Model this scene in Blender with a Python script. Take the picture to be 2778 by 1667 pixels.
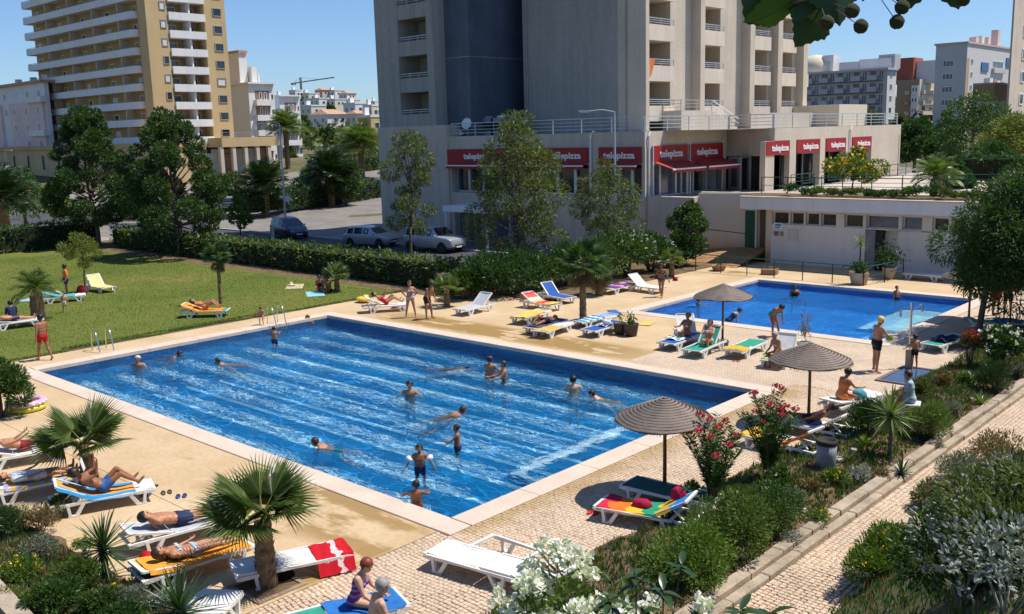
import bpy, bmesh, math, random
import numpy as np
from mathutils import Vector, Matrix, Euler
for o in list(bpy.data.objects): bpy.data.objects.remove(o)
S=bpy.context.scene; COL=S.collection
R=math.radians; PI=math.pi
rng=np.random.default_rng(7); random.seed(7)

# ---------------------------------------------------------------- camera, world, sun, exposure
# world axes: +Y runs along the pool's short side (away, to the right), +X along its long side (towards the camera, to the right)
CAMZ=7.8; F_PX=2615.5; PITCH=0.17726; ROLL=-0.026507; PCX,PCY=1389.0,833.5
AU=R(47.1); UX,UY=math.cos(AU),math.sin(AU)          # direction of +Y seen in heading axes
def h2w(x,y): return (x*UY-y*UX, x*UX+y*UY)          # heading axes (right, forward) -> world X,Y
_F=Vector((0,math.cos(PITCH),-math.sin(PITCH))); _R=Vector((1,0,0)); _U=_R.cross(_F)
_R2=math.cos(ROLL)*_R+math.sin(ROLL)*_U; _U2=-math.sin(ROLL)*_R+math.cos(ROLL)*_U
def tow(v): a=h2w(v[0],v[1]); return Vector((a[0],a[1],v[2]))
CR,CU,CF=tow(_R2),tow(_U2),tow(_F)
CAM=Vector((0,0,CAMZ))
cd=bpy.data.cameras.new('camera'); cam=bpy.data.objects.new('camera',cd); COL.objects.link(cam)
m=Matrix((CR,CU,-CF)).transposed().to_4x4(); m.translation=CAM; cam.matrix_world=m
cd.sensor_width=36; cd.lens=F_PX/2778*36; cd.clip_start=0.05; cd.clip_end=4000
S.camera=cam
def ray(px,py): return CR*((px-PCX)/F_PX)-CU*((py-PCY)/F_PX)+CF
def P(px,py,z=0.0):                                   # photo pixel -> point on the level plane z
    d=ray(px,py); t=(z-CAMZ)/d.z; return CAM+d*t
def onY(px,py,Y): d=ray(px,py); return CAM+d*(Y/d.y)
def onX(px,py,X): d=ray(px,py); return CAM+d*(X/d.x)
def atd(px,py,dep): return CAM+ray(px,py)*dep         # point at a given depth
SUN_AZ=(0.66,0.751); SUN_EL=R(63)                     # (X,Y) direction towards the sun
sd=bpy.data.lights.new('sun','SUN'); sd.energy=5.0; sd.angle=R(0.53); sd.color=(1.0,0.955,0.88)
sun=bpy.data.objects.new('sun',sd); COL.objects.link(sun)
_sv=Vector((SUN_AZ[0]*math.cos(SUN_EL),SUN_AZ[1]*math.cos(SUN_EL),math.sin(SUN_EL))).normalized()
sun.rotation_euler=_sv.to_track_quat('Z','Y').to_euler(); sun.location=(0,0,60)
W=bpy.data.worlds.new('World'); S.world=W; W.use_nodes=True
nt=W.node_tree; bg=nt.nodes['Background']
sk=nt.nodes.new('ShaderNodeTexSky'); sk.sky_type='NISHITA'; sk.sun_disc=False
sk.sun_elevation=SUN_EL; sk.sun_rotation=math.atan2(SUN_AZ[0],SUN_AZ[1]); sk.air_density=1.0; sk.dust_density=0.25; sk.ozone_density=2.2
tint=nt.nodes.new('ShaderNodeMix'); tint.data_type='RGBA'; tint.blend_type='MULTIPLY'; tint.inputs[0].default_value=1; tint.inputs[7].default_value=(0.74,0.93,1.22,1)   # clear, deep summer blue
nt.links.new(sk.outputs[0],tint.inputs[6]); nt.links.new(tint.outputs[2],bg.inputs[0]); bg.inputs[1].default_value=0.095
S.view_settings.view_transform='Standard'; S.view_settings.look='None'; S.view_settings.exposure=0.24; S.view_settings.gamma=1
S.render.engine='CYCLES'
S.cycles.max_bounces=8; S.cycles.transparent_max_bounces=8

# ---------------------------------------------------------------- helpers
def tag(o,label=None,cat=None,group=None,kind=None):
    if label: o['label']=label
    if cat: o['category']=cat
    if group: o['group']=group
    if kind: o['kind']=kind
    return o
def empty(name,loc=(0,0,0),rz=0,label=None,cat=None,group=None):
    o=bpy.data.objects.new(name,None); COL.objects.link(o); o.location=loc; o.rotation_euler=(0,0,rz)
    o.empty_display_size=0.2
    return tag(o,label,cat,group)
def link(name,me,parent=None,loc=None,rot=None):
    o=bpy.data.objects.new(name,me); COL.objects.link(o)
    if parent is not None: o.parent=parent
    if loc is not None: o.location=loc
    if rot is not None: o.rotation_euler=rot
    return o
class MB:
    "collects shapes in local coordinates, builds ONE mesh object"
    def __init__(s,off=(0,0,0)): s.v=[]; s.f=[]; s.mi=[]; s.off=off
    def add(s,vs,fs,mi=0):
        n=len(s.v); ox,oy,oz=s.off
        s.v+=[(a[0]-ox,a[1]-oy,a[2]-oz) for a in vs]; s.f+=[tuple(n+i for i in q) for q in fs]; s.mi+=[mi]*len(fs); return s
    def box(s,x0,x1,y0,y1,z0,z1,mi=0,ch=0):
        if x0>x1:x0,x1=x1,x0
        if y0>y1:y0,y1=y1,y0
        if ch:
            c=ch
            r=[(x0+c,y0),(x1-c,y0),(x1,y0+c),(x1,y1-c),(x1-c,y1),(x0+c,y1),(x0,y1-c),(x0,y0+c)]
            vs=[(x,y,z0) for x,y in r]+[(x,y,z1-c) for x,y in r]+[(min(max(x,x0+c),x1-c),min(max(y,y0+c),y1-c),z1) for x,y in r]
            n=8; fs=[tuple(range(n-1,-1,-1))]+[(i,(i+1)%n,n+(i+1)%n,n+i) for i in range(n)]+[(n+i,n+(i+1)%n,2*n+(i+1)%n,2*n+i) for i in range(n)]
            fs.append((2*n,2*n+2,2*n+4,2*n+6)); return s.add(vs,fs,mi)
        vs=[(x0,y0,z0),(x1,y0,z0),(x1,y1,z0),(x0,y1,z0),(x0,y0,z1),(x1,y0,z1),(x1,y1,z1),(x0,y1,z1)]
        return s.add(vs,[(0,3,2,1),(4,5,6,7),(0,1,5,4),(1,2,6,5),(2,3,7,6),(3,0,4,7)],mi)
    def bar(s,p,q,w,h,mi=0):
        p,q=Vector(p),Vector(q); d=(q-p).normalized(); up=Vector((0,0,1)) if abs(d.z)<0.95 else Vector((1,0,0))
        a=d.cross(up).normalized(); b=a.cross(d).normalized(); a*=w/2; b*=h/2
        vs=[p-a-b,p+a-b,p+a+b,p-a+b,q-a-b,q+a-b,q+a+b,q-a+b]
        return s.add([tuple(v) for v in vs],[(0,1,2,3),(7,6,5,4),(0,4,5,1),(1,5,6,2),(2,6,7,3),(3,7,4,0)],mi)
    def tube(s,pts,rad,n=8,mi=0,cap=True):
        pts=[Vector(p) for p in pts]; m=len(pts)
        if not hasattr(rad,'__len__'): rad=[rad]*m
        vs=[]; fs=[]; ref=Vector((0.31,0.17,1)).normalized()
        for i,p in enumerate(pts):
            d=(pts[min(i+1,m-1)]-pts[max(i-1,0)]).normalized()
            a=d.cross(ref)
            if a.length<1e-3: a=d.cross(Vector((1,0,0)))
            a.normalize(); b=d.cross(a)
            for k in range(n):
                t=2*PI*k/n; vs.append(tuple(p+(a*math.cos(t)+b*math.sin(t))*rad[i]))
        for i in range(m-1):
            for k in range(n):
                k2=(k+1)%n; fs.append((i*n+k,i*n+k2,(i+1)*n+k2,(i+1)*n+k))
        if cap: fs.append(tuple(range(n-1,-1,-1))); fs.append(tuple((m-1)*n+k for k in range(n)))
        return s.add(vs,fs,mi)
    def lathe(s,prof,c=(0,0,0),n=20,mi=0,sx=1,sy=1):
        vs=[];fs=[];m=len(prof)
        for r_,z in prof:
            for k in range(n):
                t=2*PI*k/n; vs.append((c[0]+r_*math.cos(t)*sx,c[1]+r_*math.sin(t)*sy,c[2]+z))
        for i in range(m-1):
            for k in range(n):
                k2=(k+1)%n; fs.append((i*n+k,i*n+k2,(i+1)*n+k2,(i+1)*n+k))
        fs.append(tuple(range(n-1,-1,-1))); fs.append(tuple((m-1)*n+k for k in range(n)))
        return s.add(vs,fs,mi)
    def ell(s,c,r_,n=10,m=7,mi=0):
        prof=[]
        vs=[];fs=[]
        for i in range(m+1):
            a=-PI/2+PI*i/m
            for k in range(n):
                t=2*PI*k/n; vs.append((c[0]+r_[0]*math.cos(a)*math.cos(t),c[1]+r_[1]*math.cos(a)*math.sin(t),c[2]+r_[2]*math.sin(a)))
        for i in range(m):
            for k in range(n):
                k2=(k+1)%n; fs.append((i*n+k,i*n+k2,(i+1)*n+k2,(i+1)*n+k))
        return s.add(vs,fs,mi)
    def prism(s,poly,z0,z1,mi=0):
        n=len(poly); vs=[(x,y,z0) for x,y in poly]+[(x,y,z1) for x,y in poly]
        return s.add(vs,[tuple(range(n-1,-1,-1)),tuple(range(n,2*n))]+[(i,(i+1)%n,n+(i+1)%n,n+i) for i in range(n)],mi)
    def grid(s,fn,nu,nv,mi=0,thick=0):
        vs=[tuple(fn(i/nu,j/nv)) for j in range(nv+1) for i in range(nu+1)]; w=nu+1
        fs=[(j*w+i,j*w+i+1,(j+1)*w+i+1,(j+1)*w+i) for j in range(nv) for i in range(nu)]
        if thick:
            N=len(vs); vs=vs+[(a,b,c-thick) for a,b,c in vs]
            fs=fs+[tuple(N+i for i in reversed(q)) for q in fs]
            bd=[i for i in range(w)]+[j*w+nu for j in range(1,nv+1)]+[nv*w+i for i in range(nu-1,-1,-1)]+[j*w for j in range(nv-1,0,-1)]
            for a,b in zip(bd,bd[1:]+bd[:1]): fs.append((b,a,N+a,N+b))
        return s.add(vs,fs,mi)
    def mesh(s,name,mats,smooth=False):
        me=bpy.data.meshes.new(name); me.from_pydata(s.v,[],s.f)
        if not isinstance(mats,(list,tuple)): mats=[mats]
        for mt in mats: me.materials.append(mt)
        if len(mats)>1: me.polygons.foreach_set('material_index',s.mi)
        if smooth: me.polygons.foreach_set('use_smooth',[True]*len(s.f))
        me.update(); return me
    def build(s,name,mats,parent=None,smooth=False,loc=None):
        return link(name,s.mesh(name,mats,smooth),parent,loc)
def npmesh(name,V,Fq,mat,smooth=False):
    "V (n,3), Fq (m,k) numpy -> mesh"
    me=bpy.data.meshes.new(name); n=len(V); m_,k=Fq.shape
    me.vertices.add(n); me.vertices.foreach_set('co',np.asarray(V,np.float32).ravel())
    me.loops.add(m_*k); me.loops.foreach_set('vertex_index',np.asarray(Fq,np.int32).ravel())
    me.polygons.add(m_); me.polygons.foreach_set('loop_start',np.arange(0,m_*k,k,dtype=np.int32)); me.polygons.foreach_set('loop_total',np.full(m_,k,np.int32))
    for mt in (mat if isinstance(mat,(list,tuple)) else [mat]): me.materials.append(mt)
    if smooth: me.polygons.foreach_set('use_smooth',np.ones(m_,bool))
    me.update(calc_edges=True); me.validate(); return me

# ---------------------------------------------------------------- materials
MATS={}
def srgb(r_,g_=None,b_=None):
    if g_ is None: r_,g_,b_=r_
    return tuple(((c/255)/12.92 if c/255<=0.04045 else (((c/255)+0.055)/1.055)**2.4) for c in (r_,g_,b_))
def nodemat(name):
    mt=bpy.data.materials.new(name); mt.use_nodes=True; t=mt.node_tree; return mt,t,t.nodes['Principled BSDF']
def nn(t,ty,**kw):
    n=t.nodes.new(ty)
    for k,v in kw.items():
        if k.startswith('i_'): n.inputs[k[2:]].default_value=v
        else: setattr(n,k,v)
    return n
def M(name,col=(0.5,0.5,0.5),rough=0.6,var=0.12,scale=3.0,bump=0.0,bscale=None,metal=0.0,spec=0.4,col2=None,coat=0,fine=0.0,streak=0.0):
    "plain procedural material: base colour broken up by two noises, fine bump"
    if name in MATS: return MATS[name]
    mt,t,b=nodemat(name); L=t.links.new
    tc=nn(t,'ShaderNodeTexCoord'); co=tc.outputs['Object']
    b.inputs['Roughness'].default_value=rough; b.inputs['Metallic'].default_value=metal
    b.inputs['Specular IOR Level'].default_value=spec; b.inputs['Coat Weight'].default_value=coat
    n1=nn(t,'ShaderNodeTexNoise',i_Scale=scale,i_Detail=5.0,i_Roughness=0.62); L(co,n1.inputs['Vector'])
    mr=nn(t,'ShaderNodeMapRange'); mr.inputs[1].default_value=0.3; mr.inputs[2].default_value=0.7
    L(n1.outputs[0],mr.inputs[0])
    mx=nn(t,'ShaderNodeMix',data_type='RGBA')
    c2=col2 if col2 else tuple(c*(1-2*var) for c in col)
    c1=col if col2 else tuple(min(1,c*(1+var)) for c in col)
    mx.inputs[6].default_value=(*c1,1); mx.inputs[7].default_value=(*c2,1); L(mr.outputs[0],mx.inputs[0]); out=mx.outputs[2]
    if streak:
        mp=nn(t,'ShaderNodeMapping'); mp.inputs['Scale'].default_value=(1.3,1.3,0.07); L(co,mp.inputs[0])
        n3=nn(t,'ShaderNodeTexNoise',i_Scale=1.4,i_Detail=6.0,i_Roughness=0.7); L(mp.outputs[0],n3.inputs['Vector'])
        r3=nn(t,'ShaderNodeMapRange'); r3.inputs[1].default_value=0.45; r3.inputs[2].default_value=0.75; r3.inputs[3].default_value=1; r3.inputs[4].default_value=1-streak; L(n3.outputs[0],r3.inputs[0])
        mm=nn(t,'ShaderNodeMix',data_type='RGBA',blend_type='MULTIPLY'); mm.inputs[0].default_value=1; L(out,mm.inputs[6]); L(r3.outputs[0],mm.inputs[7]); out=mm.outputs[2]
    if fine:
        n4=nn(t,'ShaderNodeTexNoise',i_Scale=scale*14,i_Detail=3.0); L(co,n4.inputs['Vector'])
        r4=nn(t,'ShaderNodeMapRange'); r4.inputs[1].default_value=0.3; r4.inputs[2].default_value=0.7; r4.inputs[3].default_value=1-fine; r4.inputs[4].default_value=1+fine; L(n4.outputs[0],r4.inputs[0])
        mm=nn(t,'ShaderNodeMix',data_type='RGBA',blend_type='MULTIPLY'); mm.inputs[0].default_value=1; L(out,mm.inputs[6]); L(r4.outputs[0],mm.inputs[7]); out=mm.outputs[2]
    L(out,b.inputs['Base Color'])
    if bump:
        n2=nn(t,'ShaderNodeTexNoise',i_Scale=bscale or scale*8,i_Detail=4.0); L(co,n2.inputs['Vector'])
        bp=nn(t,'ShaderNodeBump',i_Strength=bump,i_Distance=0.02); L(n2.outputs[0],bp.inputs['Height']); L(bp.outputs[0],b.inputs['Normal'])
    MATS[name]=mt; return mt
def leafmat(name,c1,c2,c3=None,trans=0.25,rough=0.5,gloss=0.3):
    "leaf: colour picked per leaf, some light passing through"
    if name in MATS: return MATS[name]
    mt,t,b=nodemat(name); L=t.links.new
    g=nn(t,'ShaderNodeNewGeometry'); cr=nn(t,'ShaderNodeValToRGB'); L(g.outputs['Random Per Island'],cr.inputs[0])
    e=cr.color_ramp.elements; e[0].color=(*c1,1); e[1].color=(*c2,1)
    if c3: k=cr.color_ramp.elements.new(0.9); k.color=(*c2,1); e[len(e)-1].color=(*c3,1)
    b.inputs['Roughness'].default_value=rough; b.inputs['Specular IOR Level'].default_value=gloss
    L(cr.outputs[0],b.inputs['Base Color'])
    tr=nn(t,'ShaderNodeBsdfTranslucent'); mc=nn(t,'ShaderNodeMix',data_type='RGBA',blend_type='MULTIPLY'); mc.inputs[0].default_value=1
    L(cr.outputs[0],mc.inputs[6]); mc.inputs[7].default_value=(1.3,1.5,0.6,1); L(mc.outputs[2],tr.inputs[0])
    ms=nn(t,'ShaderNodeMixShader'); ms.inputs[0].default_value=trans; L(b.outputs[0],ms.inputs[1]); L(tr.outputs[0],ms.inputs[2])
    L(ms.outputs[0],t.nodes['Material Output'].inputs[0]); MATS[name]=mt; return mt
def glassmat(name,col,rough=0.08,spec=0.8):
    if name in MATS: return MATS[name]
    mt=M(name,col,rough,0.35,0.6,spec=spec); return mt
def stripes(name,cols,scale,axis=0,rough=0.85,noise=0.0,coord='Generated'):
    "cloth printed in stripes (constant steps)"
    if name in MATS: return MATS[name]
    mt,t,b=nodemat(name); L=t.links.new
    tc=nn(t,'ShaderNodeTexCoord'); sx=nn(t,'ShaderNodeSeparateXYZ'); L(tc.outputs[coord],sx.inputs[0])
    mu=nn(t,'ShaderNodeMath',operation='MULTIPLY'); mu.inputs[1].default_value=scale; L(sx.outputs[axis],mu.inputs[0])
    src=mu.outputs[0]
    if noise:
        n1=nn(t,'ShaderNodeTexNoise',i_Scale=3.0); L(tc.outputs[coord],n1.inputs[0]); ad=nn(t,'ShaderNodeMath',operation='MULTIPLY_ADD'); ad.inputs[1].default_value=noise; L(n1.outputs[0],ad.inputs[0]); L(src,ad.inputs[2]); src=ad.outputs[0]
    fr=nn(t,'ShaderNodeMath',operation='FRACT'); L(src,fr.inputs[0])
    cr=nn(t,'ShaderNodeValToRGB'); cr.color_ramp.interpolation='CONSTANT'; e=cr.color_ramp.elements
    while len(e)<len(cols): e.new(0.5)
    for i,c in enumerate(cols): e[i].position=i/len(cols); e[i].color=(*c,1)
    L(fr.outputs[0],cr.inputs[0]); L(cr.outputs[0],b.inputs['Base Color']); b.inputs['Roughness'].default_value=rough; b.inputs['Specular IOR Level'].default_value=0.15
    n2=nn(t,'ShaderNodeTexNoise',i_Scale=60.0); L(tc.outputs['Object'],n2.inputs[0]); bp=nn(t,'ShaderNodeBump',i_Strength=0.3,i_Distance=0.01); L(n2.outputs[0],bp.inputs['Height']); L(bp.outputs[0],b.inputs['Normal'])
    MATS[name]=mt; return mt
def cloth(name,col,var=0.12): return M('cloth_'+name,col,0.9,var,6,0.3,60,spec=0.12)
def gz(X,Y):
    "ground height: level round the pools, a bank by the camera, a slow rise far off"
    z=0.0
    if X>-6.2 : z=min((X+6.2)*0.92,5.75)
    d=-X*UX+Y*UY                      # distance ahead of the camera
    if d>98: z+=(d-98)*0.042 if d<430 else 13.94+(min(d,680)-430)*0.05
    return z
# ================================================================ SETTING
def proj(p):
    d=Vector(p)-CAM; w=d.dot(CF); return (PCX+F_PX*d.dot(CR)/w, PCY-F_PX*d.dot(CU)/w, w)
def inview(p,mg=20):
    x,y,w=proj(p); return w>0 and -mg<x<2778+mg and -mg<y<1667+mg
def struct(o): o['kind']='structure'; return o
PX0,PX1,PY0,PY1=-35.16,-13.88,12.9,25.63     # large pool
QX0,QX1,QY0,QY1=-24.4,-13.65,34.28,45.2       # second pool
DX0,DX1,DY0,DY1=-37.3,-10.4,7.0,51.4          # paved deck
def mixmat_ground():
    mt,t,b=nodemat('dry_ground'); L=t.links.new
    tc=nn(t,'ShaderNodeTexCoord'); n1=nn(t,'ShaderNodeTexNoise',i_Scale=0.05,i_Detail=8.0); L(tc.outputs['Object'],n1.inputs[0])
    n2=nn(t,'ShaderNodeTexNoise',i_Scale=1.7,i_Detail=6.0); L(tc.outputs['Object'],n2.inputs[0])
    ad=nn(t,'ShaderNodeMath',operation='ADD'); L(n1.outputs[0],ad.inputs[0]); L(n2.outputs[0],ad.inputs[1])
    cr=nn(t,'ShaderNodeValToRGB'); e=cr.color_ramp.elements; e[0].position=0.38; e[0].color=(0.07,0.085,0.03,1); e[1].position=0.62; e[1].color=(0.15,0.125,0.075,1)
    mu=nn(t,'ShaderNodeMath',operation='MULTIPLY'); mu.inputs[1].default_value=0.5; L(ad.outputs[0],mu.inputs[0]); L(mu.outputs[0],cr.inputs[0]); L(cr.outputs[0],b.inputs['Base Color'])
    b.inputs['Roughness'].default_value=0.95; b.inputs['Specular IOR Level'].default_value=0.1; return mt
def build_ground():
    xs=sorted(set([-2600,-1800,-1200,-900,-700,-550,-450]+list(range(-400,-90,12))+list(range(-90,-40,6))+[DX0,-30,-20,DX1,-8,-6.2,-5,-4,-3,-2,-1,0,0.05,1,5,20,60,120,300,700,1500]))
    ys=sorted(set([-900,-400,-150,-60,-20,-5,0,DY0]+list(range(8,50,4))+[DY1]+list(range(56,400,12))+[430,470,520,580,650,750,900,1200,1700,2600]))
    mb=MB(); id_={}
    for j,y in enumerate(ys):
        for i,x in enumerate(xs): mb.v.append((x,y,gz(x,y)-0.05))
    w=len(xs)
    for j in range(len(ys)-1):
        for i in range(w-1):
            cx_,cy_=(xs[i]+xs[i+1])/2,(ys[j]+ys[j+1])/2
            if DX0<cx_<DX1 and DY0<cy_<DY1: continue
            mb.f.append((j*w+i,j*w+i+1,(j+1)*w+i+1,(j+1)*w+i)); mb.mi.append(0)
    return struct(mb.build('ground',mixmat_ground()))
build_ground()

# --- deck of tan concrete slabs with wet and worn patches
def deck_mat():
    mt,t,b=nodemat('tan_deck'); L=t.links.new
    tc=nn(t,'ShaderNodeTexCoord'); co=tc.outputs['Object']
    n1=nn(t,'ShaderNodeTexNoise',i_Scale=0.45,i_Detail=7.0,i_Roughness=0.6); L(co,n1.inputs[0])
    n2=nn(t,'ShaderNodeTexNoise',i_Scale=9.0,i_Detail=5.0); L(co,n2.inputs[0])
    cr=nn(t,'ShaderNodeValToRGB'); e=cr.color_ramp.elements; e[0].position=0.3; e[0].color=(0.46,0.32,0.17,1); e[1].position=0.68; e[1].color=(0.575,0.425,0.26,1); L(n1.outputs[0],cr.inputs[0])
    mm=nn(t,'ShaderNodeMix',data_type='RGBA',blend_type='MULTIPLY'); mm.inputs[0].default_value=1; L(cr.outputs[0],mm.inputs[6])
    r2=nn(t,'ShaderNodeMapRange'); r2.inputs[1].default_value=0.3; r2.inputs[2].default_value=0.7; r2.inputs[3].default_value=0.9; r2.inputs[4].default_value=1.07; L(n2.outputs[0],r2.inputs[0]); L(r2.outputs[0],mm.inputs[7])
    # splashed, ochre-stained patches beside the large pool
    sx=nn(t,'ShaderNodeSeparateXYZ'); L(co,sx.inputs[0])
    def band(sock,c,wd):
        a=nn(t,'ShaderNodeMath',operation='SUBTRACT'); a.inputs[1].default_value=c; L(sock,a.inputs[0])
        q=nn(t,'ShaderNodeMath',operation='ABSOLUTE'); L(a.outputs[0],q.inputs[0])
        r_=nn(t,'ShaderNodeMapRange',interpolation_type='SMOOTHSTEP'); r_.inputs[1].default_value=wd*0.45; r_.inputs[2].default_value=wd; r_.inputs[3].default_value=1; r_.inputs[4].default_value=0; L(q.outputs[0],r_.inputs[0]); return r_.outputs[0]
    def mul(a,b_): k=nn(t,'ShaderNodeMath',operation='MULTIPLY'); L(a,k.inputs[0]); L(b_,k.inputs[1]); return k.outputs[0]
    def mx_(a,b_): k=nn(t,'ShaderNodeMath',operation='MAXIMUM'); L(a,k.inputs[0]); L(b_,k.inputs[1]); return k.outputs[0]
    m1=mul(band(sx.outputs[1],27.35,1.25),band(sx.outputs[0],-26,9.5))
    m2=mul(band(sx.outputs[1],11.5,1.5),band(sx.outputs[0],-16.6,4.2))
    m3=mul(band(sx.outputs[1],46.9,0.8),band(sx.outputs[0],-26.3,1.3))
    m4=mul(band(sx.outputs[0],-13.95,0.45),band(sx.outputs[1],10.5,2.4))
    mk=mx_(mx_(m1,m2),mx_(m3,m4))
    mp=nn(t,'ShaderNodeMapping'); mp.inputs['Scale'].default_value=(0.55,1.5,1); L(co,mp.inputs[0])
    n3=nn(t,'ShaderNodeTexNoise',i_Scale=0.9,i_Detail=6.0,i_Roughness=0.6); L(mp.outputs[0],n3.inputs[0])
    r3=nn(t,'ShaderNodeMapRange',interpolation_type='SMOOTHSTEP'); r3.inputs[1].default_value=0.46; r3.inputs[2].default_value=0.57; L(n3.outputs[0],r3.inputs[0])
    mk2=mul(mk,r3.outputs[0])
    m5=mul(band(sx.outputs[1],10.2,2.6),band(sx.outputs[0],-25.5,7.5)); r5=nn(t,'ShaderNodeMapRange',interpolation_type='SMOOTHSTEP'); r5.inputs[1].default_value=0.60; r5.inputs[2].default_value=0.70; r5.inputs[4].default_value=0.7; L(n3.outputs[0],r5.inputs[0]); mk2=mx_(mk2,mul(m5,r5.outputs[0]))
    m1b=nn(t,'ShaderNodeMapRange',interpolation_type='SMOOTHSTEP'); m1b.inputs[1].default_value=0.40; m1b.inputs[2].default_value=0.46; L(n3.outputs[0],m1b.inputs[0])
    mk2=mx_(mk2,mul(m1,m1b.outputs[0]))
    mx=nn(t,'ShaderNodeMix',data_type='RGBA'); mx.inputs[7].default_value=(0.30,0.178,0.048,1); L(mm.outputs[2],mx.inputs[6])
    k=nn(t,'ShaderNodeMath',operation='MULTIPLY'); k.inputs[1].default_value=0.85; L(mk2,k.inputs[0]); L(k.outputs[0],mx.inputs[0])
    L(mx.outputs[2],b.inputs['Base Color'])
    rr=nn(t,'ShaderNodeMapRange'); rr.inputs[3].default_value=0.8; rr.inputs[4].default_value=0.42; L(mk2,rr.inputs[0]); L(rr.outputs[0],b.inputs['Roughness'])
    b.inputs['Specular IOR Level'].default_value=0.3
    bp=nn(t,'ShaderNodeBump',i_Strength=0.25,i_Distance=0.01); L(n2.outputs[0],bp.inputs['Height']); L(bp.outputs[0],b.inputs['Normal'])
    MATS['deck']=mt; return mt
DECK=deck_mat()
COB_X=-13.62            # right of this line the paving is small cobbles
def deck_region(x,y):   # which paving: None inside a pool (with its coping), 'd' deck, 'c' cobbles
    cw=0.62
    if PX0-cw<x<PX1+cw-0.02 and PY0-cw<y<PY1+cw: return None
    if QX0-cw<x<QX1+cw and QY0-cw<y<QY1+cw: return None
    if x>COB_X: return 'c'
    if x>-19.2 and 26.25<y<33.66: return 'c'
    return 'd'
xs=sorted(set([DX0,-33,-29.5,-26.2,QX0-.62,-22,-19.2,-16.2,COB_X,PX0-.62,PX1+.6,QX1+.62,DX1]))
ys=sorted(set([DY0,9.6,PY0-.62,15.5,18.7,22,PY1+.62,29.9,QY0-.62,37,40.5,43,QY1+.62,48.6,DY1]))
under=MB(); under.box(DX0,DX1,DY0,DY1,-2.6,-2.5); ub=struct(under.build('deck_bedding',M('bedding',(0.16,0.12,0.08),0.95)))
droot=empty('pool_deck',(0,0,0)); droot['kind']='structure'
cobpatch=MB()
for i in range(len(xs)-1):
    for j in range(len(ys)-1):
        x0,x1,y0,y1=xs[i],xs[i+1],ys[j],ys[j+1]
        if x1-x0<1e-6 or y1-y0<1e-6: continue
        rg=deck_region((x0+x1)/2,(y0+y1)/2)
        if rg=='d':
            g=0.007; mb=MB(); mb.box(x0+g,x1-g,y0+g,y1-g,-0.16,0.0,ch=0.004); mb.build('slab',DECK,droot)
        elif rg=='c': cobpatch.box(x0,x1,y0,y1,-0.16,-0.012)
slabbed=MB()
for i in range(len(xs)-1):
    for j in range(len(ys)-1):
        if deck_region((xs[i]+xs[i+1])/2,(ys[j]+ys[j+1])/2)=='d': slabbed.box(xs[i],xs[i+1],ys[j],ys[j+1],-0.3,-0.161)
slabbed.build('mortar_bed',M('mortar',(0.22,0.16,0.10),0.95),droot)

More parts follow.
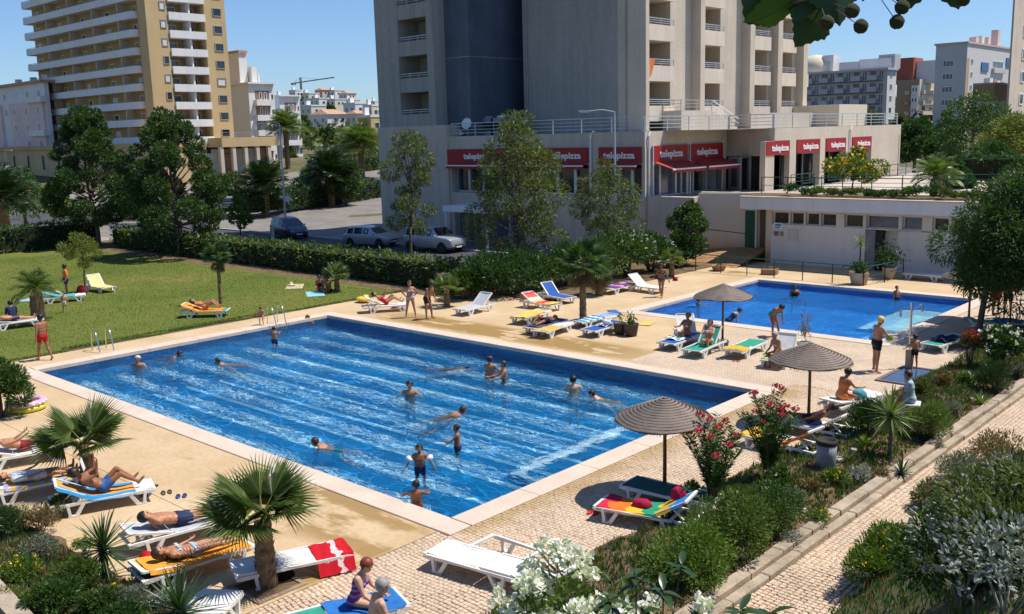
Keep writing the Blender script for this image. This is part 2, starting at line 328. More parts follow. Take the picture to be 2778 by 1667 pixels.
# --- cobbles: real stones nearby, the same stone drawn by the material farther off
def cob_mat():
    mt,t,b=nodemat('cobble_stone'); L=t.links.new
    g=nn(t,'ShaderNodeNewGeometry'); cr=nn(t,'ShaderNodeValToRGB'); e=cr.color_ramp.elements
    oi=nn(t,'ShaderNodeObjectInfo'); ad=nn(t,'ShaderNodeMath',operation='ADD'); L(g.outputs['Random Per Island'],ad.inputs[0]); L(oi.outputs['Random'],ad.inputs[1]); fr=nn(t,'ShaderNodeMath',operation='FRACT'); L(ad.outputs[0],fr.inputs[0])
    e[0].color=(0.46,0.335,0.225,1); e[1].color=(0.60,0.465,0.335,1); k=e.new(0.12); k.color=(0.54,0.40,0.275,1); L(fr.outputs[0],cr.inputs[0])
    n1=nn(t,'ShaderNodeTexNoise',i_Scale=0.9,i_Detail=4.0); L(g.outputs['Position'],n1.inputs[0])
    r_=nn(t,'ShaderNodeMapRange'); r_.inputs[1].default_value=0.3; r_.inputs[2].default_value=0.7; r_.inputs[3].default_value=0.86; r_.inputs[4].default_value=1.08; L(n1.outputs[0],r_.inputs[0])
    mm=nn(t,'ShaderNodeMix',data_type='RGBA',blend_type='MULTIPLY'); mm.inputs[0].default_value=1; L(cr.outputs[0],mm.inputs[6]); L(r_.outputs[0],mm.inputs[7])
    # ochre staining along the pool edge
    sx=nn(t,'ShaderNodeSeparateXYZ'); L(g.outputs['Position'],sx.inputs[0]); a=nn(t,'ShaderNodeMapRange',interpolation_type='SMOOTHSTEP'); a.inputs[1].default_value=-13.4; a.inputs[2].default_value=-12.2; a.inputs[3].default_value=0.75; a.inputs[4].default_value=0; 
    n5=nn(t,'ShaderNodeTexNoise',i_Scale=1.3,i_Detail=3.0); L(g.outputs['Position'],n5.inputs[0]); w5=nn(t,'ShaderNodeMath',operation='MULTIPLY_ADD'); w5.inputs[1].default_value=1.6; L(n5.outputs[0],w5.inputs[0]); s5=nn(t,'ShaderNodeMath',operation='SUBTRACT'); s5.inputs[1].default_value=0.8; L(sx.outputs[0],s5.inputs[0]); L(s5.outputs[0],w5.inputs[2]); L(w5.outputs[0],a.inputs[0])
    yl=nn(t,'ShaderNodeMath',operation='GREATER_THAN'); yl.inputs[1].default_value=12.5; L(sx.outputs[1],yl.inputs[0]); aa=nn(t,'ShaderNodeMath',operation='MULTIPLY'); L(a.outputs[0],aa.inputs[0]); L(yl.outputs[0],aa.inputs[1])
    xl=nn(t,'ShaderNodeMath',operation='GREATER_THAN'); xl.inputs[1].default_value=-13.7; L(sx.outputs[0],xl.inputs[0]); ab=nn(t,'ShaderNodeMath',operation='MULTIPLY'); L(aa.outputs[0],ab.inputs[0]); L(xl.outputs[0],ab.inputs[1])
    mx=nn(t,'ShaderNodeMix',data_type='RGBA'); L(ab.outputs[0],mx.inputs[0]); L(mm.outputs[2],mx.inputs[6]); mx.inputs[7].default_value=(0.36,0.235,0.085,1)
    L(mx.outputs[2],b.inputs['Base Color']); b.inputs['Roughness'].default_value=0.7; b.inputs['Specular IOR Level'].default_value=0.3; return mt
COB=cob_mat()
def cobbed_mat():
    "bedding between the stones; farther off the stones are drawn in"
    mt,t,b=nodemat('cobble_paving'); L=t.links.new
    tc=nn(t,'ShaderNodeTexCoord'); br=nn(t,'ShaderNodeTexBrick',offset=0.5,i_Scale=1.0)
    br.inputs['Mortar Size'].default_value=0.006; br.inputs['Brick Width'].default_value=0.105; br.inputs['Row Height'].default_value=0.095
    br.inputs['Color1'].default_value=(0.50,0.375,0.26,1); br.inputs['Color2'].default_value=(0.59,0.455,0.33,1); br.inputs['Mortar'].default_value=(0.33,0.24,0.155,1); br.inputs['Mortar Smooth'].default_value=0.3
    n0=nn(t,'ShaderNodeTexNoise',i_Scale=2.5); L(tc.outputs['Object'],n0.inputs[0]); va=nn(t,'ShaderNodeVectorMath',operation='MULTIPLY_ADD'); va.inputs[1].default_value=(0.05,0.05,0); L(n0.outputs['Color'],va.inputs[0]); L(tc.outputs['Object'],va.inputs[2]); L(va.outputs[0],br.inputs[0])
    n1=nn(t,'ShaderNodeTexNoise',i_Scale=0.7,i_Detail=6.0); L(tc.outputs['Object'],n1.inputs[0]); r_=nn(t,'ShaderNodeMapRange'); r_.inputs[1].default_value=0.3; r_.inputs[2].default_value=0.7; r_.inputs[3].default_value=0.85; r_.inputs[4].default_value=1.06; L(n1.outputs[0],r_.inputs[0])
    mm=nn(t,'ShaderNodeMix',data_type='RGBA',blend_type='MULTIPLY'); mm.inputs[0].default_value=1; L(br.outputs[0],mm.inputs[6]); L(r_.outputs[0],mm.inputs[7]); L(mm.outputs[2],b.inputs['Base Color']); b.inputs['Roughness'].default_value=0.85
    bp=nn(t,'ShaderNodeBump',i_Strength=0.5,i_Distance=0.01,invert=True); L(br.outputs['Fac'],bp.inputs['Height']); L(bp.outputs[0],b.inputs['Normal']); return mt
COBB=cobbed_mat(); BED=M('cobble_bedding',(0.34,0.25,0.165),0.95,0.25,6)
def cobble_pos(x0,x1,y0,y1,s=0.098,curve=0.25):
    nx=int((x1-x0)/s); ny=int((y1-y0)/s); r2=np.random.default_rng(3)
    I,J=np.meshgrid(np.arange(nx),np.arange(ny),indexing='ij'); x=x0+(I+0.5+0.5*0*(J%2))*(x1-x0)/nx; y=y0+(J+0.5)*(y1-y0)/ny
    y=y+0.05*np.sin(x*2.1)+r2.normal(0,0.006,y.shape); x=x+r2.normal(0,0.006,x.shape)+np.where(I%2==0,0,0)
    return np.stack([x.ravel(),y.ravel()],1)
def cobble_mesh(name,pos,z0,zt,s,mat):
    r2=np.random.default_rng(5); n=len(pos); hw=s*(0.44+0.035*r2.random((n,2))); a=r2.normal(0,0.09,n); top=zt+r2.normal(0,0.003,n)
    sg=np.array([[-1,-1],[1,-1],[1,1],[-1,1]]); V=np.zeros((n,8,3))
    for k in range(4):
        for q,(sc,zz) in enumerate(((1.0,np.full(n,z0)),(0.84,top))):
            dx=sg[k,0]*hw[:,0]*sc; dy=sg[k,1]*hw[:,1]*sc
            V[:,q*4+k,0]=pos[:,0]+dx*np.cos(a)-dy*np.sin(a); V[:,q*4+k,1]=pos[:,1]+dx*np.sin(a)+dy*np.cos(a); V[:,q*4+k,2]=zz
    f=np.array([[4,5,6,7],[0,1,5,4],[1,2,6,5],[2,3,7,6],[3,0,4,7]]); F_=(np.arange(n)[:,None,None]*8+f[None]).reshape(-1,4)
    return npmesh(name,V.reshape(-1,3),F_,mat)
cb=MB(); 
for a in range(3):
    h=0.098*(0.44+0.015*a); cb2=MB(); cb2.add([(-h,-h,-0.03),(h,-h,-0.03),(h,h,-0.03),(-h,h,-0.03),(-h*.84,-h*.84,0),(h*.84,-h*.86,0.001*a),(h*.84,h*.84,0),(-h*.82,h*.84,0)],[(4,5,6,7),(0,1,5,4),(1,2,6,5),(2,3,7,6),(3,0,4,7)])
    MATS['cobm%d'%a]=cb2.mesh('cobble',COB)
def cobbles(parent,pos,z,nmax=300,keep=None):
    pos=np.array([p for p in pos if (keep is None or keep(p[0],p[1]))])
    dd=np.array([proj((p[0],p[1],z))for p in pos]); vis=(dd[:,0]>0)&(dd[:,0]<2778)&(dd[:,1]>0)&(dd[:,1]<1660); key=np.where(vis,dd[:,2],1e6)
    idx=np.argsort(key)[:nmax]; rest=np.setdiff1d(np.arange(len(pos)),idx)
    for q,i in enumerate(idx):
        link('cobble',MATS['cobm%d'%(q%3)],parent,(pos[i,0],pos[i,1],z+random.uniform(-.002,.003)),(0,0,random.gauss(0,.09)))
    o=link('cobbles_small',cobble_mesh('cobbles_small',pos[rest],z-0.03,z,0.098,COB),parent); o['kind']='stuff'
near=MB(); near.box(-13.25,DX1,DY0,27.0,-0.17,-0.026)
croot=struct(near.build('cobble_paving',BED))
far=MB()
for (a,b_,c,d) in ((-13.0,DX1,27.0,DY1),(-19.2,-13.0,26.27,33.64),(COB_X,-13.0,33.64,DY1)):
    if a<-13.5 and d>40: 
        far.box(-13.02,-13.0,33.64,45.84,-0.16,-0.005); far.box(COB_X,-13.0,45.84,DY1,-0.16,-0.004)
    else: far.box(a,b_,c,d,-0.16,-0.004)
far.box(COB_X,-13.25,DY0,PY0-.64,-0.16,-0.03)
far.build('far_paving',COBB,croot)
cobbles(croot,np.concatenate([cobble_pos(-13.27,DX1,DY0,27.0),cobble_pos(COB_X,-13.27,DY0,PY0-.64)]),0.0)

# --- pool basins, coping, water
def tile_mat(name,c1,c2,sc):
    mt,t,b=nodemat(name); L=t.links.new
    tc=nn(t,'ShaderNodeTexCoord'); n1=nn(t,'ShaderNodeTexNoise',i_Scale=sc,i_Detail=5.0); L(tc.outputs['Object'],n1.inputs[0])
    n2=nn(t,'ShaderNodeTexVoronoi',i_Scale=22.0); L(tc.outputs['Object'],n2.inputs[0])
    ad=nn(t,'ShaderNodeMath',operation='MULTIPLY_ADD'); ad.inputs[1].default_value=0.35; L(n2.outputs['Color'],ad.inputs[0]); L(n1.outputs[0],ad.inputs[2])
    cr=nn(t,'ShaderNodeValToRGB'); e=cr.color_ramp.elements; e[0].position=0.45; e[0].color=(*c1,1); e[1].position=0.9; e[1].color=(*c2,1); L(ad.outputs[0],cr.inputs[0]); L(cr.outputs[0],b.inputs['Base Color']); b.inputs['Roughness'].default_value=0.35; return mt
TILE=tile_mat('blue_pool_tile',(0.001,0.10,0.26),(0.004,0.19,0.41),0.5)
TILED=tile_mat('blue_pool_tile_plain',(0.012,0.15,0.45),(0.03,0.23,0.60),0.4)
WHITE_T=M('white_pool_tile',(0.80,0.86,0.88),0.3,0.05)
COPING=M('coping_stone',(0.60,0.48,0.375),0.75,0.06,1.2,0.2,30,fine=0.06)
def water_mat(name,sc,st,mixf,stretch,gain=4.0):
    mt,t,b=nodemat(name); L=t.links.new; t.nodes.remove(b)
    tc=nn(t,'ShaderNodeTexCoord'); mp=nn(t,'ShaderNodeMapping'); mp.inputs['Scale'].default_value=(stretch,1,1); mp.inputs['Rotation'].default_value=(0,0,R(8)); L(tc.outputs['Object'],mp.inputs[0])
    n1=nn(t,'ShaderNodeTexNoise',i_Scale=sc,i_Detail=3.0,i_Roughness=0.55,i_Distortion=0.6); L(mp.outputs[0],n1.inputs[0])
    n2=nn(t,'ShaderNodeTexNoise',i_Scale=sc*0.28,i_Detail=2.0); L(mp.outputs[0],n2.inputs[0])
    ad=nn(t,'ShaderNodeMath',operation='MULTIPLY_ADD'); ad.inputs[1].default_value=1.6; L(n2.outputs[0],ad.inputs[0]); L(n1.outputs[0],ad.inputs[2])
    bp=nn(t,'ShaderNodeBump',i_Strength=st,i_Distance=0.12); L(ad.outputs[0],bp.inputs['Height'])
    rf=nn(t,'ShaderNodeBsdfRefraction',i_IOR=1.33,i_Roughness=0.0); rf.inputs[0].default_value=(0.86,0.97,1,1); L(bp.outputs[0],rf.inputs['Normal'])
    # caustic net painted into the transparent colour, imitating sunlight focused by ripples
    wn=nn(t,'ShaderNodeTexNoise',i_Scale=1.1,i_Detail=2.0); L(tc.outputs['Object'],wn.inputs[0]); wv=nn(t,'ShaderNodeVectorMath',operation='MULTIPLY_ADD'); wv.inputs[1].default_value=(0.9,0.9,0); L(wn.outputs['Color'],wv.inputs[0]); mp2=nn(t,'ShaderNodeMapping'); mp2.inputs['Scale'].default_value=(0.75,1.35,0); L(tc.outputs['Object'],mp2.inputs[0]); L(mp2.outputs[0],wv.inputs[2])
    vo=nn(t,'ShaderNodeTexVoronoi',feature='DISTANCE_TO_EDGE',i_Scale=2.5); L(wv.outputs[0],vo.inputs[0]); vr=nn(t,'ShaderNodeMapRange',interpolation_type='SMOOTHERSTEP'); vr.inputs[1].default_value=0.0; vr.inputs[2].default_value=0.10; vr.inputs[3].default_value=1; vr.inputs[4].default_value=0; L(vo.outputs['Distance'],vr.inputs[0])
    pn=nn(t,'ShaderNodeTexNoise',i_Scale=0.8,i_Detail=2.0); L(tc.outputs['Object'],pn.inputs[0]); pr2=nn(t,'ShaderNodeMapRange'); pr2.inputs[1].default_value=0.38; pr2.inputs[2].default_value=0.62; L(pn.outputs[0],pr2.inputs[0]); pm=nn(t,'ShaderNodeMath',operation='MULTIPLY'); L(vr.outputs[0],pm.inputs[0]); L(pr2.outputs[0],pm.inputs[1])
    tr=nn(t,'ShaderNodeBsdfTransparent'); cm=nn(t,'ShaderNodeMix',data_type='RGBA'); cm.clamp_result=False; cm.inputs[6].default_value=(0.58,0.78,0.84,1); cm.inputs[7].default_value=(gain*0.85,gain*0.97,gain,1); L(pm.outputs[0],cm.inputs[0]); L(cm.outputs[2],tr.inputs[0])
    m1=nn(t,'ShaderNodeMixShader'); m1.inputs[0].default_value=mixf; L(tr.outputs[0],m1.inputs[1]); L(rf.outputs[0],m1.inputs[2])
    gl=nn(t,'ShaderNodeBsdfGlossy',i_Roughness=0.04); L(bp.outputs[0],gl.inputs['Normal'])
    fr=nn(t,'ShaderNodeFresnel',i_IOR=1.2); L(bp.outputs[0],fr.inputs['Normal'])
    fh=nn(t,'ShaderNodeMath',operation='MULTIPLY'); fh.inputs[1].default_value=0.35; L(fr.outputs[0],fh.inputs[0]); m2=nn(t,'ShaderNodeMixShader'); L(fh.outputs[0],m2.inputs[0]); L(m1.outputs[0],m2.inputs[1]); L(gl.outputs[0],m2.inputs[2])
    L(m2.outputs[0],t.nodes['Material Output'].inputs[0]); return mt
def pool(name,x0,x1,y0,y1,dep,tile,wmat,cw=0.6):
    mb=MB(); T=0.25
    mb.add([(x0,y0,-dep),(x1,y0,-dep),(x1,y1,-dep),(x0,y1,-dep),(x0,y0,-.05),(x1,y0,-.05),(x1,y1,-.05),(x0,y1,-.05)],[(0,1,2,3),(4,5,1,0),(5,6,2,1),(6,7,3,2),(7,4,0,3)])
    root=struct(mb.build(name,tile))
    n=0
    def cop(a,b,c,d):
        q=MB(); q.box(a,b,c,d,-0.12,0.012,ch=0.012); q.build('coping_stone',COPING,root)
    L_=2.13; g=0.004
    k=int(round((x1-x0)/L_)); dx=(x1-x0)/k
    for i in range(k):
        cop(x0+i*dx+g,x0+(i+1)*dx-g,y0-cw,y0+0.02); cop(x0+i*dx+g,x0+(i+1)*dx-g,y1-0.02,y1+cw)
    k=int(round((y1-y0)/L_)); dy=(y1-y0)/k
    for i in range(k):
        cop(x0-cw,x0+0.02,y0+i*dy+g+(.02 if i==0 else 0),y0+(i+1)*dy-g-(.02 if i==k-1 else 0)); cop(x1-0.02,x1+cw,y0+i*dy+g+(.02 if i==0 else 0),y0+(i+1)*dy-g-(.02 if i==k-1 else 0))
    for sx_ in (x0-cw,x1):
        for sy_ in (y0-cw,y1): cop(sx_+g,sx_+cw-g,sy_+g,sy_+cw-g)
    w=MB(); w.add([(x0+.001,y0+.001,-.13),(x1-.001,y0+.001,-.13),(x1-.001,y1-.001,-.13),(x0+.001,y1-.001,-.13)],[(0,1,2,3)])
    wo=struct(w.build(name.replace('basin','water'),wmat)); return root
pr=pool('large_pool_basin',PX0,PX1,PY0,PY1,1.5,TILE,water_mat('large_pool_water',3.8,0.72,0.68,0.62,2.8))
nl=9
for i in range(nl):
    y=PY0+1.05+i*(PY1-PY0-2.1)/(nl-1); q=MB(); q.box(PX0+1.2,-15.9,y-.10,y+.10,-1.5,-1.492); q.build('lane_line',M('pale_lane_tile',(0.74,0.92,0.94),0.3,0.05),pr)
q=MB(); q.box(-15.65,PX1-.002,16.5,23.6,-1.5,-1.0); q.build('step_ledge',TILE,pr); q=MB(); q.box(-15.66,-15.32,16.49,23.61,-1.2,-0.985); q.build('white_nosing',WHITE_T,pr); q=MB(); q.box(-15.315,-14.7,16.49,16.75,-1.2,-0.985); q.build('white_nosing',WHITE_T,pr)
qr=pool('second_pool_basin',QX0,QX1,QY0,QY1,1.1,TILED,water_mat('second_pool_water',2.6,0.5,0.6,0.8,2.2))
q=MB(); q.box(-15.2,QX1-.003,37.3,42.2,-1.1,-0.42); q.box(-15.75,-15.2,37.3,42.2,-1.1,-0.75); q.build('entry_step',M('pale_step_tile',(0.52,0.74,0.80),0.3,0.06),qr)

# --- lawn, streets
def lawn_mat():
    mt,t,b=nodemat('lawn'); L=t.links.new; tc=nn(t,'ShaderNodeTexCoord'); co=tc.outputs['Object']
    n1=nn(t,'ShaderNodeTexNoise',i_Scale=0.16,i_Detail=8.0,i_Roughness=0.65); L(co,n1.inputs[0])
    mp=nn(t,'ShaderNodeMapping'); mp.inputs['Scale'].default_value=(1,1,1); L(co,mp.inputs[0]); n2=nn(t,'ShaderNodeTexNoise',i_Scale=7.0,i_Detail=8.0,i_Roughness=0.75); L(mp.outputs[0],n2.inputs[0])
    cr=nn(t,'ShaderNodeValToRGB'); e=cr.color_ramp.elements; e[0].position=0.3; e[0].color=(0.085,0.125,0.022,1); e[1].position=0.72; e[1].color=(0.205,0.185,0.055,1); k=e.new(0.5); k.color=(0.13,0.155,0.032,1); k=e.new(0.62); k.color=(0.155,0.165,0.038,1); L(n1.outputs[0],cr.inputs[0])
    r_=nn(t,'ShaderNodeMapRange'); r_.inputs[1].default_value=0.3; r_.inputs[2].default_value=0.7; r_.inputs[3].default_value=0.62; r_.inputs[4].default_value=1.3; L(n2.outputs[0],r_.inputs[0])
    mm=nn(t,'ShaderNodeMix',data_type='RGBA',blend_type='MULTIPLY'); mm.inputs[0].default_value=1; L(cr.outputs[0],mm.inputs[6]); L(r_.outputs[0],mm.inputs[7]); L(mm.outputs[2],b.inputs['Base Color']); b.inputs['Roughness'].default_value=0.95; b.inputs['Specular IOR Level'].default_value=0.08
    bp=nn(t,'ShaderNodeBump',i_Strength=0.9,i_Distance=0.06); L(n2.outputs[0],bp.inputs['Height']); L(bp.outputs[0],b.inputs['Normal']); return mt
LAWN=lawn_mat()
def edgewob(i): return 0.12*math.sin(i*1.7)+0.09*math.sin(i*0.63+2)
lw=MB(); ny=60
pts=[]
for i in range(ny+1):
    y=2+(35-2)*i/ny; pts.append((-37.25-(0.55 if 15<y<24 else 0.1)+edgewob(i),y))
lw.prism([(-78,2)]+pts+[(-36.9,36.2),(-78,36.2)],-0.04,0.02); struct(lw.build('lawn',LAWN))
# earth bed under the hedge, and the planted beds
EARTH=M('bed_earth',(0.17,0.115,0.065),0.95,0.25,2.2,0.6,14,spec=0.08,fine=0.25)
eb=MB(); eb.box(-78.6,-33.2,31.9,36.6,-0.04,0.028); eb.box(-37.5,-28.9,33.9,49.3,-0.04,0.0315); struct(eb.build('hedge_bed',EARTH))
ASPH=M('asphalt',(0.062,0.062,0.064),0.85,0.18,0.35,0.4,40,fine=0.2); PAVE=M('pale_pavement',(0.33,0.275,0.225),0.85,0.12,0.5,0.2,20,fine=0.12)
def strip(name,poly,dz,mat,n=1):
    "flat sheet that follows the ground"
    mb=MB()
    (a,b,c,d)=poly
    def fn(u_,v_):
        x=(a[0]*(1-u_)+b[0]*u_)*(1-v_)+(d[0]*(1-u_)+c[0]*u_)*v_; y=(a[1]*(1-u_)+b[1]*u_)*(1-v_)+(d[1]*(1-u_)+c[1]*u_)*v_
        return (x,y,gz(x,y)+dz)
    mb.grid(fn,14,24); return struct(mb.build(name,mat))
strip('plaza_pavement',((-135,37),(-34,37),(-34,140),(-135,140)),0.0,M('plaza_setts',(0.21,0.185,0.16),0.85,0.14,0.4,0.2,20,fine=0.15))
strip('side_pavement',((-135,-60),(-79,-60),(-79,37),(-135,37)),0.0,PAVE)
strip('car_park_road',((-80,37.6),(-34.5,37.6),(-34.5,46.0),(-80,46.0)),0.006,ASPH)
strip('street',((-113,-60),(-97,-60),(-97,230),(-113,230)),0.012,ASPH)
strip('street_branch',((-98,44),(-79.5,38),(-79.5,46),(-98,55)),0.018,ASPH)
kb=MB()
for y0,y1 in ((46.0,46.25),(37.35,37.6)): kb.box(-80,-35,y0,y1,0,0.12)
struct(kb.build('kerb',M('kerb_stone',(0.45,0.42,0.38),0.8)))
# zebra and lane paint on the street
zb=MB()
for i in range(9): zb.box(-112.4,-97.6,26+i*1.15,26.55+i*1.15,gz(-105,28)+0.018,gz(-105,28)+0.022)
struct(zb.build('road_marking',M('road_paint',(0.72,0.72,0.70),0.7,0.1)))
# upper terrace behind the changing rooms (level of the restaurant)
UT=3.62
# --- sloping path at the right with a stone kerb
PATH=MB(); PATH.box(-7.52,-6.0,5.0,44,-0.1,-0.02); proot=struct(PATH.build('garden_path',BED))
cobbles(proot,cobble_pos(-7.49,-6.15,8.5,33,0.1),0.012,280)
KS=M('kerb_slab_stone',(0.46,0.37,0.27),0.85,0.22,1.6,0.5,22,fine=0.18,col2=(0.24,0.19,0.13))
y=9.0; k=0
kroot=empty('path_kerb',(-7.6,9,0)); kroot['kind']='structure'
while y<44:
    L_=1.25+random.uniform(-.1,.15); s_=random.uniform(-.015,.015)
    q=MB((-7.6,9,0)); q.box(-7.95+s_,-7.70+s_,y+.006,y+L_-.006,-0.1,0.20+random.uniform(-.01,.012),ch=0.02); q.build('kerb_slab',KS,kroot)
    q=MB((-7.6,9,0)); q.box(-7.695+s_,-7.50+s_,y+.3,y+L_+.29,-0.1,0.10+random.uniform(-.01,.01),ch=0.02); q.build('kerb_step',KS,kroot)
    y+=L_; k+=1
gb=MB()
def bedz(x,y_): return 0.10+0.14*math.sin((x+DX1)*0+3.14*min(max((x-DX1)/(-8.0-DX1),0),1))+0.04*math.sin(y_*1.3+x)
gb.grid(lambda a,b_:(DX1+.02+(-7.99-DX1)*a+(0.07*math.sin(b_*40)+0.05*math.sin(b_*93) if a==0 else 0), 9.3+34.5*b_, bedz(DX1+(-8-DX1)*a,9.3+34.5*b_)),6,90,thick=0.3); struct(gb.build('planted_bed',EARTH))
gb=MB(); gb.grid(lambda a,b_:(-24+10.6*a,1.5+5.55*b_+(0.08*math.sin(a*30)+0.05*math.sin(a*71) if b_==1 else 0),0.07+0.05*math.sin(a*25)*math.sin(b_*6)),40,10,thick=0.25); struct(gb.build('corner_bed',EARTH))
a_,b_=P(-5,1622,.2),P(48,1680,.2); d_=(b_-a_).normalized(); q=MB(); q.bar(tuple(a_-d_*2.5),tuple(b_+d_*2),0.32,0.3); struct(q.build('bed_kerb',KS))
# ================================================================ BUILDINGS
BEIGE=M('beige_render',(0.58,0.49,0.385),0.85,0.06,0.35,0.15,18,streak=0.22,fine=0.06)
BEIGE2=M('cream_render',(0.60,0.51,0.40),0.85,0.06,0.4,0.15,18,streak=0.12,fine=0.05)
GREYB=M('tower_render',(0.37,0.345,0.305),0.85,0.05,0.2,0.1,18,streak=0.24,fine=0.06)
SLATE=M('slate_blue_tile',(0.10,0.125,0.16),0.6,0.12,0.5,0.2,6,streak=0.2)
WHITEW=M('white_render',(0.74,0.72,0.69),0.85,0.04,0.3,streak=0.12)
WHITEP=M('white_paint',(0.78,0.78,0.76),0.5,0.04,2)
YEL=M('yellow_render',(0.56,0.40,0.20),0.85,0.06,0.25,streak=0.1); YEL2=M('ochre_render',(0.50,0.325,0.14),0.85,0.06,0.25)
PINKW=M('pink_render',(0.74,0.55,0.50),0.85,0.05,0.3)
TERRA=M('terracotta_tile',(0.52,0.30,0.19),0.85,0.2,1.5,0.4,8)
SHUT=M('shutter_white',(0.68,0.66,0.62),0.6,0.08,2); GLASSD=glassmat('dark_glass',(0.022,0.027,0.032)); GLASSB=glassmat('blue_glass',(0.085,0.13,0.18),0.12)
ALU=M('aluminium',(0.55,0.56,0.57),0.38,0.08,3,metal=0.6); RAILM=M('galvanised_rail',(0.50,0.52,0.53),0.45,0.1,3,metal=0.4)
GREENM=M('green_paint',(0.012,0.075,0.055),0.45,0.15,4); REDP=M('red_sign',(0.34,0.012,0.012),0.5,0.06,1); REDAWN=M('red_awning',(0.36,0.035,0.035),0.8,0.1,2)
DARKIN=M('dark_interior',(0.03,0.027,0.024),0.8,0.3,0.7); CONC=M('concrete',(0.36,0.34,0.31),0.9,0.1,1.0,0.3,18,streak=0.15)
def fbox(mb,face,c,a0,a1,z0,z1,d0,d1,mi=0):
    if face=='Y': mb.box(a0,a1,c-d1,c-d0,z0,z1,mi)
    else: mb.box(c+d0,c+d1,a0,a1,z0,z1,mi)
def fpart(name,face,c,a0,a1,z0,z1,d0,d1,mat,root,off):
    mb=MB(off); fbox(mb,face,c,min(a0,a1),max(a0,a1),z0,z1,d0,d1); return mb.build(name,mat,root)
def window(face,c,a0,a1,z0,z1,root,off,fm,pm,fw=0.07,proud=0.06,mull=0,name='window'):
    a0,a1=min(a0,a1),max(a0,a1); mb=MB(off)
    fbox(mb,face,c,a0,a1,z0,z0+fw,0,proud); fbox(mb,face,c,a0,a1,z1-fw,z1,0,proud); fbox(mb,face,c,a0,a0+fw,z0+fw,z1-fw,0,proud); fbox(mb,face,c,a1-fw,a1,z0+fw,z1-fw,0,proud)
    for k in range(mull):
        a=a0+(a1-a0)*(k+1)/(mull+1); fbox(mb,face,c,a-fw*.4,a+fw*.4,z0+fw,z1-fw,0,proud*.8)
    o=mb.build(name,fm,root); q=MB(off); fbox(q,face,c,a0+fw*.6,a1-fw*.6,z0+fw*.6,z1-fw*.6,0.0,0.018); q.build('pane',pm,o); return o
def text(txt,size,mat,face,c,a,z,root,off,d=0.05,bold=0.012,flip=False,name='lettering',sx=1.0):
    cu=bpy.data.curves.new('t','FONT'); cu.body=txt; cu.size=size; cu.extrude=0.012; cu.align_x='CENTER'; cu.offset=bold; cu.resolution_u=2
    to=bpy.data.objects.new('t',cu); TMP.collection.objects.link(to); TMPV.update(); dg=TMPV.depsgraph
    me=bpy.data.meshes.new_from_object(to.evaluated_get(dg),depsgraph=dg); me.materials.clear(); me.materials.append(mat); bpy.data.objects.remove(to); me.name=name
    if face=='Y': loc=(a-off[0],c-d-off[1],z-off[2]); rot=(PI/2,0,0)
    else: loc=(c+d-off[0],a-off[1],z-off[2]); rot=(PI/2,0,PI/2)
    o=link(name,me,root,loc,rot); o.scale=(sx,1,1); return o
TMP=bpy.data.scenes.new('tmp'); TMPV=TMP.view_layers[0]
def rail_line(mb,p,q,h=1.0,rails=4,step=2.2,r_=0.03,post=0.045):
    p,q=Vector(p),Vector(q); L_=(q-p).length; n=max(1,int(round(L_/step)))
    for k in range(rails):
        z=h*(k+1)/rails; mb.bar(p+Vector((0,0,z)),q+Vector((0,0,z)),r_*(1.5 if k==rails-1 else 1),r_*(1.5 if k==rails-1 else 1))
    for i in range(n+1):
        a=p.lerp(q,i/n); mb.bar(a,a+Vector((0,0,h)),post,post)

# ---------------- hotel with restaurant at its foot
HO=(-47.0,50.0,0.0); hotel=empty('hotel_building',HO,0,'large beige hotel tower on a restaurant base, grey shaded end walls','building')
def hp(name,*a,mat=BEIGE): mb=MB(HO); mb.box(*a); return mb.build(name,mat,hotel)
RZ=7.75
hp('base_core',-60.2,-35.4,50.7,80,0,RZ-.02,mat=DARKIN)
hp('end_pier',-60.3,-52.4,49.85,52,0,8.6); hp('base_side_wall',-60.3,-59.9,52,80,0,RZ)
hp('parapet_band',-52.4,-34.9,50,50.69,6.82,RZ); hp('sill_band',-52.4,-34.9,50,50.69,2.62,3.68)
pier_px=[(1217,1226),(1392,1408),(1597,1626),(1741,1750)]
for a,b in pier_px:
    x0,x1=onY(a,480,50).x,onY(b,480,50).x; hp('pier',x0,x1,50,50.69,3.68,6.82)
hp('ground_wall',onY(1420,600,50).x,-34.9,50,50.69,0,2.62); hp('ground_pier',-52.4,onY(1234,600,50).x,50,50.69,0,2.62); hp('ground_pier',onY(1305,600,50).x,onY(1330,600,50).x,50,50.69,0,2.62)
for (a,b) in ((1236,1258),(1258,1281),(1281,1305),(1332,1375),(1375,1418)):
    window('Y',50.6,onY(a,600,50).x,onY(b,600,50).x,0.03,2.6,hotel,HO,ALU,GLASSB,0.1,0.3,name='shop_door')
for (a,b) in ((1228,1262),(1262,1300),(1300,1345),(1345,1390),(1410,1455),(1455,1502),(1502,1550),(1550,1595),(1628,1668),(1668,1705),(1705,1740)):
    window('Y',50.62,onY(a,480,50).x,onY(b,480,50).x,3.7,5.8,hotel,HO,ALU,GLASSD,0.12,0.2)
LETW=M('white_lettering',(0.78,0.74,0.72),0.6,0.03)
def sign(face,c,a0,a1,z0,z1,tpos=0.5,size=0.62,d=0.0):
    o=fpart('red_sign_panel',face,c,a0,a1,z0,z1,d,d+0.14,REDP,hotel,HO)
    a=a0+(a1-a0)*tpos; zb=(z0+z1)/2-size*.3
    oo=(0,0,0); text('telepizza',size*.92,LETW,face,c,a-HO[0 if face=='Y' else 1]+0,zb,o,(0,HO[1],0) if face=='Y' else (HO[0],0,0),d=d+0.16,sx=1.22,bold=.02)
    return o
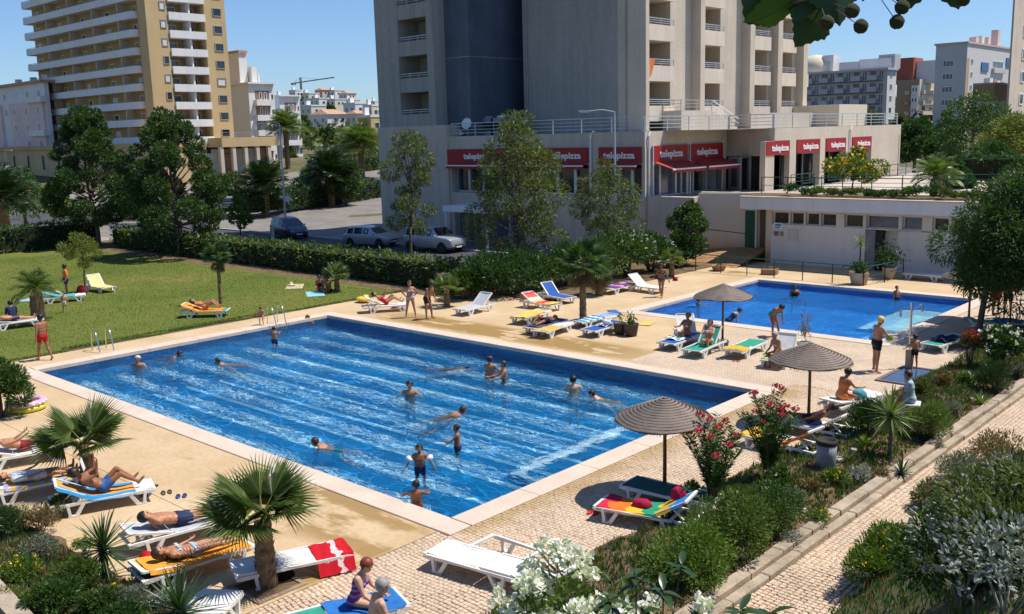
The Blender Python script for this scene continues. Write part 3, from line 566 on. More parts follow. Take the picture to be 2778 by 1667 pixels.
def awning(face,c,a0,a1,z,reach,drop,open_=True):
    a0,a1=min(a0,a1),max(a0,a1); mb=MB(HO)
    def pt(a,d,zz): return (a,c-d,zz) if face=='Y' else (c+d,a,zz)
    top=[pt(a0,0.1,z),pt(a1,0.1,z),pt(a1,reach,z-drop),pt(a0,reach,z-drop)]; bot=[(x,y,zz-0.03) for x,y,zz in top]
    mb.add(top+bot,[(0,1,2,3),(7,6,5,4),(0,4,5,1),(1,5,6,2),(2,6,7,3),(3,7,4,0)])
    o=mb.build('awning',REDAWN,hotel); v=MB(HO); n=10
    b0,b1=pt(a0,reach+.01,z-drop-.03),pt(a1,reach+.01,z-drop-.03)
    v.bar(b0,b1,0.05,0.09); v.build('awning_bar',WHITEP,o)
    w=MB(HO)
    for k in range(n):
        f0,f1=a0+(a1-a0)*(k+.02)/n,a0+(a1-a0)*(k+.98)/n; lo=0.24+0.03*(k%2)
        w.add([pt(f0,reach-.02,z-drop-.06),pt(f1,reach-.02,z-drop-.06),pt(f1,reach-.02,z-drop-lo),pt(f0,reach-.02,z-drop-lo)],[(0,1,2,3)])
    w.build('valance',REDAWN,o); return o
for a,b,t in ((1218,1392,0.46),(1408,1597,0.72),(1628,1741,0.5)):
    x0,x1=onY(a,430,50).x,onY(b,430,50).x; sign('Y',49.96,x0,x1,5.82,6.8,t); awning('Y',49.96,x0+.1,x1-.1,5.8,0.45,0.12)
# sunlit wing, face at X=-34.9
LX=-34.9
hp('parapet_band',LX-.5,LX,50.0+.695,59.8,6.82,RZ,mat=BEIGE2); hp('sill_band',LX-.5,LX,50.695,59.8,0,3.62,mat=BEIGE2); hp('wing_pier',LX-.5,LX,50.695,50.9,3.62,6.82,mat=BEIGE2); hp('wing_pier',LX-.5,LX,59.3,59.8,3.62,6.82,mat=BEIGE2)
yy=[onX(p,480,LX).y for p in (1762,1795,1838,1853,1868,1885,1921,1945,1962)]
for a,b in zip(yy[:-1],yy[1:]): window('X',LX-.42,a,b,3.64,5.75,hotel,HO,ALU,GLASSB if random.random()<.4 else GLASSD,0.1,0.3)
for a,b in ((1768,1861),(1868,1956)):
    y0,y1=onX(a,430,LX).y,onX(b,430,LX).y; sign('X',LX+.02,y0,y1,5.82,6.85,0.5,0.66); awning('X',LX+.02,y0+.05,y1-.05,5.85,1.5,0.42)
    for yb in (y0,y1):
        mb=MB(HO); mb.box(LX+.1,LX+.16,yb-.04,yb+.04,3.6,7.0); mb.build('awning_post',WHITEP,hotel)
# entrance recess and the far wing, face at X=-31.5
FX=-31.5
hp('entrance_wall',LX-.5,FX,60.2,61,5.9,RZ,mat=BEIGE); hp('entrance_wall',-32.1,FX,60.2,61,3.5,5.9,mat=BEIGE)
for a,b in ((1975,2003),(2003,2036)): window('Y',60.35,onY(a,480,60.2).x,onY(b,480,60.2).x,3.62,5.85,hotel,HO,ALU,GLASSB,0.12,0.12,mull=0,name='glass_door')
hp('entrance_back',LX-.5,-32.1,60.4,60.9,3.5,5.9,mat=DARKIN)
hp('wing_core',-59.9,-33.6,61,82.4,0,RZ-.03,mat=DARKIN)
y_end=onX(2437,400,FX).y
hp('wing_parapet_band',FX-.4,FX,61.0,y_end,6.9,RZ,mat=BEIGE2); hp('wing_base_wall',FX-.4,FX,61.0,y_end,0,3.5,mat=BEIGE2)
pil=[(2040,2076),(2142,2159),(2224,2238),(2294,2309),(2363,2437)]
for a,b in pil: 
    ya,yb=onX(a,430,FX).y,onX(b,430,FX).y; hp('wing_pier',FX-.4,FX,max(ya,61.005),yb,3.5,6.9,mat=BEIGE2)
for (a,b) in ((2077,2141),(2160,2223),(2239,2293),(2310,2362)):
    ya,yb=onX(a,430,FX).y,onX(b,430,FX).y; sign('X',FX-.1,ya+.02,yb-.02,5.95,6.88,0.58,0.6)
    window('X',FX-1.9,ya,ya+(yb-ya)*.55,3.55,5.9,hotel,HO,ALU,GLASSD,0.1,0.1,name='glass_door'); hp('porch_wall',FX-1.9,FX-1.8,ya+(yb-ya)*.56,yb,3.5,6.9,mat=BEIGE2)
hp('wing_end_wall',-59.9,FX,y_end,y_end+.4,0,RZ,mat=BEIGE2)
# drain pipes
for px,fc in ((1405,'Y'),(1605,'Y'),(1757,'X'),(2302,'X')):
    mb=MB(HO)
    if fc=='Y': x=onY(px,430,50).x; mb.tube([(x,49.9,3.6),(x,49.9,7.6),(x+.25,49.9,7.85)],0.06,6)
    else:
        c=LX if px<2000 else FX; y=onX(px,430,c).y; mb.tube([(c+.09,y,3.6),(c+.09,y,7.5),(c+.09,y+.2,7.75)],0.06,6)
    mb.build('drain_pipe',WHITEP,hotel)
# roof terrace and its railing
hp('roof_terrace',-59.85,FX-.45,52.01,y_end-.01,RZ-.019,RZ+.02,mat=CONC)
def railing(name,pts,root,off,mat,**kw):
    for p,q in zip(pts[:-1],pts[1:]):
        p,q=Vector(p),Vector(q); e_=(q-p).normalized()*.06; mb=MB(off); rail_line(mb,p+e_,q-e_,**kw); mb.build(name,mat,root)
railing('railing',[(-52.3,50.2,RZ),(LX-.2,50.2,RZ),(LX-.2,60.4,RZ),(FX-.2,60.4,RZ),(FX-.2,y_end+.1,RZ),(-50,y_end+.1,RZ)],hotel,HO,RAILM,h=0.92,rails=4,step=2.6,r_=0.04,post=0.055)
# tower: end block with loggias
TZ=46
hp('tower_end_wall',-60.25,-57.6,50.02,62,RZ,TZ,mat=GREYB); hp('tower_fin',-54.4,-53.7,50.02,62,RZ,TZ,mat=GREYB); hp('tower_back_wall',-57.6,-54.4,52.2,62,RZ,TZ,mat=GREYB)
for k in range(9):
    zb=8.42+2.7*k-(2.7 if k==0 else 0)*0
    hp('loggia_parapet',-57.6,-54.4,50.06,50.22,zb,zb+1.08,mat=GREYB); hp('loggia_slab',-57.59,-54.41,50.22,52.2,zb,zb+.16,mat=GREYB)
    mb=MB(HO); rail_line(mb,(-57.6,50.14,zb+1.08),(-54.4,50.14,zb+1.08),h=0.32,rails=2,step=1.0,r_=0.035); mb.build('loggia_railing',RAILM,hotel)
    window('Y',52.18,-56.1,-54.6,zb+.2,zb+2.35,hotel,HO,WHITEP,GLASSB,0.09,0.05,mull=1,name='balcony_door')
hp('tower_core',-53.68,-51.2,51.2,75,RZ,TZ+2,mat=SLATE); hp('core_joint',-53.67,-51.19,51.19,75.01,13.45,13.5,mat=CONC)
hp('tower_block',-49.3,-40.6,55,79,RZ,TZ,mat=GREYB); [hp('block_joint',-49.29,-40.61,54.994,55.1,8.4+2.7*k_,8.425+2.7*k_,mat=CONC) for k_ in range(1,8)]; [hp('end_joint',-60.245,-57.61,50.014,50.1,8.4+2.7*k_,8.425+2.7*k_,mat=CONC) for k_ in range(1,8)]
TX=-38.8
hp('tower_front_wall',-40.6,TX-.02,55.0,55.5,RZ+.02,TZ,mat=BEIGE2)
def TY(px): return onX(px,200,TX).y
fins=[(1732,1745),(1876,1888),(2011,2024),(2087,2099),(2157,2168)]
for i,(a,b) in enumerate(fins[1:]): hp('tower_fin',-40.6,TX+.75,TY(a),TY(b),RZ+.02,TZ,mat=BEIGE2)
hp('tower_fin',TX-.02,TX+.5,55.02,TY(1745),RZ+.02,TZ,mat=BEIGE2)
bays=[(1746,1818,1876),(1889,1953,2011),(2025,2080,2087),(2100,2148,2157),(2169,2182,2190)]
for bi,(a,b,c) in enumerate(bays):
    ya,yb,yc=TY(a),TY(b),TY(c)
    hp('tower_bay_wall',-40.6,TX,yb,yc-.01,RZ,TZ,mat=BEIGE2)
    for k in range(9):
        zb=8.42+2.7*k
        if zb>TZ-3: continue
        hp('balcony_parapet',TX+.22,TX+.36,ya+.01,yb+.05,zb,zb+1.05,mat=M('parapet_cream',(0.70,0.59,0.47),0.85,0.05,0.5,streak=0.15)); hp('balcony_slab',-40.59,TX+.22,ya+.01,yb-.01,zb,zb+.14,mat=BEIGE2)
        mb=MB(HO); rail_line(mb,(TX+.29,ya,zb+1.05),(TX+.29,yb,zb+1.05),h=0.42,rails=3,step=1.3,r_=0.04); mb.build('balcony_railing',RAILM,hotel)
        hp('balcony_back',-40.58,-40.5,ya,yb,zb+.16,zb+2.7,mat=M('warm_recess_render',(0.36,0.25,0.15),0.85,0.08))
        window('X',-40.5,ya+.2,ya+min(2.0,(yb-ya)*.55),zb+.17,zb+2.3,hotel,HO,WHITEP,GLASSB,0.09,0.05,name='balcony_door')
for px_ in (1432,1700): x_=onY(px_,200,55).x; mb=MB(HO); mb.tube([(x_,54.93,RZ),(x_,54.93,TZ-1)],.05,6); mb.build('wall_pipe',CONC,hotel)
# stair block and low walls on the terrace
hp('stair_block',-38.4,-36.9,57.2,61.2,RZ,9.1,mat=BEIGE2); mb=MB(HO); rail_line(mb,(-36.95,57.2,9.1),(-36.95,61.2,9.1),h=0.7,rails=3); rail_line(mb,(-38.4,57.25,9.1),(-36.95,57.25,9.1),h=0.7,rails=3); mb.build('stair_railing',RAILM,hotel)
for i in range(7): hp('stair_step',-38.4,-36.9,61.21+i*.5,61.7+i*.5,RZ,9.0-i*.18,mat=BEIGE2)
mb=MB(HO); mb.bar((-36.95,61.3,9.8),(-36.95,65,8.5),.05,.05); mb.bar((-36.95,61.3,9.45),(-36.95,65,8.15),.04,.04); mb.build('stair_handrail',WHITEP,hotel)
hp('terrace_low_wall',-36.8,-36.5,66,81,RZ,8.9,mat=BEIGE2); hp('terrace_block',-38.4,-34.4,76.5,82.0,RZ,9.5,mat=M('cream_block',(0.66,0.58,0.44),0.85,0.04))

def things_on_hotel():
    ACM=M('ac_casing',(0.62,0.61,0.58),0.5,0.06,3)
    spots=[((TX-1.3,TY(1785),16.0),'outdoor air conditioner high under the leftmost sunlit balcony'),((TX-1.1,TY(1922),15.9),'outdoor air conditioner on the upper balcony next to the second fin'),((TX-1.1,TY(1922),13.2),'outdoor air conditioner one floor below another on the same bay')]
    for (x,y,z),lb in spots:
        r_=empty('air_conditioner',(x,y,z),0,lb,'air conditioner','air conditioners on hotel balconies')
        q=MB(); q.box(-.45,.0,-.45,.45,0,.62,ch=.03); q.build('casing',ACM,r_); q=MB(); q.lathe([(.22,0),(.24,.02),(.1,.025),(.05,.03)],(0,0,0),16); o=q.build('fan_grille',DARKIN,r_); o.location=(0,-.12,.31); o.rotation_euler=(0,PI/2,0)
        q=MB(); q.bar((-.4,-.3,-.02),(-1.7,-.3,-.02),.05,.04); q.bar((-.4,.3,-.02),(-1.7,.3,-.02),.05,.04); q.build('bracket',ALU,r_)
    for i,(px,lb) in enumerate(((1325,'grey rooftop cooling unit left of the pair on the hotel terrace'),(1370,'grey rooftop cooling unit in the middle by the dark wall'),(1402,'small rooftop cooling unit nearest the plain grey wall'))):
        p=onY(px,350,53.0); w=1.0 if i<2 else .7
        r_=empty('rooftop_unit',(p.x,53.0,RZ+.02),0,lb,'cooling unit','rooftop cooling units'); q=MB(); q.box(-w,w,-.5,.5,0,1.25,ch=.04); q.build('casing',M('roof_unit',(0.34,0.35,0.35),0.5,0.1),r_); q=MB(); q.box(-w*.6,w*.75,-.53,-.5,.35,.95); q.build('grille',DARKIN,r_); q=MB(); q.box(-w*.5,w*.2,-.3,.3,1.25,1.42); q.build('hood',ALU,r_)
    for i,(px,py,lb,s_) in enumerate(((1267,337,'white satellite dish standing highest of the three on the terrace',.42),(1252,354,'white satellite dish lower left behind the terrace railing',.42),(1275,356,'white satellite dish lower right behind the terrace railing',.4))):
        p=onY(px,py,51.0+.25*i); r_=empty('satellite_dish',(p.x,p.y,RZ+.02),0,lb,'satellite dish','satellite dishes'); h=p.z-RZ
        q=MB(); q.lathe([(.03,-.06),(s_*.5,-.045),(s_*.85,0.02),(s_,.06),(s_,.075),(s_*.8,.03)],(0,0,0),20); o=q.build('dish',WHITEP,r_); o.location=(0,0,h); o.rotation_euler=(R(75),0,R(12)); q=MB(); q.tube([(0,.08,0),(0,.08,h)],.03,6); q.build('mast',ALU,r_); q=MB(); q.tube([(0,-.05,h),(0,-.35,h-.05)],.012,5); q.build('feed_arm',ALU,r_)
    # towel on a balcony
    q=MB(); x=TX+.38; y0,y1=TY(1746),TY(1764); zt=11.12+1.05+.42
    q.grid(lambda a,b_:(x+.03+.02*math.sin(a*9),y0+(y1-y0)*a*(1-.55*b_),zt-1.35*b_*(1-.25*a)),8,8); tag(q.build('towel',cloth('orange',(0.75,0.22,0.08))),'orange towel hung over the hotel balcony railing','towel')
    q=MB(); x0,x1=onY(1160,210,50).x,onY(1175,210,50).x; q.grid(lambda a,b_:(x0+(x1-x0)*a,50.03+.012*math.sin(a*8),12.95-.75*b_),6,4); tag(q.build('towel',cloth('paleblue',(0.42,0.55,0.66))),'pale blue towel hung on the shaded loggia railing','towel')
things_on_hotel()

# ---------------- retaining walls, upper terrace, changing rooms
q=MB(); q.box(-31.45,-28.2,52.3,62,0,UT); q.box(-34.85,-31.45,50.7,60.1,0,UT-.02); struct(q.build('restaurant_terrace',M('terrace_floor',(0.40,0.33,0.26),0.85,0.12,0.8)))
q=MB(); q.box(-28.2,30,52.9,150,-.05,UT); q.box(-31.4,-28.2,62.01,150,-.05,UT-.004); q.box(-31.4,30,150,260,-.05,UT+1.2); struct(q.build('upper_terrace',M('upper_pavement',(0.50,0.43,0.35),0.85,0.1,0.6)))
q=MB(); q.box(-26.5,6,53.0,58.0,UT-.2,UT+.03); struct(q.build('upper_lawn',LAWN))
wr=empty('retaining_wall',(-31.2,50.8,0),0,'cream retaining wall with stained foot below the restaurant','wall'); o=(-31.2,50.8,0)
mb=MB(o); mb.add([(-31.45,50.68,0),(-28.2+.0,52.28,0),(-28.2,52.28,3.9),(-31.45,50.68,4.0),(-31.45,52.29,0),(-28.4,52.29,0),(-28.4,52.29,3.9),(-31.45,52.29,4.0)],[(0,1,2,3),(3,2,6,7),(4,7,6,5),(0,4,5,1)])
def stainwall():
    mt,t,b=nodemat('stained_cream_wall'); L=t.links.new; tc=nn(t,'ShaderNodeTexCoord'); sx=nn(t,'ShaderNodeSeparateXYZ'); L(tc.outputs['Object'],sx.inputs[0])
    n1=nn(t,'ShaderNodeTexNoise',i_Scale=1.4,i_Detail=6.0); L(tc.outputs['Object'],n1.inputs[0]); ad=nn(t,'ShaderNodeMath',operation='MULTIPLY_ADD'); ad.inputs[1].default_value=-1.6; L(n1.outputs[0],ad.inputs[0]); L(sx.outputs[2],ad.inputs[2])
    mr=nn(t,'ShaderNodeMapRange'); mr.inputs[1].default_value=-0.6; mr.inputs[2].default_value=0.7; L(ad.outputs[0],mr.inputs[0])
    mx=nn(t,'ShaderNodeMix',data_type='RGBA'); L(mr.outputs[0],mx.inputs[0]); mx.inputs[6].default_value=(0.50,0.26,0.09,1); mx.inputs[7].default_value=(0.66,0.54,0.40,1); L(mx.outputs[2],b.inputs['Base Color']); b.inputs['Roughness'].default_value=0.9; return mt
STW=stainwall()
mb.build('wall',STW,wr)
mb=MB(o); mb.bar((-31.45,51.0,4.02),(-28.3,52.5,3.93),.35,.1); mb.build('wall_cap',BEIGE2,wr)
q=MB(); q.box(-28.6,-28.4,52.15,52.24,0,0)  # (door frame below)
gd=empty('green_door',(-28.75,52.0,0.75),0,'dark green narrow door at the end of the cream wall','door')
# shade wall between trees and wall
q=MB(); q.box(-34.88,-31.46,50.2,50.69,0,UT+.15); tag(q.build('restaurant_base_wall',BEIGE),'shaded beige base wall under the sunlit red signs','wall')
dW=MB((-28.75,52.0,.75)); dW.box(-29.15,-28.35,51.9,51.97,.75,2.95); dW.build('door_leaf',M('green_door',(0.014,0.09,0.045),0.5,0.1),gd)
dW=MB((-28.75,52.0,.75)); dW.box(-29.25,-28.25,51.975,52.05,.75,3.05); dW.build('door_frame',WHITEP,gd)
# earth ramp
q=MB(); q.add([(-33.5,49.2,0.0),(-27.5,48.2,0.0),(-27.5,52.2,.75),(-31.4,52.2,.9),(-31.4,50.2,.35)],[(0,1,2,3,4)]); q.grid(lambda a,b_:(-31.4+3.9*a,48.6+3.6*b_,0.02+.8*max(0,b_-.15)+.03*math.sin(a*11+b_*9)),10,10); struct(q.build('earth_ramp',M('orange_earth',(0.38,0.21,0.09),0.95,0.2,2.5,0.6,12)))
CO=(-20,51.4,0); cr_=empty('changing_rooms',CO,0,'low white changing room block with strip windows below a roof garden','building')
def cp(name,*a,mat=WHITEW): mb=MB(CO); mb.box(*a); return mb.build(name,mat,cr_)
CWX0,CWX1=-27.3,2.0
WH2=M('white_wall_lilac',(0.74,0.68,0.61),0.85,0.04,0.4,streak=0.1)
dxa,dxb=onY(2347,640,51.4).x,onY(2390,640,51.4).x
nx1=onY(2437,640,51.4).x
cp('wall',CWX0,dxa,51.4,52.9,0,2.25,mat=WH2); cp('wall',nx1,CWX1,51.4,52.9,0,2.2,mat=WH2); cp('wall_recess',dxb,nx1,52.0,52.9,0,2.25,mat=WH2)
cp('wall_upper',CWX0,CWX1,51.45,52.9,3.0,3.2,mat=WH2); cp('window_back',CWX0+.2,CWX1,52.2,52.9,2.25,3.0,mat=DARKIN)
cp('doorway_lintel',dxa,nx1,51.6,52.2,2.2,2.3,mat=WH2); cp('doorway_dark',dxa+.01,dxb-.3,52.3,52.5,0,2.2,mat=DARKIN); cp('door',dxa,dxb-.35,51.5,51.56,0,2.18,mat=M('grey_door',(0.22,0.22,0.24),0.5)); cp('door_frame',dxb-.34,dxb,51.5,52.2,0,2.2,mat=DARKIN)
piers=[2076,2094,2138,2143,2181,2185,2222,2227,2268,2285,2290,2342,2350,2437,2447,2503,2525,2530,2575,2583,2640]
wins=[(2094,2139),(2143,2180),(2185,2222),(2226,2268),(2290,2341),(2350,2438),(2448,2502),(2530,2574),(2582,2628),(2634,2680)]
last=CWX0
for a,b in wins:
    x0,x1=onY(a,590,51.4).x,onY(b,590,51.4).x
    window('Y',51.75,x0,x1,2.28,2.98,cr_,CO,WHITEP,GLASSB if a>2340 and a<2450 else M('olive_glass',(0.075,0.068,0.045),0.2,0.3),0.05,0.08)
    if x0-last>0.01: cp('window_pier',last,x0,51.42,52.2,2.25,3.0,mat=WH2)
    last=x1
    cp('window_sill',x0,x1,51.38,51.75,2.22,2.28,mat=WH2)
cp('roof_fascia',-28.45,CWX1,50.35,52.95,3.18,3.86,mat=M('fascia_white',(0.74,0.69,0.64),0.8,0.04,0.4,streak=0.12)); cp('roof_edge',-28.5,CWX1,50.3,50.75,3.861,3.92,mat=BEIGE2)
cp('side_wall',CWX0-.02,CWX0+.3,51.38,53,0,3.18,mat=STW)
rb=MB(); rb.box(-28.3,CWX1,50.75,52.95,3.7,3.95); struct(rb.build('roof_bed',EARTH))
# notices on the wall
for px0,px1,py0,py1,txt,col in ((2098,2124,606,622,'PISCINA',(0.30,0.45,0.5)),(2099,2113,628,640,'WC',(0.45,0.22,0.16)),(2116,2126,629,641,'i',(0.42,0.36,0.28))):
    a,b=onY(px0,py1,51.38),onY(px1,py0,51.38); r_=empty('wall_notice',((a.x+b.x)/2,51.39,a.z),0,{'PISCINA':'small pale blue notice on the white changing room wall','WC':'brown pictogram notice below the pale blue notice','i':'tan pictogram notice right of the brown one'}[txt],'notice')
    q=MB(); w=(b.x-a.x)/2; q.box(-w,w,-.02,.005,0,b.z-a.z); q.build('board',M('notice_%s'%txt,tuple(min(1,c*1.9) for c in col) if txt=='PISCINA' else col,0.6,0.1),r_)
    q=MB(); q.box(-w*.6,w*.6,-.026,-.02,(b.z-a.z)*.55,(b.z-a.z)*.8); q.box(-w*.7,w*.4,-.026,-.02,(b.z-a.z)*.2,(b.z-a.z)*.38); q.build('print',M('notice_print',(0.1,0.1,0.12),0.7),r_)
a,b=onY(2137,653,51.38),onY(2165,624,51.38); q=MB(); q.box(a.x,b.x,51.33,51.4,a.z,b.z,ch=0.01); q.box(a.x+.06,b.x-.06,51.325,51.33,a.z+.06,b.z-.06); tag(q.build('meter_cabinet',M('meter_box',(0.62,0.57,0.5),0.6,0.05)),'square pale meter cabinet on the changing room wall','cabinet')
# bench-like lounger slab is built with the loungers

# ---------------- background blocks
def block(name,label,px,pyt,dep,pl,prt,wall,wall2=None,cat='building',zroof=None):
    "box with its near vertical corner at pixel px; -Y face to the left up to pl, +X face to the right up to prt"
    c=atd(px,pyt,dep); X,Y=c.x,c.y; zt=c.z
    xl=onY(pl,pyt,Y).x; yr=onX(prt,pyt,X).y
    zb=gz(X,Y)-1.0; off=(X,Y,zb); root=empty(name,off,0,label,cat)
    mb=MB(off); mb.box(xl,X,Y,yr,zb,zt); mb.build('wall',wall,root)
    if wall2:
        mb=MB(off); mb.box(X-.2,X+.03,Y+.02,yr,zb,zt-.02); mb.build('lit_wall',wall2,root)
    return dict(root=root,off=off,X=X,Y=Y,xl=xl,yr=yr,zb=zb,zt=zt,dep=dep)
def bpart(B,name,*a,mat=None):
    mb=MB(B['off']); mb.box(*a); return mb.build(name,mat,B['root'])
def winrow(B,face,a0,a1,n,z,h,w,fm=WHITEP,pm=GLASSD,name='window'):
    for i in range(n):
        a=a0+(a1-a0)*(i+.5)/n; window(face,B['Y'] if face=='Y' else B['X']+.03,a-w/2,a+w/2,z,z+h,B['root'],B['off'],fm,pm,0.12,0.1,name=name)
# yellow tower
T=block('apartment_tower','tall yellow apartment tower with long curved white balconies','x',0,0,0,0,None) if False else None
c=atd(425,190,150.0); X,Y=c.x,c.y; zb=gz(X,Y)-1; off=(X,Y,zb)
yt=empty('apartment_tower',off,0,'tall yellow apartment tower with long white balconies','building')
B=dict(root=yt,off=off,X=X,Y=Y,zb=zb)
xl=onY(103,190,Y).x; ZT=zb+42; pitch=onY(390,47,Y).z-onY(390,97.3,Y).z; z0=onY(390,51,Y).z   # parapet bottom of one floor
yrs=[onX(p,190,X).y for p in (425,466,566,622)]
def yp(name,*a,mat): return bpart(B,name,*a,mat=mat)
yp('wall',xl,X-2.61,Y,yrs[3],zb,ZT,mat=YEL2)
yp('corner_wall',X-2.6,X,Y-1.0,yrs[1],zb,ZT,mat=YEL); yp('end_wall',X-2.6,X,yrs[2],yrs[3],zb,ZT,mat=YEL)
ks=[k for k in range(-9,5) if z0+k*pitch>zb+3 and z0+k*pitch<ZT-1]
for k in ks:
    zz=z0+k*pitch
    # long balcony with rounded end
    mb=MB(off); x0=onY(80,190,Y-1.6).x; x1=X-2.9; n=8; pts=[(x0,Y),(x0,Y-1.75)]+[(x1-.9+.9*math.sin(t),Y-1.75+.9-.9*math.cos(t)) for t in [PI/2*i/n for i in range(n+1)]]+[(x1,Y)]
    mb.prism(pts,zz,zz+.18); bal=mb.build('balcony',WHITEW,yt)
    mb=MB(off)
    for p_,q_ in zip(pts[:-1],pts[1:]): mb.bar((*p_,zz+.55),(*q_,zz+.55),.12,1.1)
    mb.build('parapet',WHITEW,bal)
    mb=MB(off)
    for p_,q_ in zip(pts[:-1],pts[1:]): mb.bar((*p_,zz+1.22),(*q_,zz+1.22),.06,.06)
    mb.build('handrail',GLASSD,bal)
    for i in range(4):
        xa=x0+(x1-x0)*(i+1)/4.6; mb=MB(off); mb.box(xa-.1,xa+.1,Y-1.5,Y,zz+.18,zz+pitch-.02); mb.build('balcony_partition',M('partition_cream',(0.62,0.52,0.40),0.8,0.05),bal)
    for i in range(9):
        xa=xl+(x1-xl)*(i+.5)/9; w=.75 if i%3 else 1.0
        window('Y',Y,xa-w,xa+w*.6,zz+.2,zz+pitch*.78,yt,off,YEL2 if i%2 else WHITEP,random.choice([GLASSD,SHUT,M('ochre_shutter',(0.40,0.27,0.12),0.7),M('ochre_shutter',(0.40,0.27,0.12),0.7)]),0.1,0.08,name='balcony_door')
    # side: windows, recessed bay with white parapets
    zw=zz+1.2
    window('X',X,(yrs[0]*.45+yrs[1]*.55)-.1,(yrs[0]*.1+yrs[1]*.9),zw,zw+1.3,yt,off,CONC,random.choice([GLASSD,SHUT,SHUT]),0.12,0.1)
    window('X',X,yrs[2]*.62+yrs[3]*.38,yrs[2]*.2+yrs[3]*.8,zw-.4,zw+.9,yt,off,CONC,random.choice([GLASSD,GLASSD,SHUT]),0.12,0.1)
    yp('bay_parapet',X-1.0,X-.3+.55,yrs[1]+.15,yrs[2]-.02,zz-.2,zz+.95,mat=WHITEW); yp('bay_slab',X-2.6,X-1.0,yrs[1],yrs[2],zz-.2,zz,mat=WHITEW)
    yp('bay_divider',X-2.5,X-.1,(yrs[1]*.42+yrs[2]*.58),(yrs[1]*.42+yrs[2]*.58)+.25,zz+.95,zz+pitch-.2,mat=WHITEW)
    for q0,q1 in ((.08,.42),(.66,.9)): window('X',X-2.55,yrs[1]*(1-q0)+yrs[2]*q0,yrs[1]*(1-q1)+yrs[2]*q1,zz+.1,zz+pitch*.75,yt,off,WHITEP,random.choice([GLASSD,GLASSB]),0.1,0.06,name='balcony_door')
# podium of the yellow tower
po=empty('shop_podium',(X-10,Y-8,zb),0,'long low ochre podium with tall narrow windows beneath the yellow tower','building'); B2=dict(root=po,off=(X-10,Y-8,zb),X=X,Y=Y-8)
p1=onY(20,400,Y-8); p2=onY(440,400,Y-8); zt=onY(300,404,Y-8).z
bpart(B2,'wall',p1.x-20,p2.x,Y-8,Y-1.2,zb,zt,mat=YEL); bpart(B2,'cornice',p1.x-20,p2.x+.3,Y-8.3,Y-1.2,zt,zt+.7,mat=YEL2)
for i in range(9):
    xa=p1.x+(p2.x-p1.x)*(i+.35)/9; window('Y',Y-8,xa,xa+.9,zt-3.4,zt-.9,po,B2['off'],CONC,DARKIN,0.1,0.08); 
po=empty('arcade_shops',(X+2,Y+20,zb),0,'low cream arcade with shaded openings right of the yellow tower','building'); B2=dict(root=po,off=(X+2,Y+20,zb),X=X+4,Y=Y+6)
ya,yb=onX(600,400,X+4).y,onX(760,400,X+4).y; zt=onX(700,372,X+4).z
bpart(B2,'roof_slab',X-8,X+4.3,ya,yb,zt-1.5,zt,mat=YEL); bpart(B2,'back_wall',X-8,X,ya,yb,zb,zt-1.5,mat=DARKIN)
for i in range(6):
    q=ya+(yb-ya)*i/5; bpart(B2,'pillar',X+3.5,X+4.2,q-.3,q+.3,zb,zt-1.5,mat=BEIGE2)
for i in range(5):
    q=ya+(yb-ya)*(i+.2)/5; bpart(B2,'shutter',X+.02,X+.1,q,q+(yb-ya)*.12,zb+1.2,zt-1.8,mat=[SHUT,TERRA,WHITEW][i%3])
mb=MB(B2['off']); rail_line(mb,(X+4.2,ya,zt),(X+4.2,yb,zt),h=.8,rails=2,step=3); mb.build('railing',RAILM,po)
# pink and white block at the far left
B=block('apartment_block','pink and white apartment block at the far left behind palms',118,222,170,-90,130,WHITEW)
for k in range(6):
    zz=B['zt']-2.6-2.95*k
    for i,(f0,f1) in enumerate(((.02,.46),(.58,.99))):
        xa,xb=B['xl']+(B['X']-B['xl'])*f0,B['xl']+(B['X']-B['xl'])*f1
        if k>0: bpart(B,'pink_panel',xa,xb,B['Y']-.5,B['Y'],zz-.7,zz+2.24,mat=PINKW)
    if k==0: bpart(B,'cornice',B['xl'],B['X']+.5,B['Y']-.7,B['Y']+6,B['zt']-.1,B['zt']+.35,mat=TERRA)
    for i in range(7):
        xa=B['xl']+(B['X']-B['xl'])*(i+.55)/7; pin=(i in(0,1,4,5,6)) and k>0
        if xa> -999: window('Y',B['Y']-(.5 if pin else 0),xa-.55,xa+.55,zz,zz+1.35,B['root'],B['off'],WHITEP,random.choice([GLASSD,SHUT,GLASSD]),0.12,0.08,mull=1)
    if k%2==0: bpart(B,'balcony',B['X']-6,B['X']+.8,B['Y']-1.2,B['Y'],zz-.9,zz+.1,mat=WHITEW)
for i in range(3): bpart(B,'chimney',B['X']-4-i*7,B['X']-3.2-i*7,B['Y']+2,B['Y']+3,B['zt'],B['zt']+1.4,mat=WHITEW)
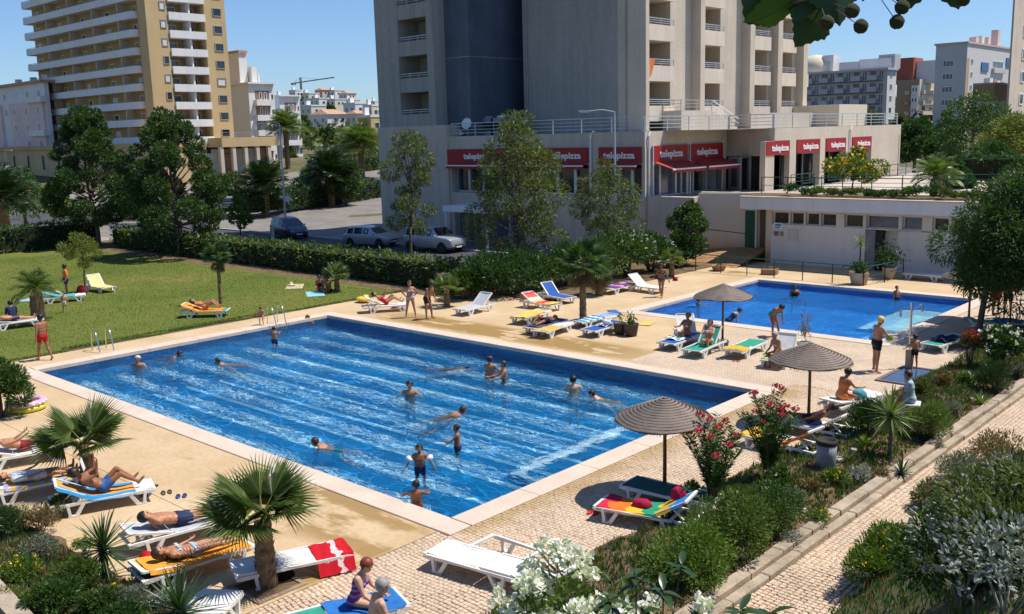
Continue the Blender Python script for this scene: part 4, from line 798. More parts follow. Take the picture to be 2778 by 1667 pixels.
# white blocks right of the tower
def whiteblock(px,pyt,dep,pl,pr_,label,nf,tops=True):
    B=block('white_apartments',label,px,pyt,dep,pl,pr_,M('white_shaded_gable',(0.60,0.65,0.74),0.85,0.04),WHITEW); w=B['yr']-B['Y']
    for k in range(nf):
        zz=B['zt']-3.0-2.9*k
        q0,q1=B['Y']+w*.24,B['Y']+w*.80
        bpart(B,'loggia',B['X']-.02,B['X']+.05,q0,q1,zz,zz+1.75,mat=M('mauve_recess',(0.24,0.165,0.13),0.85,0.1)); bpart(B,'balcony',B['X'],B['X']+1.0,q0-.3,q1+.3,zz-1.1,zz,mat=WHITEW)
        for t_ in (.3,.62): window('X',B['X']+.05,q0+(q1-q0)*t_,q0+(q1-q0)*(t_+.16),zz+.05,zz+1.5,B['root'],B['off'],WHITEP,GLASSD,.08,.04,name='balcony_door')
        window('X',B['X']+.03,B['Y']+w*.87,B['Y']+w*.95,zz+.1,zz+1.1,B['root'],B['off'],CONC,GLASSD,.1,.06)
    bpart(B,'roof_edge',B['xl'],B['X']+.6,B['Y']-.3,B['yr'],B['zt'],B['zt']+.3,mat=WHITEW)
    if tops:
        bpart(B,'penthouse',B['xl']+1,B['X']-3,B['Y']+w*.05,B['Y']+w*.35,B['zt']+.3,B['zt']+6.0,mat=WHITEW); bpart(B,'penthouse_roof',B['xl']+.7,B['X']-2.7,B['Y']+w*.03,B['Y']+w*.37,B['zt']+6.0,B['zt']+6.5,mat=TERRA)
        bpart(B,'stair_tower',B['X']-4,B['X']-2,B['Y']+w*.4,B['Y']+w*.6,B['zt']+.3,B['zt']+3.4,mat=WHITEW); bpart(B,'chimney',B['X']-3,B['X']-2.2,B['Y']+w*.66,B['Y']+w*.72,B['zt']+.3,B['zt']+2.2,mat=WHITEW); window('Y',B['Y']+w*.05,B['xl']+2,B['xl']+3.2,B['zt']+2.2,B['zt']+4,B['root'],B['off'],CONC,GLASSD,.1,.08)
    return B
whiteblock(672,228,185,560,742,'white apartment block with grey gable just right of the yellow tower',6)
whiteblock(757,262,196,735,812,'narrower white apartment block behind the date palm',5,False)
# hillside houses
HM=[WHITEW,M('house_cream',(0.68,0.60,0.48),0.85,0.05),M('house_peach',(0.66,0.47,0.36),0.85,0.05),M('house_yellow',(0.56,0.39,0.16),0.85,0.05)]
def house(px,pyt,pyb,wpx,dep,label,mi,roof):
    c=atd(px,pyb,dep); s_=dep/F_PX; w=wpx*s_; h=(pyb-pyt)*s_; dpt=max(4,w*.7); d0=w*.45
    off=(c.x,c.y,c.z); r_=empty('hillside_house',off,0,label,'house','houses on the far hillside')
    q=MB(); q.box(-w*.5,w*.35,-d0*.3,dpt,-9,h); q.build('wall',HM[mi],r_)
    q=MB()
    if roof=='t': 
        q.add([(-w*.55,-d0*.35,h+.004),(w*.4,-d0*.35,h+.004),(w*.4,dpt,h+.004),(-w*.55,dpt,h+.004),(-w*.1,-d0*.0,h+w*.16),(-w*.1,dpt*.7,h+w*.16)],[(0,1,4),(1,2,5,4),(2,3,5),(3,0,4,5),(0,3,2,1)]); q.build('roof',TERRA,r_)
    else: q.box(-w*.52,w*.37,-d0*.34,dpt,h+.004,h+.5); q.box(-w*.3,-w*.15,0,dpt*.3,h+.5,h+2.2); q.build('roof_parapet',WHITEW,r_)
    n=max(2,int(w/4.5)); nf=max(1,int(h/3.1))
    for f_ in range(nf):
        for i in range(n):
            xa=-w*.45+w*.78*(i+.5)/n; window('Y',-d0*.3,xa-.7,xa+.7,h-2.5-3*f_,h-1.1-3*f_,r_,(0,0,0),WHITEP,GLASSD,.1,.05)
            if i<2: yb_=dpt*(i+.6)/2.6; window('X',w*.35,yb_-.7,yb_+.7,h-2.5-3*f_,h-1.1-3*f_,r_,(0,0,0),WHITEP,GLASSD,.1,.05)
hh=[(760,262,284,40,420,0,'f','white flat house at the left end of the hill row'),(800,248,285,34,520,0,'f','tall white house left of the crane mast'),(835,256,290,44,520,1,'f','cream house right below the crane'),(872,246,282,40,600,2,'t','peach house with tiled roof near the hill top'),(905,248,284,44,600,0,'f','white house on the crest of the hill'),(938,255,290,40,590,0,'t','white house with tiled roof right of the crest'),(862,270,305,52,470,0,'f','broad white house in the middle of the slope'),(905,272,306,46,470,1,'f','cream house in the middle of the slope'),(948,274,306,40,500,0,'f','white house lower right on the slope'),(840,290,325,60,380,1,'f','cream house half hidden by trees'),(958,284,318,60,330,0,'f','white villa with many windows right of the dark tree'),(880,312,340,90,300,0,'t','white villa with orange tiled roof at tree height'),(962,310,345,56,280,1,'t','cream villa with orange tiled roof'),(1005,290,330,44,300,1,'f','cream house beside the hotel edge'),(1000,320,372,70,215,3,'f','yellow house with dark balcony next to the hotel edge'),(600,300,330,40,500,0,'f','white house glimpsed beside the yellow tower'),(1015,278,300,22,420,0,'f','white tower house right behind the yellow house')]
for (px,a,b,w,d,mi,rf,lb) in hh: house(px,a,b,w,d,lb,mi,rf)
# crane
c=atd(818,258,560); s_=560/F_PX; cr=empty('tower_crane',(c.x,c.y,c.z),0,'thin grey tower crane standing behind the hillside houses','crane'); ST=M('crane_steel',(0.24,0.23,0.22),0.6)
rx=CR.copy(); rx.z=0; rx.normalize()
q=MB(); q.bar((0,0,-14),(0,0,46*s_),.9,.9); q.build('mast',ST,cr); q=MB(); q.bar(tuple(rx*(-22*s_)+Vector((0,0,31*s_))),tuple(rx*(92*s_)+Vector((0,0,44*s_))),.55,.6); q.build('jib',ST,cr); q=MB(); p=rx*(-20*s_); q.box(p.x-1.1,p.x+1.1,p.y-1.1,p.y+1.1,27*s_,32*s_); q.build('counterweight',ST,cr)
q=MB(); q.bar((0,0,46*s_),tuple(rx*(50*s_)+Vector((0,0,39.5*s_))),.12,.12); q.bar((0,0,46*s_),tuple(rx*(-20*s_)+Vector((0,0,32*s_))),.12,.12); q.build('tie_cable',ST,cr)

# right-hand background
GL=M('grey_lilac_render',(0.52,0.50,0.49),0.85,0.05,0.2)
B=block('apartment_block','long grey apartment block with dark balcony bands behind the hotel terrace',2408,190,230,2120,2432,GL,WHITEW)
for k in range(8):
    zz=B['zt']-2.3-2.75*k
    bpart(B,'balcony_band',B['xl']+6,B['X']-1.2,B['Y']-.9,B['Y'],zz-.15,zz+.05,mat=SLATE)
    w=B['X']-B['xl']-7; 
    for i in range(5):
        a=B['xl']+6.5+w*i/5; bpart(B,'balcony_parapet',a,a+w*.115,B['Y']-.95,B['Y']-.02,zz+.06,zz+1.15,mat=GL)
        window('Y',B['Y'],a+w*.125,a+w*.185,zz+.1,zz+2.2,B['root'],B['off'],ALU,GLASSB,.1,.05,mull=1,name='balcony_door'); window('Y',B['Y'],a+.3,a+w*.1,zz+1.2,zz+2.3,B['root'],B['off'],ALU,GLASSB,.08,.05)
    window('X',B['X']+.03,B['Y']+1.5,B['Y']+3.0,zz+.4,zz+1.8,B['root'],B['off'],WHITEP,GLASSD,.1,.05)
bpart(B,'roof_slab',B['xl']-.5,B['X']+.5,B['Y']-1,B['yr'],B['zt'],B['zt']+.5,mat=GL)
for i,(f_,w_,h_) in enumerate(((.2,6,2.4),(.34,3,4.2),(.5,5,2.2),(.68,8,2.6),(.85,4,3.4))):
    x=B['xl']+(B['X']-B['xl'])*f_; bpart(B,'penthouse',x,x+w_,B['Y']+3+.37*i,B['Y']+8,B['zt']+.5,B['zt']+.5+h_,mat=[GL,WHITEW][i%2])
x=B['xl']+3; mb=MB(B['off']); mb.ell((x+4,B['Y']+5,B['zt']+1.2),(4.6,4,4.0),14,8); mb.build('dome',M('dome_cream',(0.7,0.6,0.45),0.7,0.05),B['root'],True)
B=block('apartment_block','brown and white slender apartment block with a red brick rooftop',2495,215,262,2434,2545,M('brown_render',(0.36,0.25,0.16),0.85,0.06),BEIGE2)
for k in range(8):
    zz=B['zt']-3-2.8*k; w=B['X']-B['xl']
    for f0 in (.55,): bpart(B,'balcony',B['xl']+w*.42,B['xl']+w*.6,B['Y']-1,B['Y'],zz-1,zz,mat=[BEIGE2,TERRA][k%2])
    bpart(B,'white_bay',B['xl']+w*.68,B['xl']+w*.98,B['Y']-.4,B['Y'],zz-1.4,zz+1.38,mat=WHITEW)
    for i in range(2): window('Y',B['Y']-.4,B['xl']+w*(.72+.13*i),B['xl']+w*(.80+.13*i),zz-.3,zz+.8,B['root'],B['off'],WHITEP,GLASSD,.08,.05)
    bpart(B,'side_balcony',B['X'],B['X']+1,B['Y']+1,B['yr']-1,zz-1,zz,mat=BEIGE2); window('X',B['X']+.03,B['Y']+2,B['Y']+5,zz+.1,zz+1.6,B['root'],B['off'],WHITEP,GLASSD,.1,.05)
bpart(B,'brick_penthouse',B['xl']-2,B['xl']+3.5,B['Y']+2,B['Y']+9,B['zt']-1,B['zt']+6,mat=M('red_brick',(0.36,0.10,0.06),0.85,0.12,2)); bpart(B,'white_penthouse',B['xl']+3.6,B['xl']+9,B['Y']+4,B['Y']+9,B['zt']-1,B['zt']+5,mat=WHITEW)
B=block('apartment_block','pale apartment block with blue roof panels at the right',2625,118,205,2540,2755,GL,M('pale_lilac_wall',(0.60,0.575,0.55),0.85,0.04))
w=B['X']-B['xl']; v_=B['yr']-B['Y']
for k in range(7):
    zz=B['zt']-4.6-2.75*k
    window('Y',B['Y'],B['xl']+w*.25,B['xl']+w*.60,zz,zz+1.3,B['root'],B['off'],WHITEP,GLASSD,.1,.08,mull=2)
    window('X',B['X']+.03,B['Y']+v_*.08,B['Y']+v_*.12,zz+.4,zz+1.5,B['root'],B['off'],WHITEP,GLASSD,.08,.06)
    window('X',B['X']+.03,B['Y']+v_*.52,B['Y']+v_*.74,zz,zz+1.6,B['root'],B['off'],WHITEP,GLASSD,.1,.08,mull=2); bpart(B,'balcony',B['X'],B['X']+.7,B['Y']+v_*.5,B['Y']+v_*.76,zz-1.1,zz-.05,mat=GL)
    window('X',B['X']+.03,B['Y']+v_*.88,B['Y']+v_*.93,zz+.2,zz+1.5,B['root'],B['off'],WHITEP,M('rusty_shutter',(0.25,0.13,0.08),0.7),.08,.06)
bpart(B,'ochre_strip',B['X']-.1,B['X']+.05,B['Y']+.3,B['Y']+v_*.05,B['zb'],B['zt']-3,mat=YEL2)
bpart(B,'blue_panel',B['X'],B['X']+.25,B['Y']+v_*.28,B['Y']+v_*.42,B['zt']-5.5,B['zt']-3.6,mat=M('blue_panel',(0.06,0.16,0.33),0.6)); bpart(B,'blue_panel',B['X'],B['X']+.25,B['Y']+v_*.8,B['Y']+v_*.99,B['zt']-4,B['zt']-2,mat=M('blue_panel',(0.06,0.16,0.33),0.6))
bpart(B,'roof_edge',B['xl']-.3,B['X']+.3,B['Y']-.3,B['yr'],B['zt'],B['zt']+.4,mat=M('pink_edge',(0.6,0.45,0.40),0.8))
for f_,h_ in ((.3,1.6),(.42,2.0),(.55,2.0),(.75,4.0)): bpart(B,'chimney',B['X']-3,B['X']-1.5,B['Y']+v_*f_,B['Y']+v_*(f_+.05),B['zt']+.4,B['zt']+.4+h_,mat=[WHITEW,PINKW][int(f_*10)%2])
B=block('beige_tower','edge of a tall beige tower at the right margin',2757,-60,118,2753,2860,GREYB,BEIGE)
for k in range(7): winrow(B,'X',B['Y']+3,B['yr']-2,3,B['zt']-4-2.8*k,1.4,1.6)
B=block('low_building','low brown and grey building behind the round green tree',2700,228,128,2640,2900,M('brown_fascia',(0.30,0.20,0.12),0.85,0.06),M('brown_fascia',(0.30,0.20,0.12),0.85,0.06))
bpart(B,'grey_wall',B['xl'],B['X']+.1,B['Y']-.1,B['yr'],B['zb'],B['zt']-2.2,mat=GL); bpart(B,'roof_deck',B['xl'],B['X'],B['Y'],B['yr'],B['zt'],B['zt']+.2,mat=CONC)
winrow(B,'X',B['Y']+4,B['Y']+26,5,B['zt']-4.6,1.4,1.8)
for i in range(4): bpart(B,'roof_vent',B['X']-3-i,B['X']-2.2-i,B['Y']+5+i*5,B['Y']+6.4+i*5,B['zt']+.2,B['zt']+1.0,mat=[WHITEW,TERRA][i%2])
# ================================================================ VEGETATION
def rdir(n,r2=rng):
    v=r2.normal(size=(n,3)); return v/np.linalg.norm(v,axis=1,keepdims=True)
def leafmesh(name,C,size,mat,aspect=0.42,dirs=None,jit=0.6,up=0.15,fold=0.0,sj=0.35):
    n=len(C); d=rdir(n)
    if dirs is not None: d=dirs+jit*d
    d[:,2]+=up; d/=np.linalg.norm(d,axis=1,keepdims=True)
    w=np.cross(d,rdir(n)); w/=np.linalg.norm(w,axis=1,keepdims=True)+1e-9
    s=size*(1-sj+2*sj*rng.random(n))[:,None]; nrm=np.cross(d,w)
    V=np.stack([C-d*s*.5,C+w*s*aspect*.5+nrm*s*fold-d*s*.08,C+d*s*.5,C-w*s*aspect*.5+nrm*s*fold-d*s*.08],1)
    return npmesh(name,V.reshape(-1,3),np.arange(n*4).reshape(-1,4),mat)
def clumppts(cl,n,inner=0.5,flat=0.85):
    "points through clump volumes, thick near the surface"
    r_=np.array([c[3] for c in cl]); pr_=r_**2/np.sum(r_**2); idx=rng.choice(len(cl),n,p=pr_); d=rdir(n); c=np.array([c[:3] for c in cl])[idx]
    rad=(inner+(1-inner)*rng.random(n)**.6)*r_[idx]; o=d*rad[:,None]; o[:,2]*=flat; return c+o,d
BARK=M('bark',(0.14,0.10,0.07),0.9,0.25,6,0.8,25); BARKP=M('palm_bark',(0.26,0.165,0.085),0.9,0.3,8,0.9,30)
LM=dict(
 tree=leafmat('leaf_tree',(0.022,0.055,0.014),(0.065,0.115,0.028),(0.13,0.185,0.055),0.32),
 dark=leafmat('leaf_dark',(0.016,0.050,0.012),(0.045,0.10,0.022),(0.085,0.16,0.04),0.3), mid=leafmat('leaf_mid',(0.025,0.065,0.012),(0.075,0.135,0.025),(0.12,0.18,0.05)),
 olive=leafmat('leaf_olive',(0.055,0.078,0.021),(0.13,0.15,0.047),(0.27,0.27,0.12),0.32), hedge=leafmat('leaf_hedge',(0.045,0.085,0.014),(0.115,0.165,0.028),(0.20,0.25,0.07),0.3),
 bright=leafmat('leaf_bright',(0.05,0.11,0.012),(0.13,0.20,0.025),(0.20,0.26,0.05)), lime=leafmat('leaf_lime',(0.10,0.13,0.02),(0.20,0.22,0.04)),
 silver=leafmat('leaf_silver',(0.15,0.17,0.14),(0.36,0.38,0.34),(0.52,0.55,0.50),0.12), dry=leafmat('leaf_dry',(0.12,0.085,0.035),(0.24,0.17,0.08)), grey=leafmat('leaf_grey',(0.10,0.115,0.085),(0.20,0.21,0.16)),
 palm=leafmat('leaf_palm',(0.075,0.12,0.025),(0.16,0.21,0.06),(0.27,0.30,0.12),0.3,0.35,0.5), palmd=leafmat('leaf_palm_dark',(0.012,0.035,0.012),(0.035,0.075,0.018),None,0.15,0.4,0.4), yucca=leafmat('leaf_yucca',(0.016,0.048,0.010),(0.05,0.10,0.018),None,0.1,0.35,0.5),
 pink=leafmat('petal_pink',(0.50,0.035,0.06),(0.62,0.10,0.14),None,0.2), white=leafmat('petal_white',(0.72,0.72,0.66),(0.80,0.78,0.70),None,0.2), yellow=leafmat('petal_yellow',(0.75,0.42,0.02),(0.80,0.52,0.03),None,0.1), red=leafmat('petal_red',(0.40,0.012,0.02),(0.55,0.03,0.04),None,0.15), mauve=leafmat('petal_mauve',(0.36,0.12,0.30),(0.48,0.22,0.42),None,0.2))
def limb(mb,p,q,r0,r1,n=6,bend=.12,sides=7):
    p,q=Vector(p),Vector(q); L_=(q-p).length; o=Vector((random.uniform(-1,1),random.uniform(-1,1),random.uniform(-.3,.6)))*L_*bend
    pts=[p.lerp(q,i/n)+o*math.sin(PI*i/n) for i in range(n+1)]; mb.tube(pts,[r0+(r1-r0)*i/n for i in range(n+1)],sides); return pts
def tree(name,label,base,h,crown,nleaf,lsize,lm,cat='tree',tr=0.16,aspect=.42,group=None,up=.1,inner=.5,lean=(0,0),fork=.35,jit=.7,flat=.85):
    "crown: list of (dx,dy,z,r) relative to base"
    b=Vector(base); root=empty(name,b,random.uniform(0,.01),label,cat,group)
    mb=MB(); top=Vector((lean[0],lean[1],h*.82)); fz=Vector((lean[0]*.4,lean[1]*.4,h*fork))
    limb(mb,(0,0,-.1),fz,tr,tr*.8,5,.04,9); limb(mb,fz,top,tr*.8,tr*.15,6,.06,8)
    for (x,y,z,r_) in crown:
        st=fz.lerp(top,min(1,max(0,(z-h*fork)/(h*.82-h*fork+.01)*.75-.12))); limb(mb,st,(x,y,z),tr*.38,tr*.06,5,.12,5)
    mb.build('trunk',BARK,root,True)
    C,d=clumppts(crown,nleaf,inner,flat); link('crown',leafmesh('crown',C,lsize,lm,aspect,d,jit,up),root); return root
def rclumps(n,cx,cy,z0,z1,rx,ry,r0,r1,seed,shape='egg'):
    r2=random.Random(seed); out=[]
    for i in range(n):
        t=(i+.5)/n; z=z0+(z1-z0)*t
        f=((1-t)**.6+.1)*min(1,t*3+.45) if shape=='pyr' else math.sin(PI*min(1,(.15+.85*t)**.8))**.7
        a=i*2.4+r2.uniform(-.5,.5); q=r2.uniform(.35,1)**.6
        out.append((cx+math.cos(a)*rx*f*q,cy+math.sin(a)*ry*f*q,z+r2.uniform(-.2,.2),r2.uniform(r0,r1)*(0.65+.35*f)))
    return out
def hedge(name,label,p0,p1,w,h,dens,ls,lm,group=None):
    p0,p1=Vector((*p0,0)),Vector((*p1,0)); d=(p1-p0); L_=d.length; d.normalize(); s=Vector((d.y,-d.x,0)); root=empty(name,(p0+p1)/2+Vector((0,0,gz(*((p0+p1)/2)[:2]))),0,label,'hedge',group); o=root.location; zb=o.z
    # dark woody core
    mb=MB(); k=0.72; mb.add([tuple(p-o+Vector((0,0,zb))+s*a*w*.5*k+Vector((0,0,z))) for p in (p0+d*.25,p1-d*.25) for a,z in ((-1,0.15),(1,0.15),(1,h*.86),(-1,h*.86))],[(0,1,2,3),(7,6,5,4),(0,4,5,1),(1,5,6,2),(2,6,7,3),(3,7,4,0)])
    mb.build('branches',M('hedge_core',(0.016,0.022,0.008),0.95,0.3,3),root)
    per=2*h+w; n=int(L_*per*dens); t=rng.random(n)*L_; a=rng.random(n)*per; ins=rng.random(n)**2*.28
    off=np.where(a<h,-w/2,np.where(a<h+w,a-h-w/2,w/2)); z=np.where(a<h,a,np.where(a<h+w,h,h-(a-h-w)))
    bump=0.10*np.sin(t*1.9+off*3)+0.07*np.sin(t*4.7+z*3)+.05*np.sin(t*9.1+z*5)+rng.normal(0,.045,n)
    no=np.stack([np.where(a<h,-1,np.where(a<h+w,0,1.0)),np.where((a>=h)&(a<h+w),1.0,0)],1)
    off=off+no[:,0]*(bump-ins)*(.35+.65*np.minimum(1,z/h*2)); z=z+no[:,1]*(bump-ins)
    edge=np.minimum(t,L_-t); sh=np.clip(1-edge/.3,0,1); off=off*(1-.2*sh)
    C=np.array(p0-o+Vector((0,0,zb)))[None]+t[:,None]*np.array(d)[None]+off[:,None]*np.array(s)[None]; C[:,2]+=np.maximum(z,.05)
    D=np.array(s)[None]*no[:,0:1]+np.array([[0,0,1.]])*no[:,1:2]
    link('foliage',leafmesh('foliage',C,ls,lm,.5,D,1.0,.1),root); return root
def shrub(name,label,base,rx,ry,h,n,ls,lm,flower=None,fn=0,fs=.06,cat='shrub',group=None,aspect=.35,seed=0,up=.25,stems=True,jit=.6,nc=9,core=True):
    b=Vector(base); root=empty(name,b,0,label,cat,group); r2=random.Random(seed+int(b.x*10)); cl=[]
    for i in range(nc):
        a=i*2.4+r2.uniform(-.4,.4); q=math.sqrt((i+.5)/nc); cl.append((math.cos(a)*rx*q*.62,math.sin(a)*ry*q*.62,h*(.62-.22*q*q+r2.uniform(-.1,.1)),min(rx,ry,h)*r2.uniform(.34,.5)))
    C,d=clumppts(cl,n,.45,.95); C[:,2]=np.abs(C[:,2])+.02
    link('foliage',leafmesh('foliage',C,ls,lm,aspect,d,jit,up),root)
    if stems:
        mb=MB()
        for c in cl[:7]: limb(mb,(c[0]*.15,c[1]*.15,-.05),c[:3],.025*max(.5,h),.006,4,.1,5)
        mb.build('stem',BARK,root,True)
    if flower is not None:
        F_,d=clumppts(cl,fn,.98,.95); F_=F_[d[:,2]>-.1]; d=d[d[:,2]>-.1]; k=5; Cc=np.repeat(F_+d*ls*.3,k,0)+rng.normal(0,fs*.45,(len(F_)*k,3)); link('flowers',leafmesh('flowers',Cc,fs,flower,.8,np.repeat(d,k,0),.9,.2),root)['kind']='stuff'
    return root
# ---- palms
def fanblade(Rb,seg=26,span=215,seed=0):
    r2=random.Random(seed); V=[];Fc=[]
    for i in range(seg):
        a=R(-span/2+span*(i+.5)/seg); da=R(span/seg*.5); rr=Rb*(.80+.20*math.cos(a*.75))*r2.uniform(.93,1.04); rm=rr*.50; dz=-.10*Rb*abs(math.sin(a))
        def pt(ang,r_,z): return (math.sin(ang)*r_,math.cos(ang)*r_,z)
        n=len(V); dr=-.05*Rb*r2.uniform(.5,2.2)
        V+= [(0,0,0),pt(a-da,rm,dz*.5-.012*Rb),pt(a,rm*1.02,dz*.5+.03*Rb),pt(a+da,rm,dz*.5-.012*Rb),pt(a-da*.20,rr*.82,dz+dr*.4),pt(a+da*.20,rr*.82,dz+dr*.4),pt(a+r2.uniform(-.03,.03),rr,dz+dr)]
        Fc+=[(n,n+1,n+2),(n,n+2,n+3),(n+1,n+4,n+2),(n+2,n+4,n+5),(n+2,n+5,n+3),(n+4,n+6,n+5)]
    return V,Fc
def fanpalm(name,label,base,ht,tr,Rb,pet,nf,seed,lm=None,cat='palm',group=None,dead=0,elmin=-15,elmax=80,trunkmat=None,seg=26):
    lm=lm or LM['palm']; r2=random.Random(seed); root=empty(name,base,0,label,cat,group)
    mb=MB(); n=max(5,int(ht/.12)); prof=[]
    for i in range(n+1):
        t=i/n; prof.append((tr*(1.15-.35*t)*(1+.10*(i%2)),ht*t))
    mb.lathe([(tr*1.25,-.08)]+prof,(0,0,0),12); mb.build('trunk',trunkmat or BARKP,root)
    sc=MB()
    for i in range(int(26+ht*30)):     # old leaf bases on the trunk
        t=r2.random(); a=r2.uniform(0,2*PI); z=ht*t; rr=tr*(1.12-.35*t); c,s_=math.cos(a),math.sin(a); L_=tr*.55; w=tr*.32
        sc.add([(c*rr-s_*w,s_*rr+c*w,z),(c*rr+s_*w,s_*rr-c*w,z),(c*(rr+tr*.28),s_*(rr+tr*.28),z+L_)],[(0,1,2)])
    sc.build('leaf_bases',BARKP,root)['kind']='stuff'
    ms=[]
    for k in range(3):
        V,Fc=fanblade(Rb,seg,200+20*k,seed*7+k); q=MB()
        # petiole along +Y, blade from its end, bent outwards
        q.tube([(0,0,0),(0,pet*.5,.02*pet),(0,pet,0)],[.020,.016,.012],4,1)
        q.add([(x,pet+y,z) for x,y,z in V],Fc,0); ms.append(q.mesh('frond',[lm,M('petiole',(0.17,0.17,0.05),0.6,0.2)]))
        V2=q
    for i in range(nf+dead):
        az=i*2.39996+r2.uniform(-.25,.25); t=(i+.5)/nf; el=R(elmax-(elmax-elmin)*t**.8+r2.uniform(-7,7)) if i<nf else R(r2.uniform(-75,-50))
        o=link('frond',ms[i%3],root,(0,0,ht*(1.0 if i<nf else .95)-.03*t)); s_=r2.uniform(.85,1.05)*(1 if i<nf else .85)
        o.rotation_euler=(Matrix.Rotation(az,4,'Z')@Matrix.Rotation(el,4,'X')@Matrix.Rotation(r2.uniform(-.5,.5),4,'Y')).to_euler(); o.scale=(s_,s_,s_)
        if i>=nf: o.material_slots[0].link='OBJECT'; o.material_slots[0].material=LM['dry']
    return root
def pinnate(L_,nl,lm,seed,arch=.55,wd=.42):
    r2=random.Random(seed); q=MB(); pts=[]
    for i in range(11):
        t=i/10; pts.append(Vector((0,L_*(t-.12*t*t),L_*(arch*t-1.05*arch*t*t))))
    q.tube(pts,[.022*(1-.8*i/10)+.004 for i in range(11)],4,1)
    for i in range(nl):
        t=.12+.86*i/nl; k=min(9,int(t*10)); p=pts[k].lerp(pts[k+1],t*10-k); d=(pts[k+1]-pts[k]).normalized()
        ll=L_*wd*math.sin(PI*min(1,t*.9+.12))**.6*r2.uniform(.85,1.1)
        for s_ in (-1,1):
            o=Vector((s_*.80,0,0))+d*.65+Vector((0,0,r2.uniform(-.12,.22))); o.normalize(); tip=p+o*ll+Vector((0,0,-.15*ll)); mid=p+o*ll*.45; w=d*.028*L_/2.2+Vector((0,0,.006))
            q.add([tuple(p),tuple(mid-w),tuple(tip),tuple(mid+w)],[(0,1,2,3)],0)
    return q.mesh('frond',[lm,M('petiole',(0.17,0.17,0.05),0.6,0.2)])
def datepalm(name,label,base,ht,tr,L_,nf,seed,lm,nl=34,group=None,elmax=85,elmin=-20,bulb=1.0,arch=.55):
    r2=random.Random(seed); root=empty(name,base,0,label,'palm',group); mb=MB(); n=max(4,int(ht/.25)); mb.lathe([(tr*1.2,-.1)]+[(tr*(1.1+(bulb-1)*math.sin(PI*min(1,.25+.6*i/n)))*(1+.09*(i%2)),ht*i/n) for i in range(n+1)]+[(tr*.5,ht+.25)],(0,0,0),12); mb.build('trunk',BARKP,root)
    ms=[pinnate(L_,nl,lm,seed+k,arch) for k in range(2)]
    for i in range(nf):
        t=(i+.5)/nf; el=R(elmax-(elmax-elmin)*t**.75+r2.uniform(-6,6))
        o=link('frond',ms[i%2],root,(0,0,ht+.1)); o.rotation_euler=(Matrix.Rotation(i*2.39996+r2.uniform(-.2,.2),4,'Z')@Matrix.Rotation(el,4,'X')@Matrix.Rotation(r2.uniform(-.4,.4),4,'Y')).to_euler(); s_=r2.uniform(.85,1.08); o.scale=(s_,s_,s_)
    return root
def swordleaf(L_,w,lm):
    q=MB(); n=5; vs=[]
    for i in range(n+1):
        t=i/n; ww=w*(0.7+.6*t)*(1-t)**.55 if t<1 else 0; z=-.10*L_*t*t
        vs+=[(-ww,L_*t,z+ww*.4),(0,L_*t,z),(ww,L_*t,z+ww*.4)]
    fs=[]
    for i in range(n):
        for k in range(2): fs.append((i*3+k,i*3+k+1,i*3+k+4,i*3+k+3))
    q.add(vs,fs); return q.mesh('leaf',lm)
def yucca(name,label,base,ht,tr,L_,n,seed,lm=None,elmin=-35,group=None):
    r2=random.Random(seed); root=empty(name,base,0,label,'yucca',group); lm=lm or LM['yucca']
    mb=MB(); mb.tube([(0,0,-.05),(.01,0,ht*.5),(0,.01,ht)],[tr*1.2,tr,tr*.9],8); mb.build('stem',M('yucca_stem',(0.12,0.13,0.09),0.9,0.25,8,0.6,25),root)
    ms=[swordleaf(L_,.028,lm),swordleaf(L_*.86,.024,lm)]
    for i in range(n):
        t=(i+.5)/n; el=R(86-(86-elmin)*t**.85+r2.uniform(-8,8)); o=link('leaf',ms[i%2],root,(0,0,ht-.12*t*L_)); o.rotation_euler=(Matrix.Rotation(i*2.39996,4,'Z')@Matrix.Rotation(el,4,'X')).to_euler(); s_=r2.uniform(.85,1.1); o.scale=(s_,s_,s_)
    return root

# ---- hedges round the lawn
hedge('clipped_hedge','long clipped green hedge between the lawn and the parked cars',(-73.5,34.3),(-34.2,34.0),1.7,1.55,42,.20,LM['hedge'])
hedge('clipped_hedge','dark clipped hedge closing the far left end of the lawn',(-77.4,3),(-77.0,34.0),1.9,2.0,36,.22,LM['mid'])
a,b=P(655,596),P(1085,545); hedge('clipped_hedge','tall dark hedge under the date palms across the street',(a.x,a.y),(b.x,b.y),2.6,2.3,22,.3,LM['dark'])
a,b=P(850,520),P(1060,500); hedge('clipped_hedge','bright green hedge in front of the hotel end wall',(a.x,a.y),(b.x,b.y),3,2.6,16,.36,LM['mid'])
# ---- trees along the hedge
tb=P(268,668); tree('leafy_tree','tall dense dark green tree at the left end of the hedge',tb,11.0,rclumps(60,0,0,1.9,10.5,3.7,3.7,.5,1.15,1,'pyr'),38000,.21,LM['tree'],tr=.2,fork=.22)
tb=P(487,694); tree('leafy_tree','dense dark green tree right of the tallest one beside the hedge',tb,10.3,rclumps(60,0,0,1.7,9.8,4.0,4.0,.5,1.15,2,'pyr'),38000,.21,LM['tree'],tr=.19,fork=.2)
tb=P(235,797); tree('young_tree','young yellow-green feathery tree on the lawn beside a yellow lounger',tb,3.3,rclumps(14,0,0,1.7,3.1,.95,.95,.3,.5,3),3800,.15,LM['lime'],tr=.055,aspect=.22,fork=.45,lean=(-.1,.1),inner=.2)
tb=P(655,665); tree('young_tree','small light green tree behind the hedge left of the dark blue car',tb,3.6,rclumps(10,0,0,1.5,3.4,1.0,1.0,.4,.6,4),2600,.2,LM['bright'],tr=.06,fork=.35)
tb=P(150,628); tree('young_tree','bushy light green tree at the street corner on the far left',tb,4.6,rclumps(12,0,0,1.6,4.4,1.9,1.9,.6,.95,5),3600,.3,LM['bright'],tr=.08,fork=.3)
